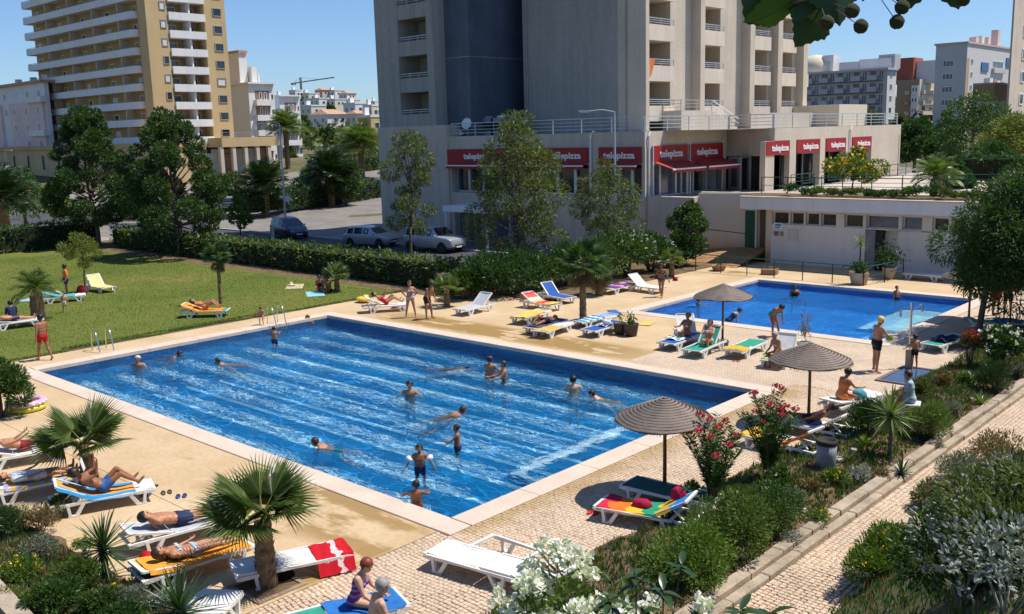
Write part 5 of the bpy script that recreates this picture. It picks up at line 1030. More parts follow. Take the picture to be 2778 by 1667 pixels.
tb=P(1118,730); tree('silky_oak_tree','slender feathery tree rising in front of the grey hotel end pier',tb,8.4,rclumps(9,0,0,5.2,8.1,1.35,1.35,.55,.9,6)+rclumps(9,0,0,2.2,5.2,1.5,1.5,.45,.75,61),7500,.24,LM['olive'],tr=.1,aspect=.2,fork=.3,up=-.1)
tb=P(1405,775); tree('silky_oak_tree','tall feathery olive-green tree in front of the restaurant signs',tb,9.0,rclumps(26,0,0,1.6,8.7,2.3,2.3,.75,1.2,7),15500,.25,LM['olive'],tr=.15,aspect=.2,fork=.2,up=-.12)
tb=P(1648,735); tree('silky_oak_tree','feathery tree covering the red sign left of the wing corner',tb,6.3,rclumps(18,0,0,2.0,6.0,1.75,1.75,.6,.95,8),8500,.22,LM['olive'],tr=.1,aspect=.2,fork=.25,up=-.1)
tb=P(1862,720); tree('round_tree','small dark rounded tree in front of the cream retaining wall',tb,3.9,rclumps(9,0,0,1.3,3.6,1.2,1.2,.5,.75,9),5200,.19,LM['mid'],tr=.09,fork=.3)
tb=P(2655,915); tree('pepper_tree','big dark drooping tree at the right edge beside the second pool',tb,6.3,rclumps(48,1.1,1.0,1.6,5.7,2.6,2.6,.8,1.25,10),46000,.19,LM['tree'],tr=.12,aspect=.24,fork=.35,lean=(.5,.6),up=-.25)
# ---- shrubs behind the deck
for i,(px,py,rx,h,lm,fl,lb) in enumerate(((1262,812,1.2,1.7,'mid',None,'dark shrub at the right end of the clipped hedge'),(1320,806,1.8,2.3,'dark',None,'broad dark shrub behind the raised grey lounger'),(1400,800,1.9,2.5,'dark',None,'dark shrub at the foot of the tall feathery tree'),(1478,785,1.5,2.3,'mid',None,'green shrub behind the blue raised lounger'),(1545,775,1.8,2.6,'dark',None,'tall dark shrub behind the yellow loungers'),(1622,765,1.8,2.9,'mid',None,'green shrub behind the stout fan palm'),(1700,752,1.7,3.0,'mid','white','flowering shrub with white blossoms behind the white loungers'),(1765,738,1.5,2.6,'dark','white','dark flowering shrub left of the small fan palm'),(1838,725,1.2,1.8,'dark',None,'low dark shrub beneath the rounded tree'))):
    b=P(px,py); shrub('deck_shrub',lb,(b.x,b.y,0),rx,rx,h,3600,.2,LM[lm],LM[fl] if fl else None,70,.09,group='shrubs behind the pool deck',seed=i)
# ---- palms on the lawn and along the hedge
b=P(106,872); datepalm('young_date_palm','young feathery palm with swollen dark trunk on the lawn',b,1.25,.21,1.35,26,11,LM['palm'],30,bulb=1.35)
b=P(600,826); fanpalm('fan_palm','fan palm with slim bare trunk standing alone on the lawn',b,2.35,.085,.62,.35,16,12,LM['mid'],dead=6,elmin=-25)
b=P(1582,880); fanpalm('fan_palm','taller fan palm with brown skirt between the blue and yellow loungers',b,2.55,.13,.80,.5,20,13,LM['mid'],dead=16,elmin=-30)
b=P(1625,802); fanpalm('fan_palm','short fan palm with drooping fronds left of the white loungers',b,1.1,.16,.7,.35,12,14,LM['mid'],dead=8,elmin=-40)
for i,(px,py,h,lb) in enumerate(((915,792,.75,'small fan palm by the hedge beside two people in shade'),(1213,832,.75,'small fan palm between the standing couple and the grey lounger'),(1822,752,.85,'small fan palm near the walking woman by the second pool'))):
    b=P(px,py); fanpalm('small_fan_palm',lb,b,h,.13,.62,.42,13,20+i,LM['palm'],elmin=-5,group='small fan palms')
# ---- date palms over the street
for i,(px,py,ht,L_,lm,lb) in enumerate(((722,590,2.9,3.4,'palmd','dark date palm left of the lamp post above the hedge'),(900,570,3.3,3.7,'palmd','dark date palm right of the lamp post above the hedge'),(785,505,6.8,4.0,'palm','taller pale date palm behind the two dark palms'),(985,520,4.6,4.4,'palm','date palm half hidden by the hotel corner'),(18,650,3.2,3.6,'palmd','large date palm cut by the left edge of the picture'))):
    b=P(px,py); datepalm('date_palm',lb,(b.x,b.y,gz(b.x,b.y)),ht,.38,L_,62,30+i,LM[lm],30,group='date palms by the street',elmin=-30,arch=.42)
# ---- background trees
def bgtree(px,pyb,pyt,wpx,dep,lm,lb,seed,n=3200,ls=None,name='background_tree'):
    c=atd(px,pyb,dep); s_=dep/F_PX; h=(pyb-pyt)*s_; w=wpx*s_/2; zb=min(c.z,gz(c.x,c.y)+.3) if dep<60 else c.z-1.0
    h+=c.z-zb; tree(name,lb,(c.x,c.y,zb),h,rclumps(12,0,0,h*.34,h*.86,w*.68,w*.68,w*.34,w*.52,seed),n if px<2400 else 8000,ls or dep*.0032,LM[lm],tr=.02*h+.08,group='trees in the background',fork=.25)
bg=[(70,600,440,150,88,'mid','green tree behind the left hedge near the yellow container'),(345,590,455,170,100,'tree','tree filling the gap behind the two big trees'),(575,585,440,120,104,'mid','green tree behind the right one of the two big trees'),(640,560,455,90,120,'olive','olive tree left of the dark date palms'),(840,560,450,110,112,'dark','dark bushy tree between the date palms'),(940,545,430,120,108,'mid','green bushy tree right of the date palms'),(850,470,330,90,260,'olive','olive tree left in the gap between tower and hotel'),(900,480,330,100,240,'dark','dark round tree in the middle of the gap'),(960,470,345,90,230,'mid','green tree in the gap nearest the yellow house'),(830,420,300,60,330,'mid','small green tree among the hillside houses'),(895,330,285,50,420,'dark','dark pine clump between the hillside houses'),(1010,480,385,70,200,'olive','olive tree at the foot of the yellow house'),(785,480,390,90,200,'mid','green tree behind the tall pale palm'),(690,480,410,80,175,'dark','dark tree at the podium corner'),
 (2480,470,310,140,120,'dark','dark tree right behind the restaurant wing'),(2560,470,340,130,105,'mid','green tree behind the roof garden palm'),(2640,455,238,260,92,'mid','large round bright green tree in front of the low brown building'),(2745,470,300,200,80,'lime','yellow-green flowering tree at the right edge'),(2690,480,380,160,74,'dark','dark low tree under the yellow-green one'),(2440,400,300,60,190,'olive','olive tree below the brown and white block'),(2350,330,298,60,200,'olive','small olive treetop over the terrace railing'),(2500,420,305,80,180,'dark','dark treetop below the slender brown block'),(2590,520,430,110,62,'dark','dark shrubby tree at the edge of the upper terrace'),(2770,540,400,160,58,'mid','green tree behind the drooping pepper tree')]
for i,(px,pb,ptp,w,d,lm,lb) in enumerate(bg): bgtree(px,pb,ptp,w,d,lm,lb,40+i)
mass=MB(); fo=[]
for k in range(420):
    d=random.uniform(200,640); px=random.choice([random.uniform(690,1020),random.uniform(2180,2800),random.uniform(-200,150)]); c=atd(px,360,d); z=gz(c.x,c.y)
    for j in range(26): 
        v=rdir(1)[0]; fo.append((c.x+v[0]*4*random.random(),c.y+v[1]*4*random.random(),z+1.5+abs(v[2])*4.2*random.random()))
o=link('distant_scrub',leafmesh('distant_scrub',np.array(fo),1.5,LM['olive'],.7),None); tag(o,'distant scrub and treetops on the slopes','scrub',None,'stuff')
# ---- roof garden
for i in range(17):
    px=2035+i*38; b=P(px,548+.02*(px-2035),3.93); h=random.choice([.45,.6,.8,.5]) if i not in (0,10) else .95
    lm=random.choice(['mid','olive','bright','olive','dark']); shrub('roof_shrub','round dark shrub at the left end of the roof garden' if i==0 else 'big round dark shrub in the middle of the roof garden' if i==10 else '%s plant on the roof garden edge, %s %s the big round shrub'%(['low','bushy','trailing'][i%3],['next','second','third','fourth','fifth','sixth','seventh','eighth','ninth'][abs(i-10)-1],'left of' if i<10 else 'right of'),(b.x,51.3+random.uniform(-.2,.5),3.93),.55+.15*(i%3)+(.35 if i in(0,10) else 0),.45,h,900,.12,LM['dark' if i in(0,10) else lm],LM['white'] if i==4 else None,14,.06,group='plants along the roof garden',seed=i,stems=False)
b=onY(2312,500,56); tree('flowering_tree','small bushy tree full of yellow-orange flowers on the upper terrace',(b.x,56,UT+.03),2.6,rclumps(9,0,0,1.3,2.5,1.5,1.1,.5,.75,77),3600,.16,LM['bright'],tr=.06,fork=.2)
C,d=clumppts(rclumps(9,b.x,56,UT+1.35,UT+2.55,1.5,1.1,.5,.75,77),260,.98); 
fl=leafmesh('blossom',C-np.array([b.x,56,UT+.03]),.2,LM['yellow'],.9); link('blossom',fl,[o_ for o_ in COL.objects if o_.name.startswith('flowering_tree')][0])
b=onY(2538,520,57.5); datepalm('roof_garden_palm','squat dark palm on the upper terrace behind the railing',(b.x,57.5,UT+.03),.9,.28,1.75,34,55,LM['palm'],26,elmin=-25)
b0,b1=onY(2590,470,72),onY(2790,470,72); hedge('clipped_hedge','dark green hedge along the back of the upper terrace',(b0.x,72),(b1.x+4,72),1.5,1.9,20,.3,LM['dark'])
for o_ in COL.objects:
    if o_.get('label')=='dark green hedge along the back of the upper terrace': o_.location.z=UT
# ================================================================ POOLSIDE FURNITURE
PLAST=M('white_resin',(0.74,0.72,0.67),0.42,0.05,3,spec=0.5); PLASTG=M('grey_white_resin',(0.60,0.60,0.57),0.45,0.06,3)
STEEL=M('stainless',(0.62,0.63,0.64),0.22,0.05,3,metal=0.9); WOOD=M('pole_wood',(0.20,0.105,0.035),0.7,0.25,5,0.4,30)
SL={k:M('sling_'+k,c,0.8,0.08,5,0.25,120,spec=0.2) for k,c in dict(blue=(0.025,0.10,0.36),green=(0.03,0.30,0.20),teal=(0.012,0.10,0.10),white=(0.72,0.70,0.65),grey=(0.46,0.47,0.50),yellow=(0.66,0.50,0.20),lightblue=(0.22,0.36,0.62)).items()}
LS=1.09
def lprof(back,s,hinge=.2,z=.345):
    "point at length s (-.95 foot .. .95 head) on the lying surface"
    if s<=hinge: return (s,z-.03*math.sin(PI*min(1,max(0,(s+.95)/1.15))))
    k=s-hinge; a=R(back); return (hinge+k*math.cos(a),z+k*math.sin(a))
def lounger(label,foot,head,back=0,sling='white',group='sun loungers',panel=True,zz=.34,frame=None,name='sun_lounger',wid=.66):
    a,b=P(*foot,zz),P(*head,zz); c=(a+b)/2; d=b-a; yaw=math.atan2(d.y,d.x)-PI/2; z=gz(c.x,c.y) if c.x<-7 else 0
    fm=frame or PLAST; root=empty(name,(c.x,c.y,.024 if c.x<-37.3 else .004),yaw,label,'sun lounger',group); w=wid/2; root.scale=(LS,LS,LS*.84)
    mb=MB()
    for s_ in (-1,1):
        x=s_*w; pr_=[(-.97,.255,.30),(-.86,.24,.325),(-.5,.262,.325),(0,.275,.322),(.5,.262,.325),(.88,.24,.325),(.97,.255,.31)]; xi,xo=s_*(w-.024),s_*(w+.024); m7=len(pr_); mb.add([(xi,y,a) for y,a,b in pr_]+[(xi,y,b) for y,a,b in pr_]+[(xo,y,a) for y,a,b in pr_]+[(xo,y,b) for y,a,b in pr_],[f_ for i in range(m7-1) for f_ in ((i,i+1,m7+i+1,m7+i),(2*m7+i,3*m7+i,3*m7+i+1,2*m7+i+1),(m7+i,m7+i+1,3*m7+i+1,3*m7+i),(i,2*m7+i,2*m7+i+1,i+1))]+[(0,m7,3*m7,2*m7),(m7-1,3*m7-1,4*m7-1,2*m7-1)])
    for y in (-.95,.12,.55,.95): mb.bar((-w,y,.315),(w,y,.315),.06,.035)
    mb.build('frame',fm,root)
    for y,sp in ((-.62,-.10),(.52,.10)):
        for s_ in (-1,1):
            q=MB(); x=s_*w; q.bar((x,y-.15,.30),(x*1.04,y+sp*.6-.05,0.0),.055,.07); q.bar((x,y+.15,.30),(x*1.04,y+sp*.6+.05,0.0),.055,.07); q.box(x*1.04-.034,x*1.04+.034,y+sp*.6-.1,y+sp*.6+.1,0,.035); q.build('leg',fm,root)
    sm=SL[sling]
    if panel:
        q=MB(); q.grid(lambda u_,v_:(-w+.035+(wid-.07)*u_,)+lprof(0,-.93+1.12*v_),4,10,thick=.022); seat=q.build('seat_panel',sm,root)
    q=MB(); q.grid(lambda u_,v_:(-w+.04+(wid-.08)*u_,lprof(back,.205+.74*v_)[0],lprof(back,.205+.74*v_)[1]+.004-.02*math.sin(PI*u_)*(1 if sling not in('white',) else .2)),4,6,thick=.022)
    br=q.build('backrest',sm if panel else fm,root) if panel else None
    q=MB()
    for s_ in (-1,1): q.bar((s_*(w-.03),)+lprof(back,.2),(s_*(w-.03),)+lprof(back,.96),.045,.04)
    q.bar((-w+.03,)+lprof(back,.95),(w-.03,)+lprof(back,.95),.05,.05); bf=q.build('backrest_frame',fm,root)
    if back>12:
        q=MB(); e=lprof(back,.62)
        for s_ in (-1,1): q=MB(); q.bar((s_*(w-.09),e[0],e[1]-.02),(s_*(w-.09),min(.9,e[0]+.22),.33),.03,.03); q.build('backrest_prop',fm,root)
    return root,back
def towel(label,LB,s0,s1,mat,x0=-.36,x1=.36,dz=.018,hang=0,name='towel',crumple=0.0,skew=0.0,group=None):
    root,back=LB; q=MB(); r2=random.Random(len(label)*3+int(s0*100)); ph=[r2.uniform(0,6) for _ in range(4)]
    def fn(u_,v_):
        x=x0+(x1-x0)*u_+skew*(v_-.5); s=s0+(s1-s0)*v_; y,z=lprof(back,s); e=max(0,abs(x)-.325); z2=z+dz-.9*e*(1+hang)+crumple*(.5+.5*math.sin(u_*7+ph[0])*math.sin(v_*6+ph[1]))+.013*math.sin(u_*11+ph[2]+2*math.sin(v_*5+ph[0]))*math.sin(v_*14+ph[3]+1.5*math.sin(u_*6))
        return (max(-.36-.1*hang,min(.36+.1*hang,x)),y,max(.03,z2))
    q.grid(fn,20,26,thick=.007); o=q.build(name,mat); o.location=root.location; o.rotation_euler=root.rotation_euler; o.scale=root.scale; return tag(o,label,'towel',group)
def pile(label,pos,rx,ry,h,mat,cat='bag',name='bag',seed=0,rz=0):
    "soft lumpy heap: bag or bundled clothes"
    q=MB(); r2=random.Random(seed); n,m=18,9; vs=[];fs=[]; ph=[r2.uniform(0,6) for _ in range(6)]
    for i in range(m+1):
        a=PI/2*i/m
        for k in range(n):
            t=2*PI*k/n; rr=(math.cos(a)**.7)*(1+.10*math.sin(2*t+ph[0])+.07*math.sin(5*t+ph[1]+3*a)); zz=h*math.sin(a)**.85*(1+.12*math.sin(3*t+ph[2])*math.cos(a)); vs.append((rx*rr*math.cos(t),ry*rr*math.sin(t),max(0,zz)))
    for i in range(m):
        for k in range(n): fs.append((i*n+k,i*n+(k+1)%n,(i+1)*n+(k+1)%n,(i+1)*n+k))
    fs.append(tuple(range(n-1,-1,-1))); q.add(vs,fs); o=q.build(name,mat,None,True); o.location=pos; o.rotation_euler=(0,0,rz); return tag(o,label,cat)
# ---- straw parasols
def straw_mat():
    mt,t,b=nodemat('woven_straw'); L=t.links.new; tc=nn(t,'ShaderNodeTexCoord'); ln=nn(t,'ShaderNodeVectorMath',operation='LENGTH'); mp=nn(t,'ShaderNodeMapping'); mp.inputs['Scale'].default_value=(1,1,0); L(tc.outputs['Object'],mp.inputs[0]); L(mp.outputs[0],ln.inputs[0])
    w=nn(t,'ShaderNodeMath',operation='MULTIPLY'); w.inputs[1].default_value=2*PI/0.078; L(ln.outputs['Value'],w.inputs[0]); sn=nn(t,'ShaderNodeMath',operation='SINE'); L(w.outputs[0],sn.inputs[0])
    n1=nn(t,'ShaderNodeTexNoise',i_Scale=14.0,i_Detail=4.0); L(tc.outputs['Object'],n1.inputs[0]); ad=nn(t,'ShaderNodeMath',operation='MULTIPLY_ADD'); ad.inputs[1].default_value=1.6; L(n1.outputs[0],ad.inputs[0]); L(sn.outputs[0],ad.inputs[2])
    cr=nn(t,'ShaderNodeValToRGB'); e=cr.color_ramp.elements; e[0].position=0.25; e[0].color=(0.055,0.042,0.034,1); e[1].position=0.75; e[1].color=(0.25,0.195,0.155,1); mr=nn(t,'ShaderNodeMapRange'); mr.inputs[1].default_value=-.6; mr.inputs[2].default_value=2.1; L(ad.outputs[0],mr.inputs[0]); L(mr.outputs[0],cr.inputs[0]); L(cr.outputs[0],b.inputs['Base Color']); b.inputs['Roughness'].default_value=0.9
    bp=nn(t,'ShaderNodeBump',i_Strength=.5,i_Distance=.02); L(n1.outputs[0],bp.inputs['Height']); L(bp.outputs[0],b.inputs['Normal']); return mt
STRAW=straw_mat()
def parasol(label,px,py,seed):
    b=P(px,py); root=empty('straw_parasol',(b.x,b.y,0),seed,label,'parasol','straw parasols'); q=MB(); n=56; prof=[]; Rm=1.06; NR=14; vs=[];fs=[]
    for i in range(NR*2+1):
        k=i//2; r_=Rm*(1-k/NR) if i%2==0 else Rm*(1-(k+.72)/NR); t=1-r_/Rm; z=1.74+.46*t**.92+ (0.0 if i%2==0 else .012); prof.append((max(r_,.012),z+.016*(i%2)))
    q.lathe([(Rm,1.715)]+prof,(0,0,0),n); 
    q.v=[(x*(1+.012*math.sin(9*math.atan2(y,x)+seed)),y*(1+.012*math.sin(7*math.atan2(y,x)+seed)),z-.02*math.hypot(x,y)**2*math.sin(3*math.atan2(y,x)+seed)) for x,y,z in q.v]
    q.build('canopy',STRAW,root); an=rng.random(420)*2*PI; fr_=np.stack([np.cos(an)*1.06,np.sin(an)*1.06,np.full(420,1.70)],1)+rng.normal(0,.012,(420,3)); link('fringe',leafmesh('fringe',fr_,.075,LM['dry'],.12,np.stack([np.cos(an)*.5,np.sin(an)*.5,np.full(420,-1.)],1),.35,0),root)['kind']='stuff'; q=MB(); q.tube([(0,0,0),(.004,0,.9),(0,0,2.16)],[.045,.04,.035],10); q.build('pole',WOOD,root,True)
    for i in range(8):
        q=MB(); a=2*PI*i/8; q.bar((.03*math.cos(a),.03*math.sin(a),2.12),(1.0*math.cos(a),1.0*math.sin(a),1.72),.02,.02); q.build('rib',WOOD,root)
    q=MB(); q.lathe([(.24,0),(.25,.05),(.2,.09),(.06,.1),(.055,.16)],(0,0,0),18); q.build('base',CONC,root); return root
parasol('brown straw parasol over the colourful towel, nearest the camera',1803,1345,.3)
parasol('brown straw parasol in the middle, beside the seated woman in orange',2193,1150,1.1)
parasol('straw parasol at the edge of the second pool above green loungers',1960,930,2.0)
parasol('straw parasol half hidden behind the drooping tree',2628,868,2.7)
# ---- loungers (foot end pixel, head end pixel)
W1=lounger('flat white lounger on the cobbles in front, nearer of the two empty ones',(1224,1488),(1395,1535),0,'white')
W2=lounger('white lounger frame without its panel behind the flat white one',(1302,1460),(1545,1545),0,'white',panel=False)
U3=lounger('lounger in the parasol shade with its back raised under a rainbow towel',(1655,1357),(1868,1395),34,'white')
U3b=lounger('dark teal lounger standing behind the parasol pole',(1745,1308),(1900,1345),0,'teal')
R1=lounger('white lounger with orange towel nearest the grey bin',(2030,1165),(2230,1215),38,'white'); R2=lounger('white lounger with raised back right of the orange towel one',(2120,1130),(2300,1165),36,'white'); R3=lounger('white lounger beneath the seated woman in orange',(2385,1055),(2235,1100),8,'white')
G1=lounger('green lounger with two seated people near the middle parasol',(1840,962),(1975,905),52,'green'); G2=lounger('blue lounger left of the two seated people',(1785,935),(1905,895),0,'blue'); G3=lounger('white lounger with raised back behind the two seated people',(1890,925),(1845,878),55,'white'); G4=lounger('green lounger beside the woman bending at the second pool',(2075,912),(1965,958),0,'green')
C1=lounger('white lounger used as a seat right of the green loungers',(2070,990),(2165,930),58,'white')
Y1=lounger('lounger with yellow towel at the near end of the middle group',(1452,900),(1545,868),0,'white'); Y2=lounger('blue lounger beside the two dark flower pots',(1580,898),(1690,866),0,'blue'); Y3=lounger('blue lounger behind the fan palm',(1560,870),(1665,850),0,'lightblue'); Y4=lounger('lounger with dark towels left of the fan palm',(1430,890),(1530,862),0,'grey'); Y5=lounger('lounger with yellow towel and bottles at the left of the group',(1400,862),(1480,838),0,'yellow')
B1=lounger('bright blue lounger with its back raised in front of the shrubs',(1545,805),(1475,792),48,'blue'); B2=lounger('lounger with bright beach towels and raised back left of the blue one',(1515,826),(1420,810),30,'white')
S1=lounger('grey-white lounger with raised back in the tree shade',(1245,838),(1330,818),42,'grey'); N1=lounger('lounger of the reclining woman in red by the lawn corner',(1090,822),(1000,828),35,'white')
H1=lounger('white lounger with raised back near the walking woman',(1790,778),(1710,768),45,'white'); H2=lounger('lounger with purple and red towels behind the short fan palm',(1640,782),(1720,765),0,'white')
LY=lounger('yellow lounger with raised back under the young tree on the lawn',(302,780),(240,770),55,'yellow'); LO=lounger('lounger on the lawn with orange towel and green end',(625,838),(488,842),25,'green'); LL=lounger('white lounger at the left edge of the lawn with two sunbathers',(105,862),(-20,878),10,'white'); LT=lounger('lounger with teal towel behind the man in orange',(215,798),(125,806),20,'white')
M1=lounger('white lounger of the man reading under the fan palm',(385,1312),(165,1352),33,'white'); M2=lounger('lounger with orange towel under the woman in a light bikini',(640,1468),(395,1545),10,'yellow'); M3=lounger('blue-grey lounger under the man with hands behind his head',(600,1390),(360,1452),14,'grey'); M4=lounger('white lounger with a red towel behind the stout palm trunk',(935,1478),(640,1540),0,'white')
M5=lounger('green lounger at the bottom edge under the woman in purple',(1052,1620),(790,1690),0,'green'); E1=lounger('white lounger with striped towel at the left edge',(215,1275),(-40,1330),8,'white'); E2=lounger('white lounger behind the striped one at the left edge',(175,1200),(-60,1240),20,'white')
E3=lounger('white lounger corner cut by the bottom edge next to the yucca',(560,1640),(480,1720),0,'white')
D1=lounger('white lounger slab by the changing room wall',(2455,737),(2570,747),0,'white'); F1=lounger('green lounger with dark clothes left of the red flowers',(2510,935),(2620,905),0,'green'); F2=lounger('green lounger behind the white flowering bush',(2640,868),(2790,872),0,'green')
# ---- towels and things on loungers
RB=stripes('rainbow_towel',[(0.02,0.22,0.55),(0.55,0.02,0.05),(0.75,0.16,0.02),(0.72,0.42,0.03),(0.02,0.26,0.13),(0.65,0.40,0.02)],1.0,1,noise=.35)
towel('rainbow striped beach towel under the near straw parasol',U3,-.9,.9,RB,hang=1)
towel('orange towel on the lounger near the grey bin',R1,.1,.95,cloth('orange2',(0.72,0.17,0.02)),hang=1); towel('yellow towel on the foot of the orange-towelled lounger',R1,-.95,-.3,cloth('yellowt',(0.72,0.42,0.05)),hang=.5)
towel('white towel beside the seated woman in orange',R3,-.8,.0,cloth('whitet',(0.72,0.74,0.78)),crumple=.06); towel('white towel crumpled on the blue lounger',G2,-.5,.1,cloth('paleaqua',(0.55,0.70,0.72)),-.3,.3,crumple=.08)
towel('yellow towel hung behind the green lounger',G4,.4,.95,cloth('yellowt',(0.72,0.42,0.05)),hang=1,crumple=.05); towel('lime green towel on the white seat lounger',C1,-.9,-.3,cloth('lime',(0.35,0.55,0.15)),crumple=.02)
towel('mustard towel on the lounger at the near end of the middle group',Y1,-.9,.1,cloth('mustard',(0.62,0.40,0.10))); towel('striped dark towel on the blue lounger by the pots',Y2,-.2,.4,stripes('navy_white',[(0.03,0.04,0.10),(0.6,0.6,0.62)],5,0),-.3,.25,crumple=.06); towel('slate blue towel left of the fan palm',Y4,-.9,.8,cloth('slate',(0.07,0.09,0.14)),crumple=.05)
towel('turquoise and white towel behind the fan palm',Y3,-.8,.2,stripes('turq_white',[(0.10,0.38,0.42),(0.7,0.7,0.68),(0.05,0.12,0.35)],3,1)); towel('yellow towel left in the middle group',Y5,-.95,.5,cloth('yellowt2',(0.70,0.48,0.12)),crumple=.04); towel('yellow towel bundled on the far lounger of the group',B2,-.95,-.45,cloth('yellowt2',(0.70,0.48,0.12)),crumple=.07)
towel('red orange and yellow beach towel left of the blue lounger',B2,-.3,.9,stripes('hot_towel',[(0.62,0.12,0.05),(0.55,0.03,0.10),(0.72,0.42,0.15),(0.70,0.62,0.5)],1.3,1,noise=.2),hang=.6)
towel('purple and crimson towel on the lounger behind the short fan palm',H2,-.8,.7,stripes('purple_towel',[(0.08,0.05,0.26),(0.30,0.02,0.06),(0.40,0.30,0.5)],2.2,1),crumple=.07)
towel('yellow towel stretched over the lawn lounger',LY,-.8,.95,cloth('palegold',(0.78,0.60,0.26))); towel('orange towel on the lawn lounger under a sunbather',LO,-.75,.95,cloth('orange3',(0.78,0.28,0.02)),hang=1.4); towel('teal towel on the lounger behind the man in orange',LT,-.5,.9,cloth('tealt',(0.10,0.34,0.38)),crumple=.05)
towel('sky blue towel with orange middle under the reading man',M1,-.6,.95,stripes('blue_orange',[(0.03,0.25,0.50),(0.70,0.30,0.06),(0.70,0.30,0.06),(0.03,0.25,0.50)],1.0,0),hang=1.2); towel('orange quilted towel under the woman in a light bikini',M2,-.9,.85,cloth('quilt',(0.75,0.32,0.05)),hang=1.3)
towel('red towel with white print hanging over the end of the white lounger',M4,-.97,-.35,stripes('red_print',[(0.48,0.01,0.02),(0.48,0.01,0.02),(0.50,0.015,0.02),(0.66,0.50,0.50),(0.48,0.01,0.02)],1.2,1,noise=.5),-.46,.46,hang=1.6); towel('blue towel on the green lounger beside the woman in purple',M5,-.9,.2,cloth('bluet',(0.03,0.16,0.46)),crumple=.03)
towel('yellow and lilac striped towel at the left edge',E1,-.9,.6,stripes('yellow_lilac',[(0.66,0.38,0.05),(0.40,0.36,0.48)],7,1),hang=.8); towel('blue and lime towel at the far left behind the striped one',E2,-.95,-.2,stripes('blue_lime',[(0.05,0.16,0.50),(0.62,0.62,0.20),(0.62,0.6,0.58)],2,1),crumple=.03)
towel('dark clothes bundled on the green lounger by the red flowers',F1,-.5,.3,cloth('navy',(0.025,0.025,0.07)),-.28,.28,crumple=.16,name='clothes_bundle')
towel('blue towel on the green lounger behind the white bush',F2,-.2,.6,cloth('bluet',(0.03,0.16,0.46)),crumple=.08)
# things lying about
def on(L_,s,x=0,dz=.02):
    r_,bk=L_; y,z=lprof(bk,s); v=Matrix.Rotation(r_.rotation_euler[2],3,'Z')@Vector((x*LS,y*LS,0)); return (r_.location.x+v.x,r_.location.y+v.y,r_.location.z+z*LS*.84+dz)
pile('crimson bundle on the rainbow towel',on(U3,-.15,-.05),.2,.16,.14,cloth('crimson',(0.36,0.015,0.05)),'bundle','bundle',1); pile('red bag at the foot of the near parasol pole',on(U3,.55,-.25),.16,.13,.24,cloth('crimson',(0.36,0.015,0.05)),seed=2)
pile('dark blue bag on the lounger left of the fan palm',on(Y4,.0,.1),.22,.18,.22,cloth('navy',(0.025,0.025,0.07)),seed=3); pile('white bundle on the blue lounger by the pots',on(Y2,.1,.1,.06),.18,.14,.16,cloth('whitet',(0.72,0.74,0.78)),'bundle','bundle',4); pile('red and white bag among the middle loungers',P(1468,870),.22,.18,.3,stripes('red_white_bag',[(0.55,0.06,0.05),(0.72,0.7,0.68)],4,0),seed=5)
pile('teal bag on the white towel beside the woman in orange',on(R3,-.15,-.1,.06),.22,.17,.2,cloth('tealt',(0.03,0.20,0.22)),seed=6); pile('blue denim bag on the white lounger near the parasol',on(R2,.0,0),.2,.16,.18,cloth('denim',(0.10,0.15,0.28)),seed=7)
pile('dark red backpack beside the yellow lounger on the lawn',P(222,800,.02),.28,.25,.5,cloth('darkred',(0.20,0.012,0.02)),'backpack','backpack',8); pile('white bag in front of the dark red backpack',P(214,806,.02),.16,.13,.2,cloth('whitet',(0.72,0.74,0.78)),seed=9); pile('red bag hanging against the fan palm on the left',P(243,1300),.24,.2,.62,cloth('maroon',(0.26,0.008,0.012)),seed=10); pile('red bag at the foot of the small fan palm by the second pool',P(1832,762),.15,.12,.2,cloth('crimson',(0.36,0.015,0.05)),seed=11)
pile('red bag leaning below the orange-towelled lounger',P(405,1545),.24,.2,.34,cloth('brightred',(0.50,0.012,0.015)),seed=12); pile('black bag at the palm base in the foreground',P(760,1560),.3,.22,.22,cloth('black',(0.015,0.015,0.017)),seed=13); pile('blue bag beside the lounger at the left edge of the lawn',P(92,868,.02),.2,.16,.22,cloth('bluet',(0.03,0.16,0.46)),seed=14)
q=MB(); q.lathe([(.02,.02),(.2,.022),(.24,.03),(.2,.05),(.1,.06),(.08,.16),(.05,.19),(.01,.2)],(0,0,0),20); o=q.build('sun_hat',M('straw_hat',(0.62,0.50,0.33),0.9,0.1),None,True); o.location=P(790,775,.06); tag(o,'pale straw sun hat lying on the lawn','hat')
def mat_(label,px,py,w,l,mat,rz=0,z=.03):
    q=MB(); q.grid(lambda a,b_:(-w/2+w*a,-l/2+l*b_,.012+.012*math.sin(a*9+b_*3)*math.sin(b_*13)),8,12,thick=.01); o=q.build('towel',mat); o.location=P(px,py,z); o.rotation_euler=(0,0,rz); return tag(o,label,'towel')
mat_('beige towel spread on the lawn under the sun hat',800,778,.9,1.7,cloth('beiget',(0.50,0.42,0.27)),.9,.035); mat_('light blue towel on the grass in front of the shaded couple',855,798,.9,1.7,cloth('skyt',(0.25,0.52,0.58)),1.0,.035); mat_('pale blue towel on the grass by the swollen palm',105,808,1.0,2.4,cloth('palebluet',(0.30,0.45,0.52)),.7,.035); mat_('yellow towel on the deck right of the flower pots',1755,878,.5,.8,cloth('yellowt2',(0.70,0.48,0.12)),.3,.02); mat_('blue towel spread at the corner between the two pools',1668,848,.4,1.2,cloth('bluet2',(0.06,0.14,0.40)),.9,.02)
q=MB(); q.ell((0,0,.14),(.42,.3,.14),16,8); q.ell((.1,.1,.26),(.18,.16,.1),10,6); o=q.build('inflatable',M('yellow_vinyl',(0.78,0.52,0.06),0.35,0.05),None,True); o.location=P(985,820,.02); tag(o,'yellow inflatable at the edge of the lawn','inflatable')
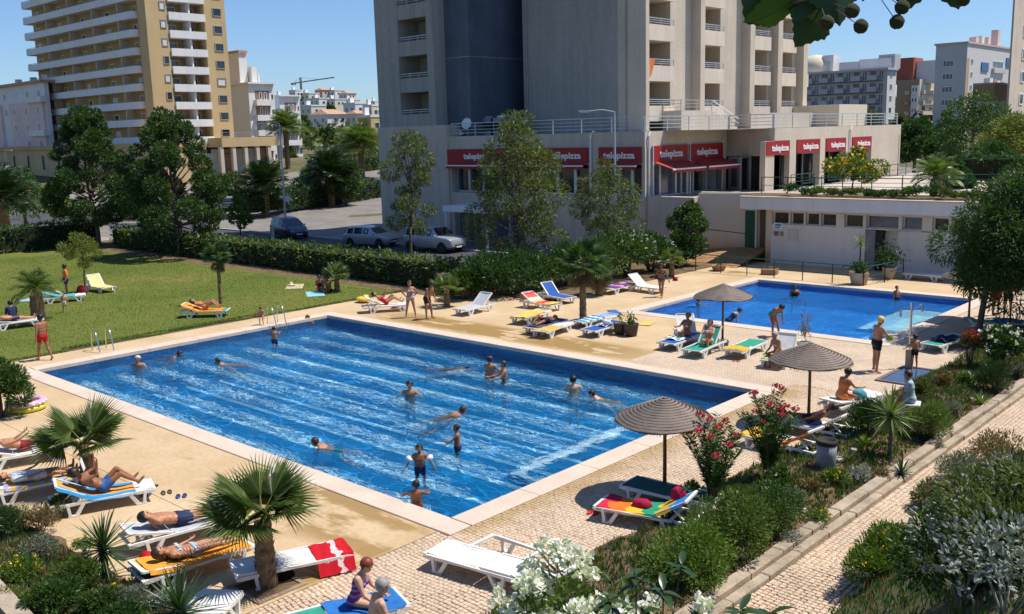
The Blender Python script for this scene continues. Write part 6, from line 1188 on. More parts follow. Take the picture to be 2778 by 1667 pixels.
q=MB(); q.lathe([(.17,.0),(.20,.08),(.205,.13),(.16,.16),(.1,.13)],(0,0,0),18); o=q.build('ball',M('pink_vinyl',(0.62,0.18,0.42),0.35,0.1),None,True); o.location=P(1073,835,.02); tag(o,'pink swim ring beside the reclining woman','swim ring')
# rubber dinghy pool, flip-flops
def ring_pool(px,py):
    b=P(px,py); root=empty('inflatable_pool',(b.x,b.y,.004),0,'small inflatable pool in yellow with scalloped pink rim','inflatable pool'); Rr,h=.46,.30
    q=MB(); n=36; tor=lambda z,r_,a:[]
    for z,mt,nm in ((.09,M('yellow_pool_vinyl',(0.62,0.60,0.04),0.35,0.06),'lower_ring'),(.24,M('pink_pool_vinyl',(0.62,0.30,0.46),0.35,0.2,5,col2=(0.70,0.52,0.55)),'upper_ring')):
        q=MB(); vs=[];fs=[];m=10
        for i in range(n):
            a=2*PI*i/n; wob=1+.05*math.sin(a*9) if nm=='upper_ring' else 1
            for k in range(m):
                t=2*PI*k/m; vs.append(((Rr+.1*wob*math.cos(t))*math.cos(a),(Rr+.1*wob*math.cos(t))*math.sin(a),z+.088*math.sin(t)*wob))
        for i in range(n):
            for k in range(m): fs.append((i*m+k,((i+1)%n)*m+k,((i+1)%n)*m+(k+1)%m,i*m+(k+1)%m))
        q.add(vs,fs); q.build(nm,mt,root,True)
    q=MB(); q.lathe([(Rr,.02),(Rr,.03)],(0,0,0),28); q.build('floor',M('pink_pool_vinyl',(0.62,0.30,0.46),0.35),root)
    q=MB()
    for i in range(18):
        a=2*PI*i/18; q.ell((math.cos(a)*(Rr+.09),math.sin(a)*(Rr+.09),.235),(.05,.05,.03),6,4)
    q.build('scalloped_rim',M('white_vinyl',(0.75,0.7,0.7),0.4),root,True)
ring_pool(73,1112)
def flipflop(px,py,mat,label,rz):
    b=P(px,py); root=empty('flip_flops',(b.x,b.y,.003),rz,label,'flip-flops','flip-flops on the deck')
    for s_ in (-1,1):
        q=MB(); out=[(s_*.07+.05*math.cos(t)*(1+.12*math.sin(t)),.135*math.sin(t)) for t in [2*PI*i/14 for i in range(14)]]; q.prism(out,0,.022); q.build('sole',mat,root); q=MB(); q.tube([(s_*.07-.045,-.02,.02),(s_*.07-.02,.04,.05),(s_*.07,.09,.025)],.008,5); q.tube([(s_*.07+.045,-.02,.02),(s_*.07+.02,.04,.05),(s_*.07,.09,.025)],.008,5); q.build('strap',DARKIN,root)
flipflop(412,1322,M('black_rubber',(0.03,0.03,0.03),0.8),'black flip-flops near the foot of the reading man',.5); flipflop(452,1338,M('olive_rubber',(0.08,0.09,0.05),0.8),'olive flip-flops between the black and blue pairs',1.2); flipflop(492,1348,M('blue_rubber',(0.03,0.06,0.22),0.8),'dark blue flip-flops rightmost of the row on the deck',1.0); flipflop(395,1345,M('slate_rubber',(0.10,0.12,0.18),0.8),'slate sandals beside the white lounger leg',.8)
flipflop(1998,980,M('orange_rubber',(0.6,0.10,0.03),0.8),'orange flip-flops on the cobbles right of the green lounger',.3); flipflop(1953,975,M('teal_rubber',(0.02,0.12,0.14),0.8),'teal flip-flops beneath the green lounger',.9); flipflop(1608,1393,M('red_rubber',(0.6,0.03,0.02),0.8),'red sandals at the edge of the parasol shade',.2)
# pots
def pot(label,px,py,r_,h,mat,plant,seed,square=False,group='planters'):
    b=P(px,py); root=empty('planter',(b.x,b.y,.003),random.uniform(0,1),label,'planter',group); q=MB()
    if square: q.box(-r_,r_,-r_*.8,r_*.8,0,h,ch=.02)
    else: q.lathe([(r_*.72,0),(r_*.9,h*.55),(r_,h*.97),(r_*1.04,h),(r_*.92,h),(r_*.88,h*.9)],(0,0,0),20)
    q.build('pot',mat,root,not square); q=MB(); q.lathe([(r_*.86,h*.88),(r_*.4,h*.92)],(0,0,0),14); q.build('soil',EARTH,root); return root,h
DKP=M('dark_pot',(0.055,0.04,0.03),0.6,0.15); TCP=M('terracotta_pot',(0.34,0.19,0.11),0.8,0.15); STP=M('stone_pot',(0.45,0.36,0.27),0.85,0.12)
r_,h=pot('dark round planter with thin pale plant right of the blue lounger',1682,908,.26,.46,DKP,None,1); q=MB(); link('plant',leafmesh('plant',rng.normal(0,.1,(70,3))+np.array([0,0,h+.22]),.16,LM['lime'],.2,None,.6,.6),r_)
r_,h=pot('dark round planter with bushy plant right of the other dark one',1712,912,.3,.48,DKP,None,2); link('plant',leafmesh('plant',rng.normal(0,.08,(160,3))*np.array([1,1,1.6])+np.array([0,0,h+.18]),.13,LM['mid'],.35,None,.6,.5),r_)
r_,h=pot('low brown bowl planter at the left end of the green railing',1950,735,.42,.3,TCP,None,3); link('plant',leafmesh('plant',rng.normal(0,.08,(60,3))*np.array([1,1,2])+np.array([0,0,h+.25]),.2,LM['mid'],.2,None,.6,.9),r_)
r_,h=pot('brown square planter behind the green railing',2088,745,.4,.3,TCP,None,4,True); link('plant',leafmesh('plant',rng.normal(0,.12,(60,3))*np.array([1.5,1,.5])+np.array([0,0,h+.06]),.14,LM['mid'],.3,None,.6,.5),r_)
r_,h=pot('large stone planter with a spiky dracaena by the pool railing',2330,772,.5,.62,STP,None,5); ms=swordleaf(.62,.03,LM['palm'])
q=MB(); q.tube([(0,0,.5),(.03,.02,1.4),(.0,.0,2.05)],[.05,.04,.04],7); q.build('stem',BARK,r_)
for i in range(34): 
    o=link('leaf',ms,r_,(0,0,2.0)); o.rotation_euler=(Matrix.Rotation(i*2.4,4,'Z')@Matrix.Rotation(R(80-3.6*i),4,'X')).to_euler()
link('low_leaves',leafmesh('low_leaves',rng.normal(0,.22,(420,3))*np.array([1,1,.8])+np.array([0,0,h+.2]),.2,LM['mid'],.35,None,.6,.3),r_)
r_,h=pot('stone planter with a dark bush in the recess of the white wall',2412,757,.36,.6,STP,None,6); link('plant',leafmesh('plant',np.abs(rng.normal(0,1,(700,3)))*np.array([0,0,.42])+rng.normal(0,1,(700,3))*np.array([.3,.3,.12])+np.array([0,0,h+.25]),.24,LM['dark'],.2,None,.6,.5),r_)
r_,h=pot('round planter with tall grass near the second pool, behind the middle parasol',2183,948,.3,.3,M('white_pot',(0.62,0.6,0.56),0.6),None,7); link('plant',leafmesh('plant',rng.normal(0,.1,(90,3))*np.array([1,1,2.8])+np.array([0,0,h+.5]),.28,LM['dry'],.12,None,.4,1.2),r_)
# ---- railings, ladders, shower, bin, lamps
def greenrail(label,pts,z=0,h=.95,rails=2,step=1.7):
    root=empty('green_railing',(pts[0][0],pts[0][1],z),0,label,'railing','green railings'); o=(pts[0][0],pts[0][1],z)
    for p,q_ in zip(pts[:-1],pts[1:]):
        mb=MB(o); p3,q3=Vector((*p,z)),Vector((*q_,z)); n=max(1,int(round((q3-p3).length/step)))
        for k in range(rails): mb.tube([p3+Vector((0,0,h*(1-k*.5))),q3+Vector((0,0,h*(1-k*.5)))],.028 if k==0 else .018,6)
        mb.build('rail',GREENM,root)
        for i in range(n+1):
            a=p3.lerp(q3,i/n); mb=MB(o); mb.tube([a,a+Vector((0,0,h))],.03,6); mb.build('post',GREENM,root)
greenrail('green railing along the far edge of the second pool',[(-30.6,46.2),(-28.85,46.25),(-19.2,46.1),(-18.75,47.6),(-18.75,50.0)]); greenrail('green railing on the roof garden above the changing rooms',[(-28.3,52.6),(-10,52.6),(4,52.6)],3.95,.95); greenrail('green railing in front of the restaurant wing openings',[(-30.9,61.5),(-30.9,82)],UT,.95,3); greenrail('green ramp railing across the upper terrace',[(-28,60),(-12,66),(8,66)],UT,1.0,3,2.5)
greenrail('green railing along the hedge of the upper terrace',[(-20,70.8),(12,70.8)],UT,1.1,3,2.5)
gt=empty('green_gate',(-30.86,50.0,0),0,'tall dark green gate post and frame at the earth ramp','gate'); q=MB(); q.box(-.06,.06,-.06,.06,0,2.1); q.build('post',GREENM,gt); q=MB(); q.bar((0,0,1.95),(3.0,.6,1.7),.05,.05); q.bar((0,0,1.2),(-2.0,-2.2,1.5),.04,.04); q.build('rail',GREENM,gt); q=MB(); q.bar((-2.0,-2.2,0),(-2.0,-2.2,1.6),.07,.07); q.build('post',GREENM,gt)
def ladder(label,px,py,dirv,w=.5):
    b=P(px,py,.02); root=empty('pool_ladder',(b.x,b.y,.013),math.atan2(dirv[1],dirv[0])-PI/2,label,'pool ladder','pool ladders')
    for s_ in (-1,1):
        q=MB(); x=s_*w/2; pts=[(x,-.42,0),(x,-.42,.55),(x,-.36,.72),(x,-.2,.80),(x,-.02,.74),(x,.10,.5),(x,.22,0),(x,.30,-.5),(x,.31,-1.0)]; q.tube(pts,.023,7); q.build('handrail',STEEL,root,True)
    for z in (-.25,-.5,-.75): q=MB(); q.bar((-w/2,.27,z),(w/2,.27,z),.08,.03); q.build('rung',STEEL,root)
ladder('stainless pool ladder near the man in red trunks',283,950,(1,0),.55); ladder('stainless pool ladder at the far corner of the large pool by the lawn',755,880,(1,0),.5)
b=P(2465,1000); sh=empty('pool_shower',(b.x,b.y,0),0,'slim steel pool shower with two heads beside a child','shower'); q=MB(); q.tube([(0,0,0),(0,0,2.15)],.032,8); q.build('post',STEEL,sh); 
for s_ in (-1,1): q=MB(); d=Vector((.68*s_*.35,.73*s_*.35,0)); q.tube([(0,0,1.9),tuple(d*.7+Vector((0,0,2.05))),tuple(d+Vector((0,0,2.1 if s_>0 else 1.95)))],.016,6); e=d+Vector((0,0,(2.1 if s_>0 else 1.95))); q.lathe([(.015,-.25),(.035,-.22),(.03,-.02),(.012,.01)],tuple(e),8); q.build('shower_head',STEEL,sh)
q=MB(); q.box(-.15,.15,-.02,.02,1.02,1.06); q.build('tap',STEEL,sh)
q=MB(); q.box(-.09,.09,-.09,.09,0,.62); q.build('foot_box',M('shower_stone',(0.40,0.30,0.2),0.8),sh)
# foot basin by the shower
fb=MB(); x0,x1,y0,y1=-11.4,-9.9,28.9,31.0; fb.box(x0,x1,y0,y1,-.02,.006); fbr=struct(fb.build('foot_basin',M('dark_blue_basin',(0.03,0.035,0.07),0.4,0.2)))
for a in ((x0-.12,x0,y0-.12,y1+.12),(x1,x1+.12,y0-.12,y1+.12),(x0,x1,y0-.12,y0),(x0,x1,y1,y1+.12)): q=MB(); q.box(*a,-.02,.05,ch=.01); q.build('basin_rim',M('dark_rim',(0.16,0.13,0.11),0.7),fbr)
q=MB(); q.box(x0+.001,x1-.001,y0+.001,y1-.001,.0062,.022); q.build('basin_water',M('basin_water',(0.05,0.07,0.12),0.05,0.2,spec=.8),fbr)
b=P(2240,1292); bn=empty('litter_bin',(b.x,b.y,bedz(b.x,b.y)-.02),.2,'grey cylindrical litter bin with dark rim beside the loungers','litter bin'); q=MB(); q.lathe([(.20,0),(.215,.02),(.22,.35),(.225,.62)],(0,0,0),20); q.build('body',M('bin_grey',(0.30,0.33,0.36),0.45,0.1),bn,True); q=MB(); q.lathe([(.235,.58),(.24,.62),(.24,.68),(.2,.69),(.19,.63)],(0,0,0),20); q.build('rim',DARKIN,bn,True)
def lamp(label,x,y,ztop,arm,zb=0.0,head=(.55,.2,.14)):
    root=empty('street_lamp',(x,y,zb),0,label,'street lamp','street lamps'); a=Vector(arm); q=MB(); q.tube([(0,0,0),(0,0,(ztop-zb)*.5),(0,0,ztop-zb)],[.09,.075,.05],8); q.build('pole',RAILM,root); q=MB(); e=Vector((0,0,ztop-zb))+a; q.tube([(0,0,ztop-zb-.02),tuple(Vector((0,0,ztop-zb))+a*.5+Vector((0,0,.1))),tuple(e)],.035,6); q.build('arm',RAILM,root); q=MB(); d=a.normalized(); q.bar(tuple(e-d*.05),tuple(e+d*.6),.24,.13); h=q.build('lamp_head',PLASTG,root); q=MB(); q.bar(tuple(e+Vector((0,0,-.08))+d*.05),tuple(e+Vector((0,0,-.08))+d*.5),.2,.04); q.build('lens',glassmat('lamp_lens',(0.5,0.5,0.48)),h)
rr=Vector((CR.x,CR.y,0)).normalized()
c=onY(1667,303,46.6); lamp('street lamp with bent arm in front of the hotel terrace',c.x,46.6,c.z,tuple(-rr*1.5+Vector((0,0,.05))))
c=P(778,640); e=atd(776,335,(c-CAM).dot(CF)); lamp('dark street lamp between the two date palms',c.x,c.y,e.z,tuple(-rr*1.3))
c=atd(462,296,95); lamp('street lamp silhouetted against the yellow tower',c.x,c.y,c.z,tuple(-rr*1.0),gz(c.x,c.y))
c=P(28,540); lamp('globe-topped street lamp at the far left',c.x,c.y,gz(c.x,c.y)+5.2,tuple(rr*.5),gz(c.x,c.y))
# small street things seen behind the hedge
q=MB(); q.box(-.9,.9,-.6,.6,0,1.2,ch=.05); o=q.build('skip_bin',M('yellow_bin',(0.62,0.32,0.03),0.5,0.1)); c=P(72,560); o.location=(c.x,c.y,gz(c.x,c.y)+.02); tag(o,'yellow recycling container by the street at the far left','container')
c=P(777,560); q=MB(); q.box(-.3,.3,-.03,.03,0,.45); o=q.build('street_sign',M('sign_white',(0.7,0.72,0.75),0.5)); e=atd(783,540,(c-CAM).dot(CF)-6); o.location=(onY(783,541,P(778,640).y).x,P(778,640).y-.13,onY(783,541,P(778,640).y).z-.2); tag(o,'small white sign fixed to the dark street lamp','sign')
c=P(776,648); q=MB(); q.box(-.14,.14,-.1,.1,0,1.25,ch=.05); q.box(-.09,.09,-.105,-.1,.7,1.05); o=q.build('parking_meter',M('pale_meter',(0.55,0.55,0.45),0.5)); o.location=(c.x,c.y-1.2,0); tag(o,'pale parking meter post beside the dark blue car','parking meter')
q=MB(); c=P(1520,640); ca=empty('entrance_canopy',(c.x,47.8,0),0,'white flat canopy over the lower shop entrance behind the trees','canopy'); q=MB(); q.box(-2.4,2.0,-.9,2.1,2.55,2.95,ch=.03); q.build('roof',WHITEP,ca)
for x in (-2.2,1.8): q=MB(); q.box(x-.06,x+.06,-.8,-.68,0,2.55); q.build('post',WHITEP,ca)
# ================================================================ CARS
def car(label,px,py,toward,col,kind,group='parked cars',z=None):
    "toward: second pixel on the ground the bonnet points at"
    c=P(px,py); t=P(*toward); yaw=math.atan2(t.y-c.y,t.x-c.x); zg=gz(c.x,c.y)+.025; root=empty('parked_car',(c.x,c.y,zg),yaw,label,'car',group)
    paint=M('paint_'+col,dict(silver=(0.42,0.43,0.45),navy=(0.045,0.06,0.10),paleblue=(0.22,0.28,0.36),white=(0.70,0.71,0.72),red=(0.30,0.02,0.02))[col],0.28,0.04,1,metal=0.35 if col!='white' else 0,coat=.6,spec=.5)
    # stations along x: (x, half width, z bottom, z belt, z roof, half roof width)
    K=dict(hatch=[(-2.0,.72,.42,.78,.80,.60),(-1.93,.80,.26,.86,.92,.64),(-1.62,.85,.22,.90,1.36,.62),(-1.0,.86,.20,.90,1.45,.62),(-.2,.86,.20,.90,1.45,.62),(.35,.86,.20,.90,1.36,.60),(1.02,.85,.20,.92,.95,.66),(1.65,.82,.22,.80,.82,.66),(1.98,.74,.28,.66,.68,.56),(2.06,.62,.36,.55,.57,.45)],
      suv=[(-2.2,.78,.5,.95,.98,.66),(-2.12,.88,.36,1.05,1.15,.72),(-1.95,.92,.32,1.08,1.62,.70),(-1.0,.93,.30,1.08,1.74,.70),(.0,.93,.30,1.08,1.74,.70),(.5,.93,.30,1.08,1.64,.68),(1.1,.92,.30,1.10,1.14,.74),(1.8,.90,.32,1.04,1.06,.74),(2.15,.84,.36,.92,.94,.66),(2.24,.72,.42,.74,.76,.55)],
      mpv=[(-2.1,.74,.42,.85,.88,.62),(-2.02,.82,.26,.95,1.1,.66),(-1.8,.87,.22,.98,1.58,.64),(-1.0,.88,.20,.98,1.66,.64),(.0,.88,.20,.98,1.66,.64),(.55,.88,.20,.98,1.55,.62),(1.4,.87,.20,1.0,1.04,.68),(1.85,.82,.22,.84,.86,.64),(2.1,.74,.28,.68,.7,.55),(2.16,.6,.36,.55,.57,.45)])[kind]
    def ringf(s):
        x,w,zb,zt,zr,wr=s; h=[(w*.90,zb),(w,zb+(zt-zb)*.35),(w*.995,zt-(zt-zb)*.08),(w*.95,zt)]; top=[(wr,zr-.05 if zr>zt+.1 else zr-.005),(wr*.72,zr)]
        r_=[(x,y,z_) for y,z_ in h+top]; return r_+[(x,-y,z_) for _,y,z_ in reversed(r_)]
    rings=[ringf(s) for s in K]; n=12; q=MB(); vs=[v for r_ in rings for v in r_]; fs=[]
    for i in range(len(rings)-1):
        for k in range(n): fs.append((i*n+k,(i+1)*n+k,(i+1)*n+(k+1)%n,i*n+(k+1)%n))
    fs.append(tuple(range(n))); fs.append(tuple(reversed(range((len(rings)-1)*n,len(rings)*n)))); q.add(vs,fs); o=q.build('body',paint,root,True)
    md=o.modifiers.new('b','BEVEL'); md.width=.03; md.segments=2; md.limit_method='ANGLE'
    cab=[i for i,s in enumerate(K) if s[4]>s[3]+.3]; g=glassmat('car_glass',(0.02,0.025,0.03),.05,.9)
    def pane(name,pts,push):
        m_=MB(); m_.add([tuple(Vector(p)+Vector(push)) for p in pts],[tuple(range(len(pts)))]); m_.build(name,g,root)
    for s_ in (1,-1):
        for i in cab[:-1]:
            a,b=K[i],K[i+1]
            def sp(st,f_): return Vector((st[0],s_*(st[1]*.95+(st[5]-st[1]*.95)*f_),st[3]+(st[4]-.05-st[3])*f_))
            ga,gb=(a[0]+.06,b[0]-.06); A0,A1,B0,B1=sp(a,.08),sp(a,.92),sp(b,.08),sp(b,.92); k=.06/(b[0]-a[0])
            pane('side_window',[A0.lerp(B0,k),B0.lerp(A0,k),B1.lerp(A1,k),A1.lerp(B1,k)],(0,s_*.012,.006))
    i=cab[-1]; a,b=K[i],K[i+1]; pane('windscreen',[(a[0]+.03,-a[5]*.93,a[4]-.04),(a[0]+.03,a[5]*.93,a[4]-.04),(b[0]-.06,b[5]*1.1,b[4]+.0),(b[0]-.06,-b[5]*1.1,b[4]+.0)],(.03,0,.035))
    i=cab[0]; a,b=K[i-1],K[i]; pane('rear_window',[(b[0]-.02,-b[5]*.9,b[4]-.08),(b[0]-.02,b[5]*.9,b[4]-.08),(a[0]-.0,a[5]*1.05,a[4]+.04),(a[0]-.0,-a[5]*1.05,a[4]+.04)],(-.035,0,.02))
    wr=.33 if kind!='suv' else .38
    for x in (K[0][0]+.72,K[-1][0]-.80):
        for s_ in (1,-1):
            q=MB(); w=K[4][1]; q.lathe([(wr*.55,-.1),(wr*.96,-.1),(wr,-.07),(wr,.07),(wr*.96,.1),(wr*.62,.1)],(0,0,0),18); o=q.build('wheel',M('tyre',(0.02,0.02,0.02),.8),root); o.location=(x,s_*(w-.07),wr); o.rotation_euler=(PI/2*(-s_),0,0)
            q=MB(); q.lathe([(wr*.62,.08),(wr*.58,.095),(wr*.2,.085),(.03,.10)],(0,0,0),12); q.build('rim',ALU,o)
    f=K[-2]
    for s_ in (1,-1):
        q=MB(); q.ell((f[0]-.05,s_*f[1]*.80,f[3]-.06),(.12,.16,.075),10,6); q.build('headlight',glassmat('headlight',(0.55,0.56,0.58),.1),root,True)
        q=MB(); r_=K[1]; q.ell((r_[0]+.02,s_*r_[1]*.85,r_[3]-.1),(.06,.12,.1),8,6); q.build('tail_light',M('tail_red',(0.3,0.01,0.01),.3),root,True)
        q=MB(); j=K[cab[-1]]; q.ell((j[0]+.45,s_*(j[1]+.07),j[3]+.07),(.07,.09,.06),8,5); q.build('wing_mirror',paint,root,True)
    q=MB(); q.box(K[-1][0]-.01,K[-1][0]+.02,-.26,.26,.36,.46); q.build('number_plate',M('plate',(0.7,0.7,0.68),.5),root)
    q=MB(); q.box(K[-1][0]-.06,K[-1][0]+.012,-.42,.42,.48,.56); q.build('grille',DARKIN,root); return root
car('silver hatchback parked left of the silver off-road car',1008,668,(1120,672),'silver','hatch'); car('silver off-road car partly hidden by the slender tree',1180,682,(1290,690),'silver','suv'); car('dark blue people carrier in the hotel shade',785,645,(880,662),'navy','mpv'); car('pale blue hatchback driving on the street in the distance',632,578,(665,560),'paleblue','hatch'); car('white car far up the street beside the arcade',655,496,(690,500),'white','hatch'); car('dark red car parked far up the street by the arcade',700,482,(735,486),'red','hatch'); car('white car glimpsed between the date palms',860,500,(900,505),'white','hatch')
# ================================================================ PEOPLE
def skinm(n,c): return M('skin_'+n,c,0.48,0.07,9,spec=0.35)
SKIN=dict(pale=skinm('pale',(0.60,0.34,0.23)),tan=skinm('tan',(0.45,0.205,0.11)),brown=skinm('brown',(0.30,0.128,0.062)),deep=skinm('deep',(0.14,0.062,0.036)))
HAIR=dict(black=M('hair_black',(0.012,0.010,0.009),0.5,0.2,20),brown=M('hair_brown',(0.045,0.024,0.014),0.5,0.2,20),red=M('hair_red',(0.20,0.045,0.018),0.5,0.2,20),grey=M('hair_grey',(0.32,0.29,0.26),0.6,0.2,20),blond=M('hair_blond',(0.36,0.24,0.11),0.5,0.2,20),yellowcap=M('cap_yellow',(0.66,0.50,0.14),0.7,0.1),greycap=M('cap_grey',(0.50,0.46,0.42),0.6,0.1))
EYE=M('eye_dark',(0.02,0.015,0.012),0.3)
def capsule(a,b,ra,rb,n=10,m=4):
    a,b=np.array(a,float),np.array(b,float); d=b-a; L_=np.linalg.norm(d)
    d=d/L_ if L_>1e-6 else np.array([0,0,1.]); r_=np.array([1,0,0]) if abs(d[0])<.8 else np.array([0,1.,0]); x=np.cross(d,r_); x/=np.linalg.norm(x); y=np.cross(d,x); rows=[]
    for i in range(m+1): t=-PI/2+PI/2*i/m; rows.append((a+d*ra*math.sin(t),ra*math.cos(t)))
    for i in range(m+1): t=PI/2*i/m; rows.append((b+d*rb*math.sin(t),rb*math.cos(t)))
    V=[];Fc=[]
    for c,r in rows:
        r=max(r,1e-4)
        for k in range(n): q=2*PI*k/n; V.append(c+(x*math.cos(q)+y*math.sin(q))*r)
    for i in range(len(rows)-1):
        for k in range(n): k2=(k+1)%n; Fc.append((i*n+k,i*n+k2,(i+1)*n+k2,(i+1)*n+k))
    return V,Fc
def Rx(a): return np.array(Matrix.Rotation(R(a),3,'X'))
def Ry(a): return np.array(Matrix.Rotation(R(a),3,'Y'))
def Rz(a): return np.array(Matrix.Rotation(R(a),3,'Z'))
def person(label,pos,yaw,H=1.72,skin='tan',hair='brown',sex='m',tilt=0,roll=0,trunk=0,side=0,twist=0,hip=(0,0),habd=(3,3),knee=(2,2),sh=(5,5),sabd=(12,12),elb=(12,12),ein=(0,0),head=0,hyaw=0,wear=(),anchor='feet',fat=1.08,long_hair=0,vox=.02,fingers=True,hairfit=.02):
    "pos: where the anchor (feet / pelvis / head top) rests; yaw: compass of the facing direction in degrees (0 = +Y)"
    k=H/1.75; P0=Rz(yaw)@Rx(tilt)@Ry(roll); T=P0@Rz(twist)@Ry(side)@Rx(-trunk); prim=[]; fem=sex=='f'
    def add(a,b,ra,rb,l): prim.append((np.array(a,float),np.array(b,float),ra*k,rb*k,l))
    O=np.zeros(3); tp=lambda x,y,z: T@(np.array([x,y,z])*k)
    hw=.095 if fem else .088; sw=.165 if fem else .185; fx=fat
    pp=lambda x,y,z: P0@(np.array([x,y,z])*k)
    add(pp(-hw*.75,0,0),pp(hw*.75,0,0),.108*fx,.108*fx,'pelvis'); add(pp(-hw*.8,-.035,-.04),pp(hw*.8,-.035,-.04),.092*fx,.092*fx,'pelvis')
    add(tp(-.055,0,.09),tp(.055,0,.09),(.092 if fem else .1)*fx,(.092 if fem else .1)*fx,'abdomen'); add(tp(-.06,0,.20),tp(.06,0,.20),(.088 if fem else .104)*fx,(.088 if fem else .104)*fx,'abdomen')
    add(tp(-.075,0,.31),tp(.075,0,.31),.102*fx,.102*fx,'chest'); add(tp(-.09,-.005,.40),tp(.09,-.005,.40),.096,.096,'chest')
    if fem: add(tp(-.075,.07,.325),tp(-.075,.085,.32),.06,.055,'chest'); add(tp(.075,.07,.325),tp(.075,.085,.32),.06,.055,'chest')
    add(tp(-sw+.02,-.01,.455),tp(sw-.02,-.01,.455),.058,.058,'chest'); add(tp(0,-.01,.44),tp(0,.01,.56),.072,.05,'neck')
    HT=T@Rz(hyaw)@Rx(-head); hc=tp(0,.012,.60); hp_=lambda x,y,z: hc+HT@(np.array([x,y,z])*k*(1.1 if H>1.3 else 1.28))
    add(hp_(0,-.01,.085),hp_(0,.0,.075),.101,.099,'head'); add(hp_(0,.025,.045),hp_(0,.035,.0),.082,.06,'head'); add(hp_(0,.085,.05),hp_(0,.105,.03),.014,.017,'head')
    for s in (-1,1): add(hp_(s*.078,-.005,.055),hp_(s*.082,-.01,.03),.018,.013,'head')
    joints={}
    for i,s in enumerate((-1,1)):
        B=P0@Ry(-habd[i]*s); hj=pp(s*hw,0,-.03); th=B@Rx(hip[i]); kj=hj+th@np.array([0,0,-.42*k]); sn=B@Rx(hip[i]-knee[i]); aj=kj+sn@np.array([0,0,-.41*k]); L='L' if s<0 else 'R'
        add(hj,kj,.084*fx,.058,'thigh'+L); m_=kj+(aj-kj)*.32+sn@np.array([0,-.012*k,0]); add(kj,m_,.055,.057,'shin'+L); add(m_,aj,.056,.036,'shin'+L)
        ft=sn@Rx(0); add(aj+ft@np.array([0,-.03*k,-.03*k]),aj+ft@np.array([0,.13*k,-.052*k]),.036,.03,'foot'+L); add(aj+ft@np.array([.012*s*k,.10*k,-.05*k]),aj+ft@np.array([.01*s*k,.165*k,-.06*k]),.033,.02,'foot'+L)
        joints['sole'+L]=aj+np.array([0,0,-.088*k])
        A=T@Ry(-sabd[i]*s); sj=tp(s*sw,-.01,.445); ua=A@Rx(sh[i]); ej=sj+ua@np.array([0,0,-.285*k]); fa=A@Rx(sh[i])@Rz(s*ein[i])@Rx(elb[i]); wj=ej+fa@np.array([0,0,-.25*k])
        add(sj,sj+(ej-sj)*.45,.060,.052,'arm'+L); add(sj+(ej-sj)*.45,ej,.048,.038,'arm'+L); add(ej,ej+(wj-ej)*.3,.039,.039,'fore'+L); add(ej+(wj-ej)*.3,wj,.039,.026,'fore'+L); add(wj,wj+fa@np.array([0,.005*k,-.075*k]),.028,.030,'hand'+L)
        joints['w'+L]=(wj,fa,s)
    # union of the shapes -> one skin
    V=[];Fc=[]
    for a,b,ra,rb,l in prim:
        v,f=capsule(a,b,ra,rb); n=len(V); V+=v; Fc+=[tuple(n+j for j in q) for q in f]
    me=bpy.data.meshes.new('raw'); me.from_pydata([tuple(v) for v in V],[],Fc); ob=bpy.data.objects.new('raw',me); TMP.collection.objects.link(ob)
    md=ob.modifiers.new('r','REMESH'); md.mode='VOXEL'; md.voxel_size=vox*max(.62,k); md.use_smooth_shade=True; sm=ob.modifiers.new('s','SMOOTH'); sm.factor=.5; sm.iterations=4
    TMPV.update(); dg=TMPV.depsgraph; body=bpy.data.meshes.new_from_object(ob.evaluated_get(dg),depsgraph=dg); bpy.data.objects.remove(ob); bpy.data.meshes.remove(me)
    n=len(body.vertices); X=np.zeros(n*3,np.float32); body.vertices.foreach_get('co',X); X=X.reshape(-1,3).astype(float); Nn=np.zeros(n*3,np.float32); body.vertices.foreach_get('normal',Nn); Nn=Nn.reshape(-1,3)
    polys=[tuple(p.vertices) for p in body.polygons]; bpy.data.meshes.remove(body)
    best=np.full(n,1e9); lab=np.zeros(n,int); tt=np.zeros(n); labs=[]
    for j,(a,b,ra,rb,l) in enumerate(prim):
        d=b-a; L2=max(d@d,1e-9); t=np.clip((X-a)@d/L2,0,1); ds=np.linalg.norm(X-a-t[:,None]*d,axis=1)-(ra+(rb-ra)*t); m_=ds<best; best[m_]=ds[m_]; lab[m_]=j; tt[m_]=t[m_]; labs.append(l)
    ln=np.array(labs)[lab]; tz=(X@T[:,2])/k; ty=(X@T[:,1])/k; pz=(X@P0[:,2])/k
    hx=((X-hc)@HT)/k/(1.1 if H>1.3 else 1.28)
    tf=np.zeros(n)
    for L,s in (('L',-1),('R',1)):
        m_=ln=='thigh'+L; tf[m_]=tt[m_]
    th=(ln=='thighL')|(ln=='thighR'); pel=ln=='pelvis'; tor=(ln=='abdomen')|(ln=='chest')
    # anchor
    if anchor=='feet': z0=min(joints['soleL'][2],joints['soleR'][2]); off=np.array([ (joints['soleL'][0]+joints['soleR'][0])/2,(joints['soleL'][1]+joints['soleR'][1])/2,z0])
    elif anchor=='pelvis': off=np.array([0,0,-.115*k*fx])
    elif anchor=='back': off=np.array([0,0,X[:,2].min()])
    elif anchor=='top': off=np.array([hc[0],hc[1],X[(ln=='head')][:,2].max()])
    root_loc=Vector(pos); X=X-off; hc2=hc-off
    mats=[SKIN[skin],EYE]; vs=[tuple(v) for v in X]; fs=list(polys); mi=[0]*len(fs)
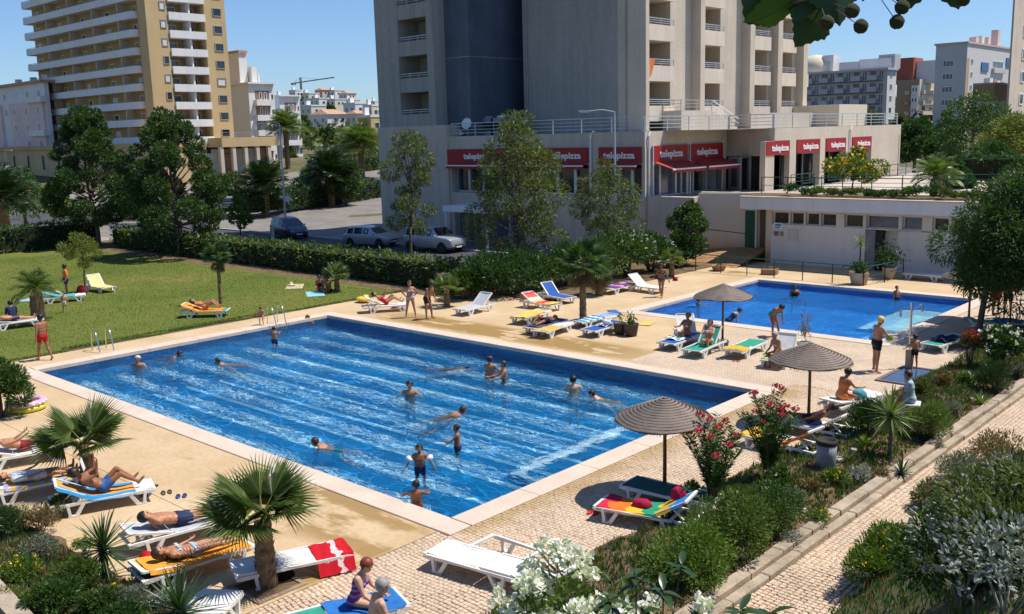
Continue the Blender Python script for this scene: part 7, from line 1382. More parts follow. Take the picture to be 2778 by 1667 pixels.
    if fingers:
        for L in ('L','R'):
            wj,fa,s=joints['w'+L]; wj=wj-off
            for q,(ang,ln_,base) in enumerate(((-14,.058,-.022),(-5,.070,-.008),(4,.066,.007),(13,.054,.02),(58,.055,.028))):
                xo=base*s*k; st=wj+fa@np.array([xo,.006*k,-(.085 if q<4 else .045)*k]); d=fa@Ry(-ang*s*.9)@Rx(22)@np.array([0,0,-1.]); d2=fa@Ry(-ang*s*.6)@Rx(60)@np.array([0,0,-1.]); p1=st+d*ln_*k*.55; p2=p1+d2*ln_*k*.45
                for a,b,r0,r1 in ((st,p1,.0095,.0085),(p1,p2,.0085,.0065)):
                    v,f=capsule(a,b,r0*k,r1*k,6,2); n0=len(vs); vs+=[tuple(z) for z in v]; fs+=[tuple(n0+j for j in w_) for w_ in f]; mi+=[0]*len(f)
    for s in (-1,1):
        v,f=capsule(hp_(s*.034,.098,.062)-off,hp_(s*.042,.096,.062)-off,.010*k,.009*k,6,2); n0=len(vs); vs+=[tuple(z) for z in v]; fs+=[tuple(n0+j for j in w_) for w_ in f]; mi+=[1]*len(f)
    v,f=capsule(hp_(-.022,.088,-.012)-off,hp_(.022,.088,-.012)-off,.007*k,.007*k,6,2); n0=len(vs); vs+=[tuple(z) for z in v]; fs+=[tuple(n0+j for j in w_) for w_ in f]; mi+=[1]*len(f)
    bm_=bpy.data.meshes.new('person'); bm_.from_pydata(vs,[],fs)
    for m__ in mats: bm_.materials.append(m__)
    bm_.polygons.foreach_set('material_index',mi); bm_.polygons.foreach_set('use_smooth',[True]*len(fs)); bm_.update()
    o=link('person',bm_,None,root_loc); tag(o,label,'person')
    PL=np.array([len(p)==4 for p in polys]); PQ=np.array([p if len(p)==4 else p+(p[-1],) for p in polys])
    def shell(name,mask,mat,push,extra=None):
        sel=PQ[mask[PQ].all(1)]
        if len(sel)==0: return
        us,inv=np.unique(sel,return_inverse=True); Q=X[us]+Nn[us]*push; fcs=[tuple(dict.fromkeys(r_)) for r_ in inv.reshape(-1,4)]
        m2=bpy.data.meshes.new(name); vv=[tuple(v) for v in Q]
        if extra:
            for v,f in extra: n0=len(vv); vv+=[tuple(z) for z in v]; fcs+=[tuple(n0+j for j in w_) for w_ in f]
        m2.from_pydata(vv,[],fcs); m2.materials.append(mat); m2.polygons.foreach_set('use_smooth',[True]*len(fcs)); m2.update(); return link(name,m2,o)
    hm=(ln=='head')&((hx[:,2]>.105)|((hx[:,1]<.01)&(hx[:,2]>.0))|((hx[:,1]<.055)&(hx[:,2]>.085)))
    ex=None
    if long_hair: ex=[capsule(hp_(0,-.06,.06)-off,hp_(0,-.085,-.02-long_hair)-off,.075*k,.05*k,10,3)]
    if hair: shell('cap' if 'cap' in hair else 'hair',hm,HAIR[hair],hairfit*k,ex)
    for w_,mt in wear:
        if w_=='trunks': shell('swim_trunks',pel&(pz>-.2)|(th&(tf<.52))|(tor&(tz<.085)),mt,.012*k)
        elif w_=='briefs': shell('swim_briefs',pel|(th&(tf<.16)),mt,.009*k)
        elif w_=='bikini': shell('bikini_bottom',pel|(th&(tf<.08)),mt,.008*k); shell('bikini_top',(ln=='chest')&(tz>.265)&(tz<.36),mt,.008*k)
        elif w_=='onepiece': shell('swimsuit',pel|(th&(tf<.08))|(ln=='abdomen')|((ln=='chest')&(tz<.40)),mt,.008*k)
        elif w_=='shirt': shell('shirt',tor&(tz>.0)|(ln=='neck')&(tz<.5)|((np.char.startswith(ln.astype(str),'arm'))),mt,.014*k)
        elif w_=='dress': shell('dress',pel|(th&(tf<.75))|(ln=='abdomen')|((ln=='chest')&(tz<.43)),mt,.014*k)
    return o
def yaw_px(a,b,z=0):
    "facing (degrees, 0=+Y) from pixel a towards pixel b on the ground"
    p,q=P(*a,z),P(*b,z); return math.degrees(math.atan2(q.y-p.y,q.x-p.x))-90
CAMYAW=math.degrees(math.atan2(-CF.y,-CF.x))-90       # facing the camera
RIGHT=math.degrees(math.atan2(CR.y,CR.x))-90; LEFT=RIGHT+180; AWAY=CAMYAW+180
SW={k:M('swim_'+k,c,0.7,0.1,12,spec=0.2) for k,c in dict(red=(0.42,0.012,0.015),black=(0.015,0.015,0.018),navy=(0.02,0.03,0.09),greyw=(0.42,0.40,0.42),brown=(0.12,0.06,0.04),pink=(0.50,0.16,0.20),purple=(0.17,0.05,0.22),white=(0.70,0.70,0.70),orange=(0.75,0.20,0.03),peach=(0.70,0.22,0.07),paleblue=(0.38,0.50,0.56),turq=(0.03,0.22,0.28),blue=(0.05,0.12,0.30),teal=(0.02,0.16,0.16),crimson=(0.30,0.01,0.03)).items()}
# ---- standing and walking on the deck
person('man in red swim trunks walking along the pool by the lawn',P(124,978,.0),yaw_px((124,978),(60,968)),1.76,'brown','black',wear=(('trunks',SW['red']),),hip=(14,-12),knee=(6,14),sh=(-10,14),elb=(10,18))
bm=person('man in yellow cap and black trunks standing with a green ball',P(2374,1010,.0),RIGHT+12,1.84,'tan','yellowcap',wear=(('trunks',SW['black']),),hip=(4,-6),habd=(7,7),sh=(38,40),elb=(52,55),ein=(-8,-8),sabd=(6,6),head=28,trunk=4)
fw=Matrix.Rotation(R(RIGHT+12),3,'Z')@Vector((0,1,0)); q=MB(); q.ell((0,0,0),(.125,.125,.125),18,12); o=q.build('ball',M('lime_ball',(0.30,0.52,0.12),0.4,0.2,8),None,True); bp=P(2374,1010,0); o.location=(bp.x+fw.x*.46,bp.y+fw.y*.46,1.10); tag(o,'lime green ball held by the man in the yellow cap','ball')
person('child with dark trunks under the pool shower seen from behind',P(2480,1002,.0),AWAY+10,1.14,'tan','black',wear=(('trunks',SW['black']),),sh=(20,15),sabd=(25,22),elb=(30,20),vox=.024)
person('woman in a grey and white bikini with hands on her hips',P(1115,862,.0),CAMYAW+8,1.66,'tan','brown','f',wear=(('bikini',SW['greyw']),),habd=(9,9),sh=(-12,-12),sabd=(42,42),elb=(82,82),ein=(95,95),fat=1.14,long_hair=.08)
person('man in dark shorts leaning next to the woman in the grey bikini',P(1165,866,.0),CAMYAW+55,1.72,'brown','black',wear=(('trunks',SW['black']),),trunk=24,hip=(18,5),knee=(16,4),sh=(25,30),elb=(20,25),head=15)
person('woman in a brown bikini walking by the second pool',P(1795,806,.0),yaw_px((1795,806),(1740,830)),1.66,'brown','black','f',wear=(('bikini',SW['brown']),),hip=(20,-16),knee=(4,18),sh=(-18,25),sabd=(20,22),elb=(15,25),long_hair=.06)
person('woman bending forward at the second pool in a dark blue swimsuit',P(2105,914,.0),CAMYAW+20,1.64,'brown','black','f',wear=(('onepiece',SW['turq']),),trunk=56,hip=(26,24),knee=(16,18),sh=(50,55),sabd=(10,10),elb=(12,15),head=10,fat=1.12)
person('adult in an orange shirt standing behind the lounger on the lawn',P(184,806,.02),CAMYAW-55,1.74,'brown','black','f',wear=(('shirt',SW['orange']),('trunks',SW['navy'])),sh=(-5,10),elb=(35,12),sabd=(22,10),hyaw=-30)
person('small child in white shorts on the lawn in front of the adult in orange',P(177,849,.02),CAMYAW+30,.98,'tan','brown',wear=(('trunks',SW['white']),),hip=(12,-8),sh=(20,5),vox=.03)
person('child in a pink swimsuit crouching at the far pool corner',P(710,882,.01),CAMYAW+10,1.05,'tan','brown','f',wear=(('onepiece',SW['pink']),),hip=(70,64),knee=(95,90),trunk=35,sh=(40,45),elb=(30,25),vox=.03)
person('child climbing the ladder at the far pool corner',P(742,886,.62),AWAY,1.2,'tan','brown',wear=(('trunks',SW['navy']),),anchor='top',hip=(35,10),knee=(50,20),sh=(70,60),elb=(30,40),vox=.03)
person('adult in a long red shirt standing under the drooping tree',P(2700,856,.0),CAMYAW+10,1.66,'brown','black',wear=(('shirt',SW['crimson']),('trunks',SW['crimson'])),fat=1.1,sh=(10,5)); person('shaded adult right of the one in the red shirt',P(2732,862,.0),CAMYAW-30,1.7,'brown','black',wear=(('trunks',SW['black']),),hip=(10,-8))
# ---- in the large pool
WL=-.13
def swim(label,px,py,out,yaw,H=1.72,skin='tan',hair='brown',fl=False,**kw):
    "out: metres of the body above the water"
    b=P(px,py,WL); return person(label,(b.x,b.y,WL+out),yaw,H,skin,hair,anchor='top',vox=kw.pop('vox',.024),**kw)
swim('bald swimmer with grey cap at the left end of the pool',375,990,.34,CAMYAW,1.74,'tan','greycap',sh=(30,30),sabd=(50,50)); swim('dark-haired swimmer second from the left corner',487,968,.22,RIGHT,1.7,'tan','black',tilt=-52,sh=(60,40),sabd=(60,50),head=-35); swim('dark-haired swimmer third from the left corner',592,988,.22,LEFT+20,1.7,'tan','black',tilt=-52,sh=(60,40),sabd=(50,40),head=-35)
swim('swimmer resting at the far edge by the lawn corner',835,872,.28,CAMYAW,1.6,'tan','brown',sh=(60,60),sabd=(70,70)); swim('face of a swimmer in the middle of the pool with arms spread',1112,1068,.40,CAMYAW-5,1.74,'tan','black',sh=(35,30),sabd=(58,55),elb=(25,25))
swim('young man holding another swimmer near the far side, seen from behind',1330,1015,.62,AWAY-25,1.72,'tan','brown',sh=(45,50),elb=(30,35),wear=(('trunks',SW['navy']),)); swim('swimmer facing the young man near the far side',1366,1024,.56,LEFT+15,1.7,'tan','brown',sh=(48,44),elb=(35,40),wear=(('trunks',SW['navy']),))
swim('swimmer seen from behind with pale shoulders on the right',1555,1055,.42,AWAY,1.76,'pale','black',sh=(35,30),sabd=(55,40)); swim('swimmer stroking to the right near the near lane',1607,1080,.24,LEFT,1.7,'pale','black',tilt=-48,sh=(90,10),sabd=(70,80),head=-30)
swim('swimmer gliding to the right with dark hair in mid pool',1255,1122,.22,RIGHT+15,1.72,'tan','brown',tilt=-62,sh=(-10,10),sabd=(10,20),head=-45); swim('slim boy standing sideways in the water',1240,1218,.66,LEFT,1.35,'brown','brown',sh=(45,30),elb=(50,20),wear=(('trunks',SW['navy']),)); ab=swim('boy with white arm floats standing in the pool',1140,1285,.72,CAMYAW+5,1.3,'brown','black',sh=(10,10),sabd=(38,38),elb=(25,25),wear=(('trunks',SW['navy']),))
for s in (-1,1):
    q=MB(); q.lathe([(.045,-.06),(.085,-.045),(.10,0),(.085,.045),(.045,.06)],(0,0,0),14); o=q.build('arm_float',M('white_float',(0.72,0.72,0.72),0.35,0.05),None,True); b=P(1140,1285,WL); v=Matrix.Rotation(R(CAMYAW+5),3,'Z')@Vector((s*.235,.01,0)); o.location=(b.x+v.x,b.y+v.y,WL+.72-.345); o.rotation_euler=(0,s*R(-38),R(CAMYAW)); tag(o,'white arm float on the boy, '+('left' if s>0 else 'right')+' one in the picture','arm float')
swim('dark-haired child with back to the camera at the near pool edge',1131,1375,.60,AWAY,1.28,'brown','black',sh=(30,40),sabd=(55,50),elb=(30,60),wear=(('trunks',SW['crimson']),)); swim('swimmer doing breaststroke towards the left near the deck',857,1212,.24,LEFT,1.66,'tan','brown',tilt=-58,sh=(70,90),sabd=(60,40),elb=(20,20),head=-40,wear=(('trunks',SW['teal']),)); swim('nearly submerged swimmer left of the embracing pair',1262,995,-.06,RIGHT,1.66,'tan','brown',tilt=-80,sh=(150,150))
# ---- in the second pool
swim('swimmer with light cap behind the parasol in the second pool',1895,822,.26,RIGHT,1.6,'tan','brown',sh=(60,60),sabd=(50,50)); person('person bending over on the far side of the parasol in the second pool',(P(1990,868,WL).x,P(1990,868,WL).y,-1.02),RIGHT+10,1.66,'pale','brown','f',wear=(('onepiece',SW['navy']),),trunk=50,hip=(20,15),sh=(40,40),vox=.024)
swim('dark-haired swimmer near the far edge of the second pool',2156,800,.50,CAMYAW,1.66,'brown','black',wear=(('onepiece',SW['black']),),sh=(20,20),sabd=(20,20)); swim('child standing near the far right edge of the second pool',2432,812,.62,CAMYAW+20,1.25,'tan','brown',wear=(('trunks',SW['navy']),))
# ---- lying and sitting
def lie(label,L_,H=1.72,skin='tan',hair='brown',sex='m',s=-.02,x=0,**kw):
    root,back=L_; kw['hip']=tuple(h_-5 for h_ in kw.get('hip',(0,0))); y,z=lprof(0,min(s,.15)); v=Matrix.Rotation(root.rotation_euler[2],3,'Z')@Vector((x*LS,s*LS,0)); yaw=math.degrees(root.rotation_euler[2])
    return person(label,(root.location.x+v.x,root.location.y+v.y,root.location.z+z*LS*.84+.02),yaw+180,H,skin,hair,sex,tilt=90,trunk=back,anchor='pelvis',**kw)
# note: tilt=90 lays the body on its back with the head towards the lounger's head end
person_lie=lie
lie('sunbather in dark trunks with hands behind his head on the blue-grey lounger',M3,1.78,'tan','black',wear=(('trunks',SW['navy']),),sh=(168,165),sabd=(38,38),elb=(118,118),ein=(50,50),hip=(4,2),head=18); lie('sunbathing woman in a light patterned bikini on the orange towel',M2,1.68,'tan','brown','f',wear=(('bikini',stripes('bikini_print',[(0.5,0.52,0.5),(0.1,0.25,0.3),(0.6,0.6,0.58)],9,0)),),sh=(4,3),sabd=(16,18),hip=(3,5),head=8,long_hair=.06)
lie('tanned man in blue trunks reclining with knees up and a book',M1,1.76,'brown','black',wear=(('trunks',SW['blue']),),hip=(52,40),knee=(88,70),sh=(58,55),sabd=(12,12),elb=(62,60),ein=(-8,-8),head=22)
bk=M1[0]; v=Matrix.Rotation(bk.rotation_euler[2],3,'Z')@Vector((0,.28,0)); q=MB(); 
for s in (-1,1): q.add([(0,0,0),(s*.17,.05,0),(s*.17,.02,.24),(0,-.03,.24),(0,.012,0),(s*.17,.062,0),(s*.17,.032,.24),(0,-.018,.24)],[(0,1,2,3),(7,6,5,4),(0,4,5,1),(1,5,6,2),(2,6,7,3)])
o=q.build('book',M('paper',(0.68,0.66,0.62),0.8,0.06)); o.location=(bk.location.x+v.x,bk.location.y+v.y,.92); o.rotation_euler=(R(-20),0,bk.rotation_euler[2]); tag(o,'open white book held up by the reclining man','book')
lie('sunbather in white clothes on the striped towel at the left edge',E1,1.7,'tan','brown',wear=(('shirt',SW['white']),('trunks',SW['white'])),hip=(6,3),sh=(10,10)); lie('sunbather in crimson trunks at the far left edge',E2,1.72,'tan','black',wear=(('trunks',SW['crimson']),),hip=(8,30),knee=(0,50),sh=(20,30),elb=(30,20))
lie('sunbather lying on the orange towel on the lawn',LO,1.66,'tan','brown','f',wear=(('bikini',SW['orange']),),hip=(50,44),knee=(85,80),sh=(20,20)); lie('sunbather lying on the white lounger at the left edge of the lawn',LL,1.7,'tan','brown',wear=(('trunks',SW['navy']),),s=.1); 
a=P(35,868,.38); person('person in dark blue sitting on the side of the left lawn lounger',(a.x,a.y,.37),AWAY+40,1.66,'tan','black',wear=(('shirt',SW['navy']),('trunks',SW['navy'])),anchor='pelvis',hip=(80,76),knee=(80,78),trunk=14,sh=(30,35),elb=(30,30))
lie('woman in red reclining on the lounger by the lawn corner',N1,1.66,'tan','black','f',wear=(('onepiece',SW['red']),),hip=(50,35),knee=(80,60),sh=(40,40),elb=(60,60))
a=P(868,790,.03); person('shaded sunbather in a red top sitting by the hedge, left one of the pair',(a.x,a.y,.03),CAMYAW+10,1.66,'tan','black','f',wear=(('onepiece',SW['crimson']),),anchor='pelvis',hip=(112,110),knee=(98,96),trunk=12,sh=(40,40),elb=(20,20)); a=P(893,792,.03); person('shaded sunbather in dark trunks sitting by the hedge, right one of the pair',(a.x,a.y,.03),CAMYAW-20,1.74,'brown','black',wear=(('trunks',SW['black']),),anchor='pelvis',hip=(110,104),knee=(98,90),trunk=16,sh=(45,40),elb=(20,25))
a=on(G1,-.05,0,.02); gy=math.degrees(G1[0].rotation_euler[2])+180
person('woman in a striped top sitting on the green lounger, nearer one',on(G1,.05,.12,.03),gy+8,1.64,'tan','brown','f',wear=(('bikini',SW['white']),),anchor='pelvis',hip=(112,104),knee=(104,98),trunk=-18,sh=(50,44),elb=(35,40)); person('tanned woman with knees up behind the nearer one on the green lounger',on(G2,.2,.1,.03),gy-6,1.66,'brown','black','f',wear=(('bikini',SW['pink']),),anchor='pelvis',hip=(110,104),knee=(104,100),trunk=-10,sh=(48,44),elb=(40,36))
person('woman seen from behind sitting on the white seat lounger',on(C1,-.3,0,.03),math.degrees(C1[0].rotation_euler[2])+150,1.64,'brown','grey','f',wear=(('bikini',SW['greyw']),),anchor='pelvis',hip=(92,90),knee=(84,80),trunk=16,sh=(35,30),elb=(35,30),fat=1.1)
person('woman in an orange dress sitting on the white lounger edge',on(R3,.45,0,.03),RIGHT+20,1.66,'tan','black','f',wear=(('dress',SW['peach']),),anchor='pelvis',hip=(84,80),knee=(66,58),trunk=14,sh=(40,55),elb=(30,40),head=18,fat=1.1)
a=P(2470,1110,.45); q=MB(); st=empty('garden_seat',(a.x,a.y,bedz(a.x,a.y)-.01),.3,'white resin seat under the person in pale blue','seat'); q=MB(); q.box(-.24,.24,-.24,.24,.40,.44,ch=.015); q.build('seat',PLAST,st)
for sx_ in (-1,1):
    for sy_ in (-1,1): q=MB(); q.bar((sx_*.2,sy_*.2,.40),(sx_*.23,sy_*.23,0),.04,.04); q.build('leg',PLAST,st)
person('person in a pale blue shirt sitting with back to the camera near the shower',(a.x,a.y,bedz(a.x,a.y)+.44),LEFT-20,1.62,'tan','brown','f',wear=(('shirt',SW['paleblue']),('trunks',SW['paleblue'])),anchor='pelvis',hip=(88,86),knee=(80,74),trunk=8,sh=(30,35),elb=(40,40),fat=1.15)
lie('dark-haired tanned sunbather in the shade of the middle parasol',R2,1.7,'deep','black',wear=(('trunks',SW['black']),),hip=(10,5))
person('red-haired woman in a purple swimsuit sitting on the green lounger',on(M5,-.25,.05,.04),RIGHT-12,1.64,'pale','red','f',wear=(('onepiece',stripes('purple_suit',[(0.17,0.05,0.22),(0.30,0.20,0.42),(0.22,0.03,0.12)],5,2,noise=.6)),),anchor='pelvis',hip=(86,84),knee=(82,80),trunk=18,sh=(38,42),elb=(34,30),head=18,fat=1.06,vox=.017)
a=P(1012,1722,.36); person('grey-haired man sitting at the bottom edge beside the woman in purple',(a.x,a.y,.36),RIGHT+25,1.72,'pale','grey',anchor='pelvis',hip=(88,84),knee=(80,80),trunk=16,sh=(30,30),elb=(30,30),wear=(('trunks',SW['blue']),),vox=.017)
lie('sunbather lying among dark towels in the middle group',Y4,1.66,'brown','black',wear=(('trunks',SW['black']),),hip=(5,40),knee=(5,70))
# ================================================================ NEAR PLANTS
# fan palms in the foreground, each in a planting pit
def pit(px,py,w):
    b=P(px,py); q=MB(); q.box(b.x-w,b.x+w,b.y-w,b.y+w,-.01,.006); r_=struct(q.build('planting_pit',EARTH))
    for a in ((-w-.09,-w,-w-.09,w+.09),(w,w+.09,-w-.09,w+.09),(-w,w,-w-.09,-w),(-w,w,w,w+.09)): q=MB(); q.box(b.x+a[0],b.x+a[1],b.y+a[2],b.y+a[3],-.01,.03,ch=.006); q.build('edging_brick',M('edging',(0.30,0.22,0.15),0.85,0.2),r_)
    return Vector((b.x,b.y,.006))
fanpalm('fan_palm','stout young fan palm with scaly trunk in the foreground',pit(725,1590,.42),1.3,.165,.95,.44,13,101,elmin=10,elmax=62,seg=40); fanpalm('fan_palm','young fan palm with wide fans beside the reading man',pit(240,1322,.36),1.02,.13,.95,.44,12,102,elmin=5,elmax=62,seg=40)
yucca('yucca','spiky yucca on a short stem in the left corner bed',P(288,1562,.08),.55,.055,.74,90,1); yucca('yucca','broad spiky yucca at the bottom edge left of the stout palm',P(492,1700,.08),.30,.06,.82,96,2); b=P(2412,1258); yucca('yucca','yucca on a thin brown stem in the right-hand bed',(b.x,b.y,bedz(b.x,b.y)-.02),1.05,.045,.74,80,3,LM['palm'],-55)
b=P(2300,1275); yucca('aloe','small spiky aloe right of the litter bin',(b.x,b.y,bedz(b.x,b.y)-.02),.05,.05,.36,26,4,LM['olive'],10); b=P(2345,1235); yucca('aloe','pale yellow-green aloe left of the right-hand yucca',(b.x,b.y,bedz(b.x,b.y)-.02),.05,.05,.30,26,5,LM['lime'],5); b=P(2445,1300); yucca('aloe','green grassy rosette below the right-hand yucca',(b.x,b.y,bedz(b.x,b.y)-.02),.04,.04,.42,34,6,LM['yucca'],10); b=P(2660,1110); yucca('aloe','green rosette plant high in the right-hand bed',(b.x,b.y,bedz(b.x,b.y)-.02),.04,.04,.42,34,7,LM['palm'],10)
def bed(px,py): b=P(px,py,.1); return (b.x,b.y,bedz(b.x,b.y)-.02 if b.x<-7.9 and b.x>-10.6 else .07)
# oleander: upright leafy shoots with flower heads
def oleander(label,base,h,rad,nst,fmat,seed,leaf=.11,fs=.045,nfl=16,lm='mid',fsp=.06,frac=.75,up=.35,lst=34):
    r2=random.Random(seed); root=empty('oleander',base,0,label,'flowering bush'); mb=MB(); C=[];D=[];Fp=[];FD=[]
    for i in range(nst):
        a=i*2.4+r2.uniform(-.4,.4); q=math.sqrt((i+.5)/nst); tip=Vector((math.cos(a)*rad*q,math.sin(a)*rad*q,h*(1-.32*q*q)*r2.uniform(.82,1.03))); st=Vector((math.cos(a)*.08,math.sin(a)*.08,0)); pts=[st.lerp(tip,t/5)+Vector((math.cos(a),math.sin(a),0))*rad*-.18*math.sin(PI*t/5) for t in range(6)]; mb.tube(pts,[.016,.014,.012,.009,.007,.004],5)
        for k in range(lst):
            t=.28+.72*(k+.5)/lst; j=min(4,int(t*5)); p=pts[j].lerp(pts[j+1],t*5-j); az=k*2.1+r2.random(); d=Vector((math.cos(az),math.sin(az),r2.uniform(.1,.9))).normalized(); C.append(tuple(p+d*leaf*.5)); D.append(tuple(d))
        if r2.random()<frac:
            for k in range(nfl): v=rdir(1)[0]; v[2]=abs(v[2]); Fp.append(tuple(np.array(tip)+v*fsp*r2.uniform(.6,1.3)+np.array([0,0,.02]))); FD.append(tuple(v))
    mb.build('stem',M('green_stem',(0.13,0.12,0.05),0.8,0.2),root,True); link('foliage',leafmesh('foliage',np.array(C),leaf,LM[lm],.2,np.array(D),.15,0),root)
    Fp=np.repeat(np.array(Fp),4,0)+rng.normal(0,fs*.28,(len(Fp)*4,3)); link('flowers',leafmesh('flowers',Fp,fs,fmat,.85,np.repeat(np.array(FD),4,0),.9,.1),root)['kind']='stuff'; return root
oleander('pink oleander between the near parasol and the bushy hedge plant',bed(1935,1372),2.0,.72,28,LM['pink'],1,leaf=.15,fs=.045,nfl=16,fsp=.075,frac=.55,lst=84); oleander('pink oleander in front of the orange-towelled lounger',bed(2085,1318),2.05,.7,28,LM['pink'],2,leaf=.15,fs=.045,nfl=16,fsp=.075,frac=.55,lst=84); shrub('bougainvillea','deep red flowering bush right of the green lounger',bed(2632,1000),.45,.45,1.5,1500,.10,LM['mid'],LM['red'],150,.07,seed=31); shrub('white_flowering_bush','dark bush covered in white flowers at the right edge',bed(2715,1015),.85,.75,1.65,3600,.13,LM['dark'],LM['white'],120,.085,seed=32)
for i,(px,py,r_,h,n,ls,lm,fl,fn,lb) in enumerate((
 (1875,1585,1.0,.95,8500,.075,'bright',None,0,'dense low green bush at the near end of the right-hand bed'),(1985,1500,1.05,1.15,9500,.075,'hedge',None,0,'dense green bush in the middle of the low green mass'),(2095,1445,.85,1.0,6500,.07,'mid',None,0,'dense green bush at the far end of the low green mass'),
 (1880,1350,.32,.42,900,.11,'dark',None,0,'dark leafy plant behind the raised lounger'),(2000,1385,.30,.45,900,.10,'bright',None,0,'light green plant beneath the pink oleander'),(2110,1360,.36,.62,1200,.12,'mid','white',8,'broad-leaved plant with pale heads beneath the second oleander'),(2160,1385,.28,.40,900,.06,'grey',None,0,'grey-leaved cushion plant left of the bin'),(2205,1345,.26,.30,700,.07,'dry',None,0,'dry brown tuft in front of the bin'),(2270,1320,.34,.42,1100,.07,'bright','yellow',10,'bright green tuft with yellow flowers right of the bin'),(2330,1305,.34,.36,1200,.06,'silver',None,0,'silver-grey cushion plant near the kerb'),(2395,1300,.24,.28,700,.06,'dry',None,0,'rust-brown tuft at the kerb'),(2225,1420,.30,.35,900,.06,'bright','yellow',8,'green tuft with orange flowers near the kerb'),(2150,1475,.26,.30,800,.05,'silver',None,0,'silver cushion plant at the kerb beside the low green bushes'),
 (2350,1195,.62,1.05,4600,.12,'yucca',None,0,'dark rosemary-like bush behind the right-hand yucca'),(2520,1195,.70,1.2,5600,.13,'palm',None,0,'large upright dark green bush right of the yucca'),(2590,1130,.32,.45,1000,.08,'grey',None,0,'grey-green tuft behind the large upright bush'),(2700,1065,.66,1.05,4600,.12,'yucca',None,0,'dark upright bush below the white flowers'),(2620,1050,.34,.42,1000,.09,'bright','white',12,'green plant with white ball flowers at the bed edge'),(2490,1085,.36,.48,1300,.10,'olive',None,0,'olive tuft behind the person in pale blue'),(2760,1030,.36,.5,1000,.1,'grey',None,0,'grey-green shrub at the right margin of the bed'),(2560,1060,.3,.4,900,.1,'dry',None,0,'straw-coloured grass near the foot basin'))):
    shrub('bed_plant',lb,bed(px,py),r_,r_,h,n,ls,LM[lm],LM[fl] if fl else None,fn,.05,cat='plant',group='plants in the right-hand bed',seed=60+i,aspect=.3 if 'rosemary' not in lb and 'upright' not in lb else .12,up=.2 if ls<.1 else .7,nc=8)
# pale rocks
for i,(px,py,s_,lb) in enumerate(((1920,1392,.22,'pale round rock beside the raised lounger'),(1960,1402,.16,'white rock left of the low green bushes'),(1895,1408,.14,'small white rock in front of the pale round one'),(2275,1262,.16,'flat tan rock behind the litter bin'),(2315,1240,.14,'tan rock left of the aloe'),(2180,1400,.12,'small grey rock at the kerb'))):
    b=bed(px,py); q=MB(); r2=random.Random(i); q.ell((0,0,s_*.3),(s_,s_*.75,s_*.45),12,8); q.v=[(x*(1+.16*math.sin(4*y/s_+i)),y*(1+.14*math.sin(5*z/s_+i*2)),z+.05*s_*math.sin(6*x/s_)) for x,y,z in q.v]; o=q.build('rock',M('pale_rock',(0.52,0.43,0.35),0.9,0.15,4,0.6,14),None,True); o.location=b; o.rotation_euler=(0,0,i); tag(o,lb,'rock',group='rocks in the right-hand bed')
# bank on the right of the path: plants standing on the slope
def bank(px,py):
    "where the ray meets the bank surface"
    d=ray(px,py); t=8.0
    for _ in range(400):
        p=CAM+d*t
        if p.z<=gz(p.x,p.y): return p
        t+=.05
    return p
for i,(px,py,r_,h,n,ls,lm,fl,fn,lb) in enumerate((
 (2400,1520,.40,.45,2200,.09,'bright','yellow',12,'grassy green clump with yellow flowers beside the path'),(2470,1470,.45,.55,2400,.10,'bright','yellow',14,'taller green clump with yellow daisies right of the path'),(2360,1640,.35,.4,1600,.07,'grey',None,0,'grey-green cushion at the bottom edge beside the path'),(2460,1620,.5,.5,2600,.08,'mid',None,0,'green cushion near the bottom right beside the path'),(2600,1270,.48,.5,2000,.08,'grey',None,0,'grey shrub at the top of the bank beside the path'),(2700,1225,.5,.55,1500,.09,'dry',None,0,'dry brown shrub high on the bank'),(2530,1345,.36,.45,1400,.09,'olive','mauve',30,'dark shrub with mauve flowers at the path edge'))):
    b=bank(px,py+40); shrub('bank_plant',lb,(min(b.x,-5.9),b.y,gz(min(b.x,-5.9),b.y)-.03),r_*1.45,r_*1.6,h*1.5,int(n*1.9),ls,LM[lm],LM[fl] if fl else None,fn,.05,cat='plant',group='plants on the bank',seed=90+i,aspect=.25,up=.4)
b=bank(2640,1600); shrub('dark_bush','large dark shaded bush on the bank at the bottom right',(b.x,b.y,gz(b.x,b.y)-.05),.85,1.1,1.1,9000,.08,LM['mid'],None,0,seed=120,aspect=.3,up=.1); b=bank(2760,1560); shrub('dark_bush','dark bush cut by the right edge at the bottom',(b.x,b.y,gz(b.x,b.y)-.05),.9,1.0,1.4,9000,.08,LM['olive'],None,0,seed=121,aspect=.3,up=.1)
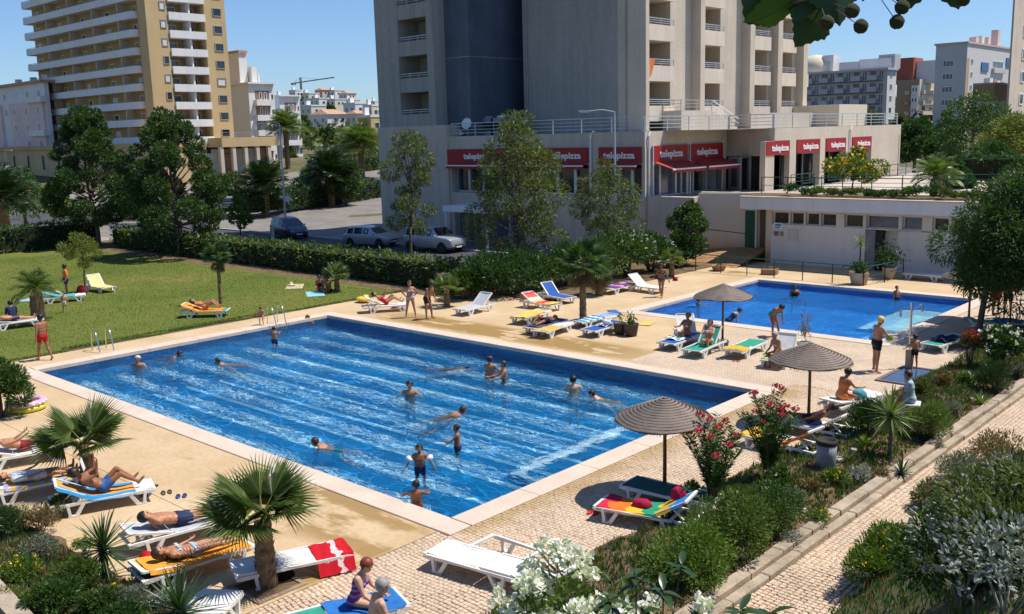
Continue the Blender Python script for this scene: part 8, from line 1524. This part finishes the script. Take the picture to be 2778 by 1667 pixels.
# dusty miller: lobed silver leaves
def dusty(label,base,rad,h,n,seed):
    r2=random.Random(seed); root=empty('dusty_miller',base,0,label,'plant'); q=MB(); lobes=[]
    for i in range(1,5): lobes.append(i)
    pr_=[(0,0),(.10,.18),(.30,.30),(.12,.36),(.34,.52),(.13,.56),(.30,.74),(.12,.76),(.14,.92),(0,1.0)]; L_=.062
    prof=[(x*L_,y*L_) for x,y in pr_]; V=[];Fc=[]
    q2=MB()
    n1=len(prof)
    for s in (-1,1): 
        q2.add([(0,y,-.004*math.sin(y/L_*3)) for x,y in prof]+[(s*x,y,.012*(x/L_)) for x,y in prof],[(k,k+1,n1+k+1,n1+k) for k in range(n1-1)])
    me=np.array(q2.v); fq=np.array(q2.f); ms=[]
    pts=[];
    C,d=clumppts([(math.cos(i*2.4)*rad*.6*math.sqrt((i+.5)/9),math.sin(i*2.4)*rad*.6*math.sqrt((i+.5)/9),h*(.72-.2*i/9),rad*.45) for i in range(9)],n,.75,.9); Vs=[];Fs=[]
    for i in range(n):
        dd=Vector(d[i])+Vector((r2.gauss(0,.5),r2.gauss(0,.5),.5+r2.gauss(0,.3))); M3=dd.normalized().to_track_quat('Y','Z').to_matrix()@Matrix.Rotation(r2.uniform(0,6.28),3,'Y'); s=r2.uniform(.7,1.3); A=np.array(M3)*s; Vs.append(me@A.T+C[i]); Fs.append(fq+i*len(me))
    link('foliage',npmesh('foliage',np.concatenate(Vs),np.concatenate(Fs),LM['silver']),root); mb=MB()
    for i in range(7): a=i*2.4; limb(mb,(0,0,-.05),(math.cos(a)*rad*.5,math.sin(a)*rad*.5,h*.6),.014,.006,4,.1,5)
    mb.build('stem',M('silver_stem',(0.3,0.3,0.26),0.9),root,True); return root
b=bank(2755,1440); dusty('large silver-leaved plant high on the bank at the right edge',(b.x,b.y,gz(b.x,b.y)-.03),.72,.95,1500,1); b=bank(2610,1640); dusty('silver-leaved plant among dark foliage at the bottom right',(b.x,b.y,gz(b.x,b.y)-.03),.6,1.25,700,2); b=bank(2720,1690); dusty('silver-leaved plant in the bottom right corner',(b.x,b.y,gz(b.x,b.y)-.03),.6,.9,700,3)
# white oleander in front, rising from below the frame
c=atd(1500,1640,9.6); t=atd(1500,1478,9.4); oleander('white oleander full of blossom rising from the bottom edge',(c.x,c.y,gz(c.x,c.y)-.02),t.z-gz(c.x,c.y),.66,34,LM['white'],5,.17,.06,22,'bright',.12,.85,lst=80); c=atd(1680,1690,9.2); t=atd(1650,1600,9.0); oleander('second white oleander beside the first at the bottom edge',(c.x,c.y,gz(c.x,c.y)-.02),t.z-gz(c.x,c.y),.55,24,LM['white'],6,.17,.06,20,'mid',.12,.8,lst=80)
c=atd(1850,1760,8.8); t=atd(1830,1640,8.8); oleander('third white oleander lowest at the bottom edge',(c.x,c.y,gz(c.x,c.y)-.02),t.z-gz(c.x,c.y),.6,24,LM['white'],7,.17,.06,20,'mid',.12,.8,lst=70)
c=atd(1420,1700,9.4); t=atd(1400,1590,9.4); oleander('white oleander branches at the left of the blossom mass',(c.x,c.y,gz(c.x,c.y)-.02),t.z-gz(c.x,c.y),.5,20,LM['white'],8,.17,.06,20,'bright',.12,.85,lst=70)
# broad-leaved shoot (loquat-like)
def broadleaf(L_,w,lm):
    q=MB(); n=7; vs=[]
    for i in range(n+1):
        t=i/n; ww=w*math.sin(PI*min(.97,t*.92+.06))**.8; z=-.22*L_*t*t; vs+=[(-ww,L_*t,z+ww*.35),(0,L_*t,z),(ww,L_*t,z+ww*.35)]
    fs=[(i*3+k,i*3+k+1,i*3+k+4,i*3+k+3) for i in range(n) for k in range(2)]; q.add(vs,fs); return q.mesh('leaf',lm,True)
BLF=leafmat('leaf_broad',(0.018,0.045,0.012),(0.045,0.085,0.02),None,0.2,0.3,0.5)
def shoots(label,heads,dep,gpx,seed,n=9,L_=.17):
    c=atd(*gpx,dep); base=Vector((c.x,c.y,gz(c.x,c.y)-.05)); root=empty('broad_leaved_shrub',base,0,label,'shrub'); ms=[broadleaf(L_,L_*.2,BLF),broadleaf(L_*.8,L_*.17,BLF)]; r2=random.Random(seed); mb=MB()
    for (px,py) in heads:
        h=atd(px,py,dep+r2.uniform(-.3,.3))-base; limb(mb,(r2.uniform(-.05,.05),r2.uniform(-.05,.05),0),tuple(h),.018,.006,6,.06,6)
        for k in range(n):
            o=link('leaf',ms[k%2],root,tuple(h-Vector((0,0,.012*k)))); o.rotation_euler=(Matrix.Rotation(k*2.4+r2.random(),4,'Z')@Matrix.Rotation(R(r2.uniform(-35,45)),4,'X')).to_euler()
    mb.build('stem',BARK,root,True)
shoots('dark broad-leaved shoots in front of the white oleander',((1725,1560),(1655,1625),(1800,1600),(1850,1530),(1745,1650)),8.2,(1745,1760),1); shoots('dark broad leaves peeking in at the bottom right of centre',((2010,1655),(2090,1660)),7.6,(2050,1780),2,7,.19)
# left side
b=P(5,1132); shrub('leafy_bush','tall green bush at the left edge beside the inflatable pool',(b.x,b.y,.0),1.0,1.0,2.1,6500,.13,LM['mid'],None,0,seed=130,aspect=.35)
for i,(px,py,r_,h,n,ls,lm,fl,fn,lb) in enumerate((
 (30,1450,.50,.75,3000,.10,'yucca',None,0,'dark rosemary-like bush at the left edge of the corner bed'),(110,1440,.42,.62,1700,.07,'dry',None,0,'dry brown twiggy shrub near the lounger leg'),(165,1390,.30,.52,1200,.08,'olive',None,0,'olive sprig in front of the white lounger'),(110,1520,.40,.58,1700,.06,'grey',None,0,'pale grey-green shrub left of the yucca'),(60,1570,.42,.45,1700,.07,'bright','yellow',22,'grassy clump with yellow flowers at the left edge'),(215,1600,.50,.72,3800,.075,'hedge',None,0,'fresh green bush in the middle of the corner bed'),(150,1660,.52,.66,3800,.085,'mid',None,0,'broad green bush at the bottom left'),(275,1660,.42,.46,2600,.085,'mid','yellow',4,'green bush below the short-stemmed yucca'),(360,1640,.40,.40,1900,.06,'grey',None,0,'greyish cushion between the two yuccas'),(400,1585,.32,.36,1500,.06,'bright',None,0,'bright green tuft in front of the red bag'),(470,1560,.24,.5,800,.06,'olive',None,0,'thin weed rising beside the broad yucca'),(20,1640,.34,.36,1300,.06,'lime',None,0,'yellowish grass tuft at the bottom left corner'),(230,1490,.26,.30,900,.06,'bright','yellow',14,'low plant with yellow flowers left of the yucca stem'),(330,1690,.4,.4,1700,.08,'dark',None,0,'dark green tuft at the bottom edge'),(440,1640,.26,.3,900,.07,'silver',None,0,'silver cushion beside the broad yucca'))):
    b=P(px,py,.1); shrub('bed_plant',lb,(b.x,b.y,.05),r_,r_,h,n,ls,LM[lm],LM[fl] if fl else None,fn,.05,cat='plant',group='plants in the corner bed',seed=140+i,aspect=.28 if 'rosemary' not in lb else .12,up=.35,nc=8)
# low ground cover and litter in the beds (too fine to count)
def cover(name,label,n,fn,ls,lm,aspect=.16):
    C=np.array([fn() for _ in range(n)]); k=9; CC=np.repeat(C,k,0)+rng.normal(0,.045,(n*k,3))*np.array([1,1,.5]); CC[:,2]=np.maximum(CC[:,2],C.repeat(k,0)[:,2]); D=np.tile(np.array([[0,0,1.]]),(n*k,1)); o=link(name,leafmesh(name,CC,ls,LM[lm],aspect,D,.55,.2),None); tag(o,label,'ground cover',None,'stuff')
def rb(): x=random.uniform(-10.35,-8.05); y=random.uniform(10,42); return (x,y,bedz(x,y)+.03)
def lbd(): x=random.uniform(-23.5,-13.8); y=random.uniform(3.2,6.95); return (x,y,.11)
def bk_(): x=random.uniform(-6.15,-.6); y=random.uniform(6,30); return (x,y,gz(x,y)+.02)
cover('ground_cover','low weeds and grass between the plants of the right-hand bed',2600,rb,.15,'mid'); cover('ground_cover','grey-green ground cover in the right-hand bed',1500,rb,.13,'grey'); cover('ground_cover','yellow-green ground cover in the right-hand bed',1200,rb,.14,'bright'); cover('ground_cover','dry grass between the plants of the right-hand bed',1100,rb,.13,'dry'); cover('ground_cover','low weeds and dry grass in the corner bed',2400,lbd,.15,'olive'); cover('ground_cover','yellow-green ground cover in the corner bed',1500,lbd,.14,'bright'); cover('ground_cover','grey ground cover in the corner bed',1000,lbd,.12,'grey'); cover('ground_cover','dry stalks in the corner bed',1000,lbd,.15,'dry'); cover('ground_cover','weeds covering the bank on the right',2600,bk_,.13,'mid'); cover('ground_cover','dry weeds on the bank on the right',1200,bk_,.12,'dry')
def lf(): return (random.uniform(-72,-37.9),random.uniform(8,31.5),.035)
C=np.array([lf() for _ in range(70000)]); o=link('grass',leafmesh('grass',C,.085,leafmat('grass_blade',(0.085,0.125,0.022),(0.16,0.18,0.04),(0.26,0.23,0.09),0.3),.22,np.tile(np.array([[0,0,1.]]),(len(C),1)),.7,.1),None); tag(o,'mown grass blades over the lawn','grass',None,'stuff')
def le(): y=random.uniform(9,33); return (-37.35-(0.55 if 15<y<24 else 0.1)+random.gauss(0,.09),y,.03)
C=np.array([le() for _ in range(5000)]); o=link('grass_fringe',leafmesh('grass_fringe',C,.13,MATS['grass_blade'],.2,np.tile(np.array([[0,0,1.]]),(len(C),1)),.8,.1),None); tag(o,'ragged grass fringe where the lawn meets the deck','grass',None,'stuff')
def pl(): x=random.uniform(-7.2,-6.2); y=random.uniform(9,26); return (x,y,.022)
o=link('leaf_litter',leafmesh('leaf_litter',np.array([pl() for _ in range(160)]),.05,LM['dry'],.5,None,.6,-.0),None); tag(o,'fallen dry leaves scattered over the path','leaf litter',None,'stuff')
# ---- plane tree branch hanging into the top of the picture; its trunk stands right of the camera
def planeleaf(s):
    out=[(0,0),(.10,-.05),(.24,-.05),(.34,.0),(.37,.09),(.45,.14),(.44,.22),(.53,.30),(.49,.38),(.50,.47),(.42,.50),(.38,.58),(.30,.62),(.27,.72),(.18,.78),(.14,.88),(.06,.93),(0,1.0)]
    full=out+[(-x,y) for x,y in reversed(out[1:-1])]; q=MB(); vs=[(x*s,y*s,(-.16*abs(x)-.10*y*y)*s) for x,y in full]; c=len(vs); vs.append((0,.35*s,.02*s)); q.add(vs,[(i,(i+1)%len(full),c) for i in range(len(full))]); return q.mesh('leaf',leafmat('leaf_plane',(0.018,0.050,0.012),(0.035,0.075,0.018),None,0.22,0.45,0.4))
tb=CAM+CR*4.6-CF*0.4; tb=Vector((tb.x,tb.y,gz(tb.x,tb.y)-.1)); pt_=empty('plane_tree',tb,0,'plane tree branch with broad dark leaves and round seed balls overhead','tree')
DEP=2.15; tw=[atd(px,py,dp) for px,py,dp in ((3500,-700,2.9),(3100,-330,2.6),(2800,-150,2.4),(2560,-80,DEP),(2360,-45,DEP),(2220,-5,DEP),(2140,12,DEP))]
mb=MB(); mb.tube([Vector((0,0,0)),(tw[0]-tb)*.35+Vector((0,0,.6)),(tw[0]-tb)*.7+Vector((0,0,.5)),tw[0]-tb],[.16,.11,.05,.022],9); mb.build('trunk',BARK,pt_,True); mb=MB(); mb.tube([t_-tb for t_ in tw],[.02,.014,.010,.007,.005,.004,.003],6); mb.build('twig',M('twig_bark',(0.10,0.075,0.04),0.8,0.2),pt_,True)
pm=[planeleaf(.118),planeleaf(.105)]
leaves=[(2150,5,243,1.62,.3),(2228,22,212,.35,.3),(2255,-75,168,.2,.2),(2305,-85,188,.5,.4),(2500,-105,198,.1,.5),(2565,-100,162,-.2,.2),(2372,-140,190,.15,.3),(2760,-140,185,-.7,.3),(2660,-160,180,.5,.4),(2200,-60,200,-.4,.3),(2440,-125,172,.3,.3),(2635,-120,196,-.3,.3),(2090,-70,205,.6,.3),(2700,-140,160,.1,.3)]
for i,(px,py,rot,tz_,bend) in enumerate(leaves):
    p=atd(px,py,DEP+.05*math.sin(i*2.1)); o=link('leaf',pm[i%2],pt_,tuple(p-tb))
    # the leaf's Y axis hangs in the picture plane, turned by rot degrees; its face turned to the camera with some tilt
    yv=(CU*math.cos(R(rot))+CR*math.sin(R(rot))).normalized(); zv=(-CF*math.cos(tz_*.8)+CR*math.sin(tz_*.8)).normalized(); xv=yv.cross(zv).normalized(); zv=xv.cross(yv); o.rotation_euler=Matrix((xv,yv,zv)).transposed().to_euler(); 
    q=MB(); near=min(tw,key=lambda t_:(t_-p).length); q.tube([p-tb,((p+near)/2-tb)+Vector((0,0,.01)),near-tb],.0016,5); q.build('leaf_stalk',MATS['twig_bark'],pt_)
for (px,py) in ((2335,72),(2312,30),(2433,60),(2447,20),(2243,62),(2612,-2)):
    p=atd(px,py,DEP-.09); q=MB(); q.ell((0,0,0),(.0155,.0155,.0155),14,10); q.v=[(x*(1+.05*math.sin(x*1900+z*1500)),y*(1+.05*math.sin(y*2100)),z*(1+.05*math.sin(z*1700+y*900))) for x,y,z in q.v]; o=q.build('seed_ball',M('seed_ball',(0.09,0.085,0.025),0.9,0.3,200,0.8,400),pt_,True); o.location=tuple(p-tb); q=MB(); near=min(tw,key=lambda t_:(t_-p).length); q.tube([p-tb,near-tb],.001,5); q.build('seed_stalk',MATS['twig_bark'],pt_)
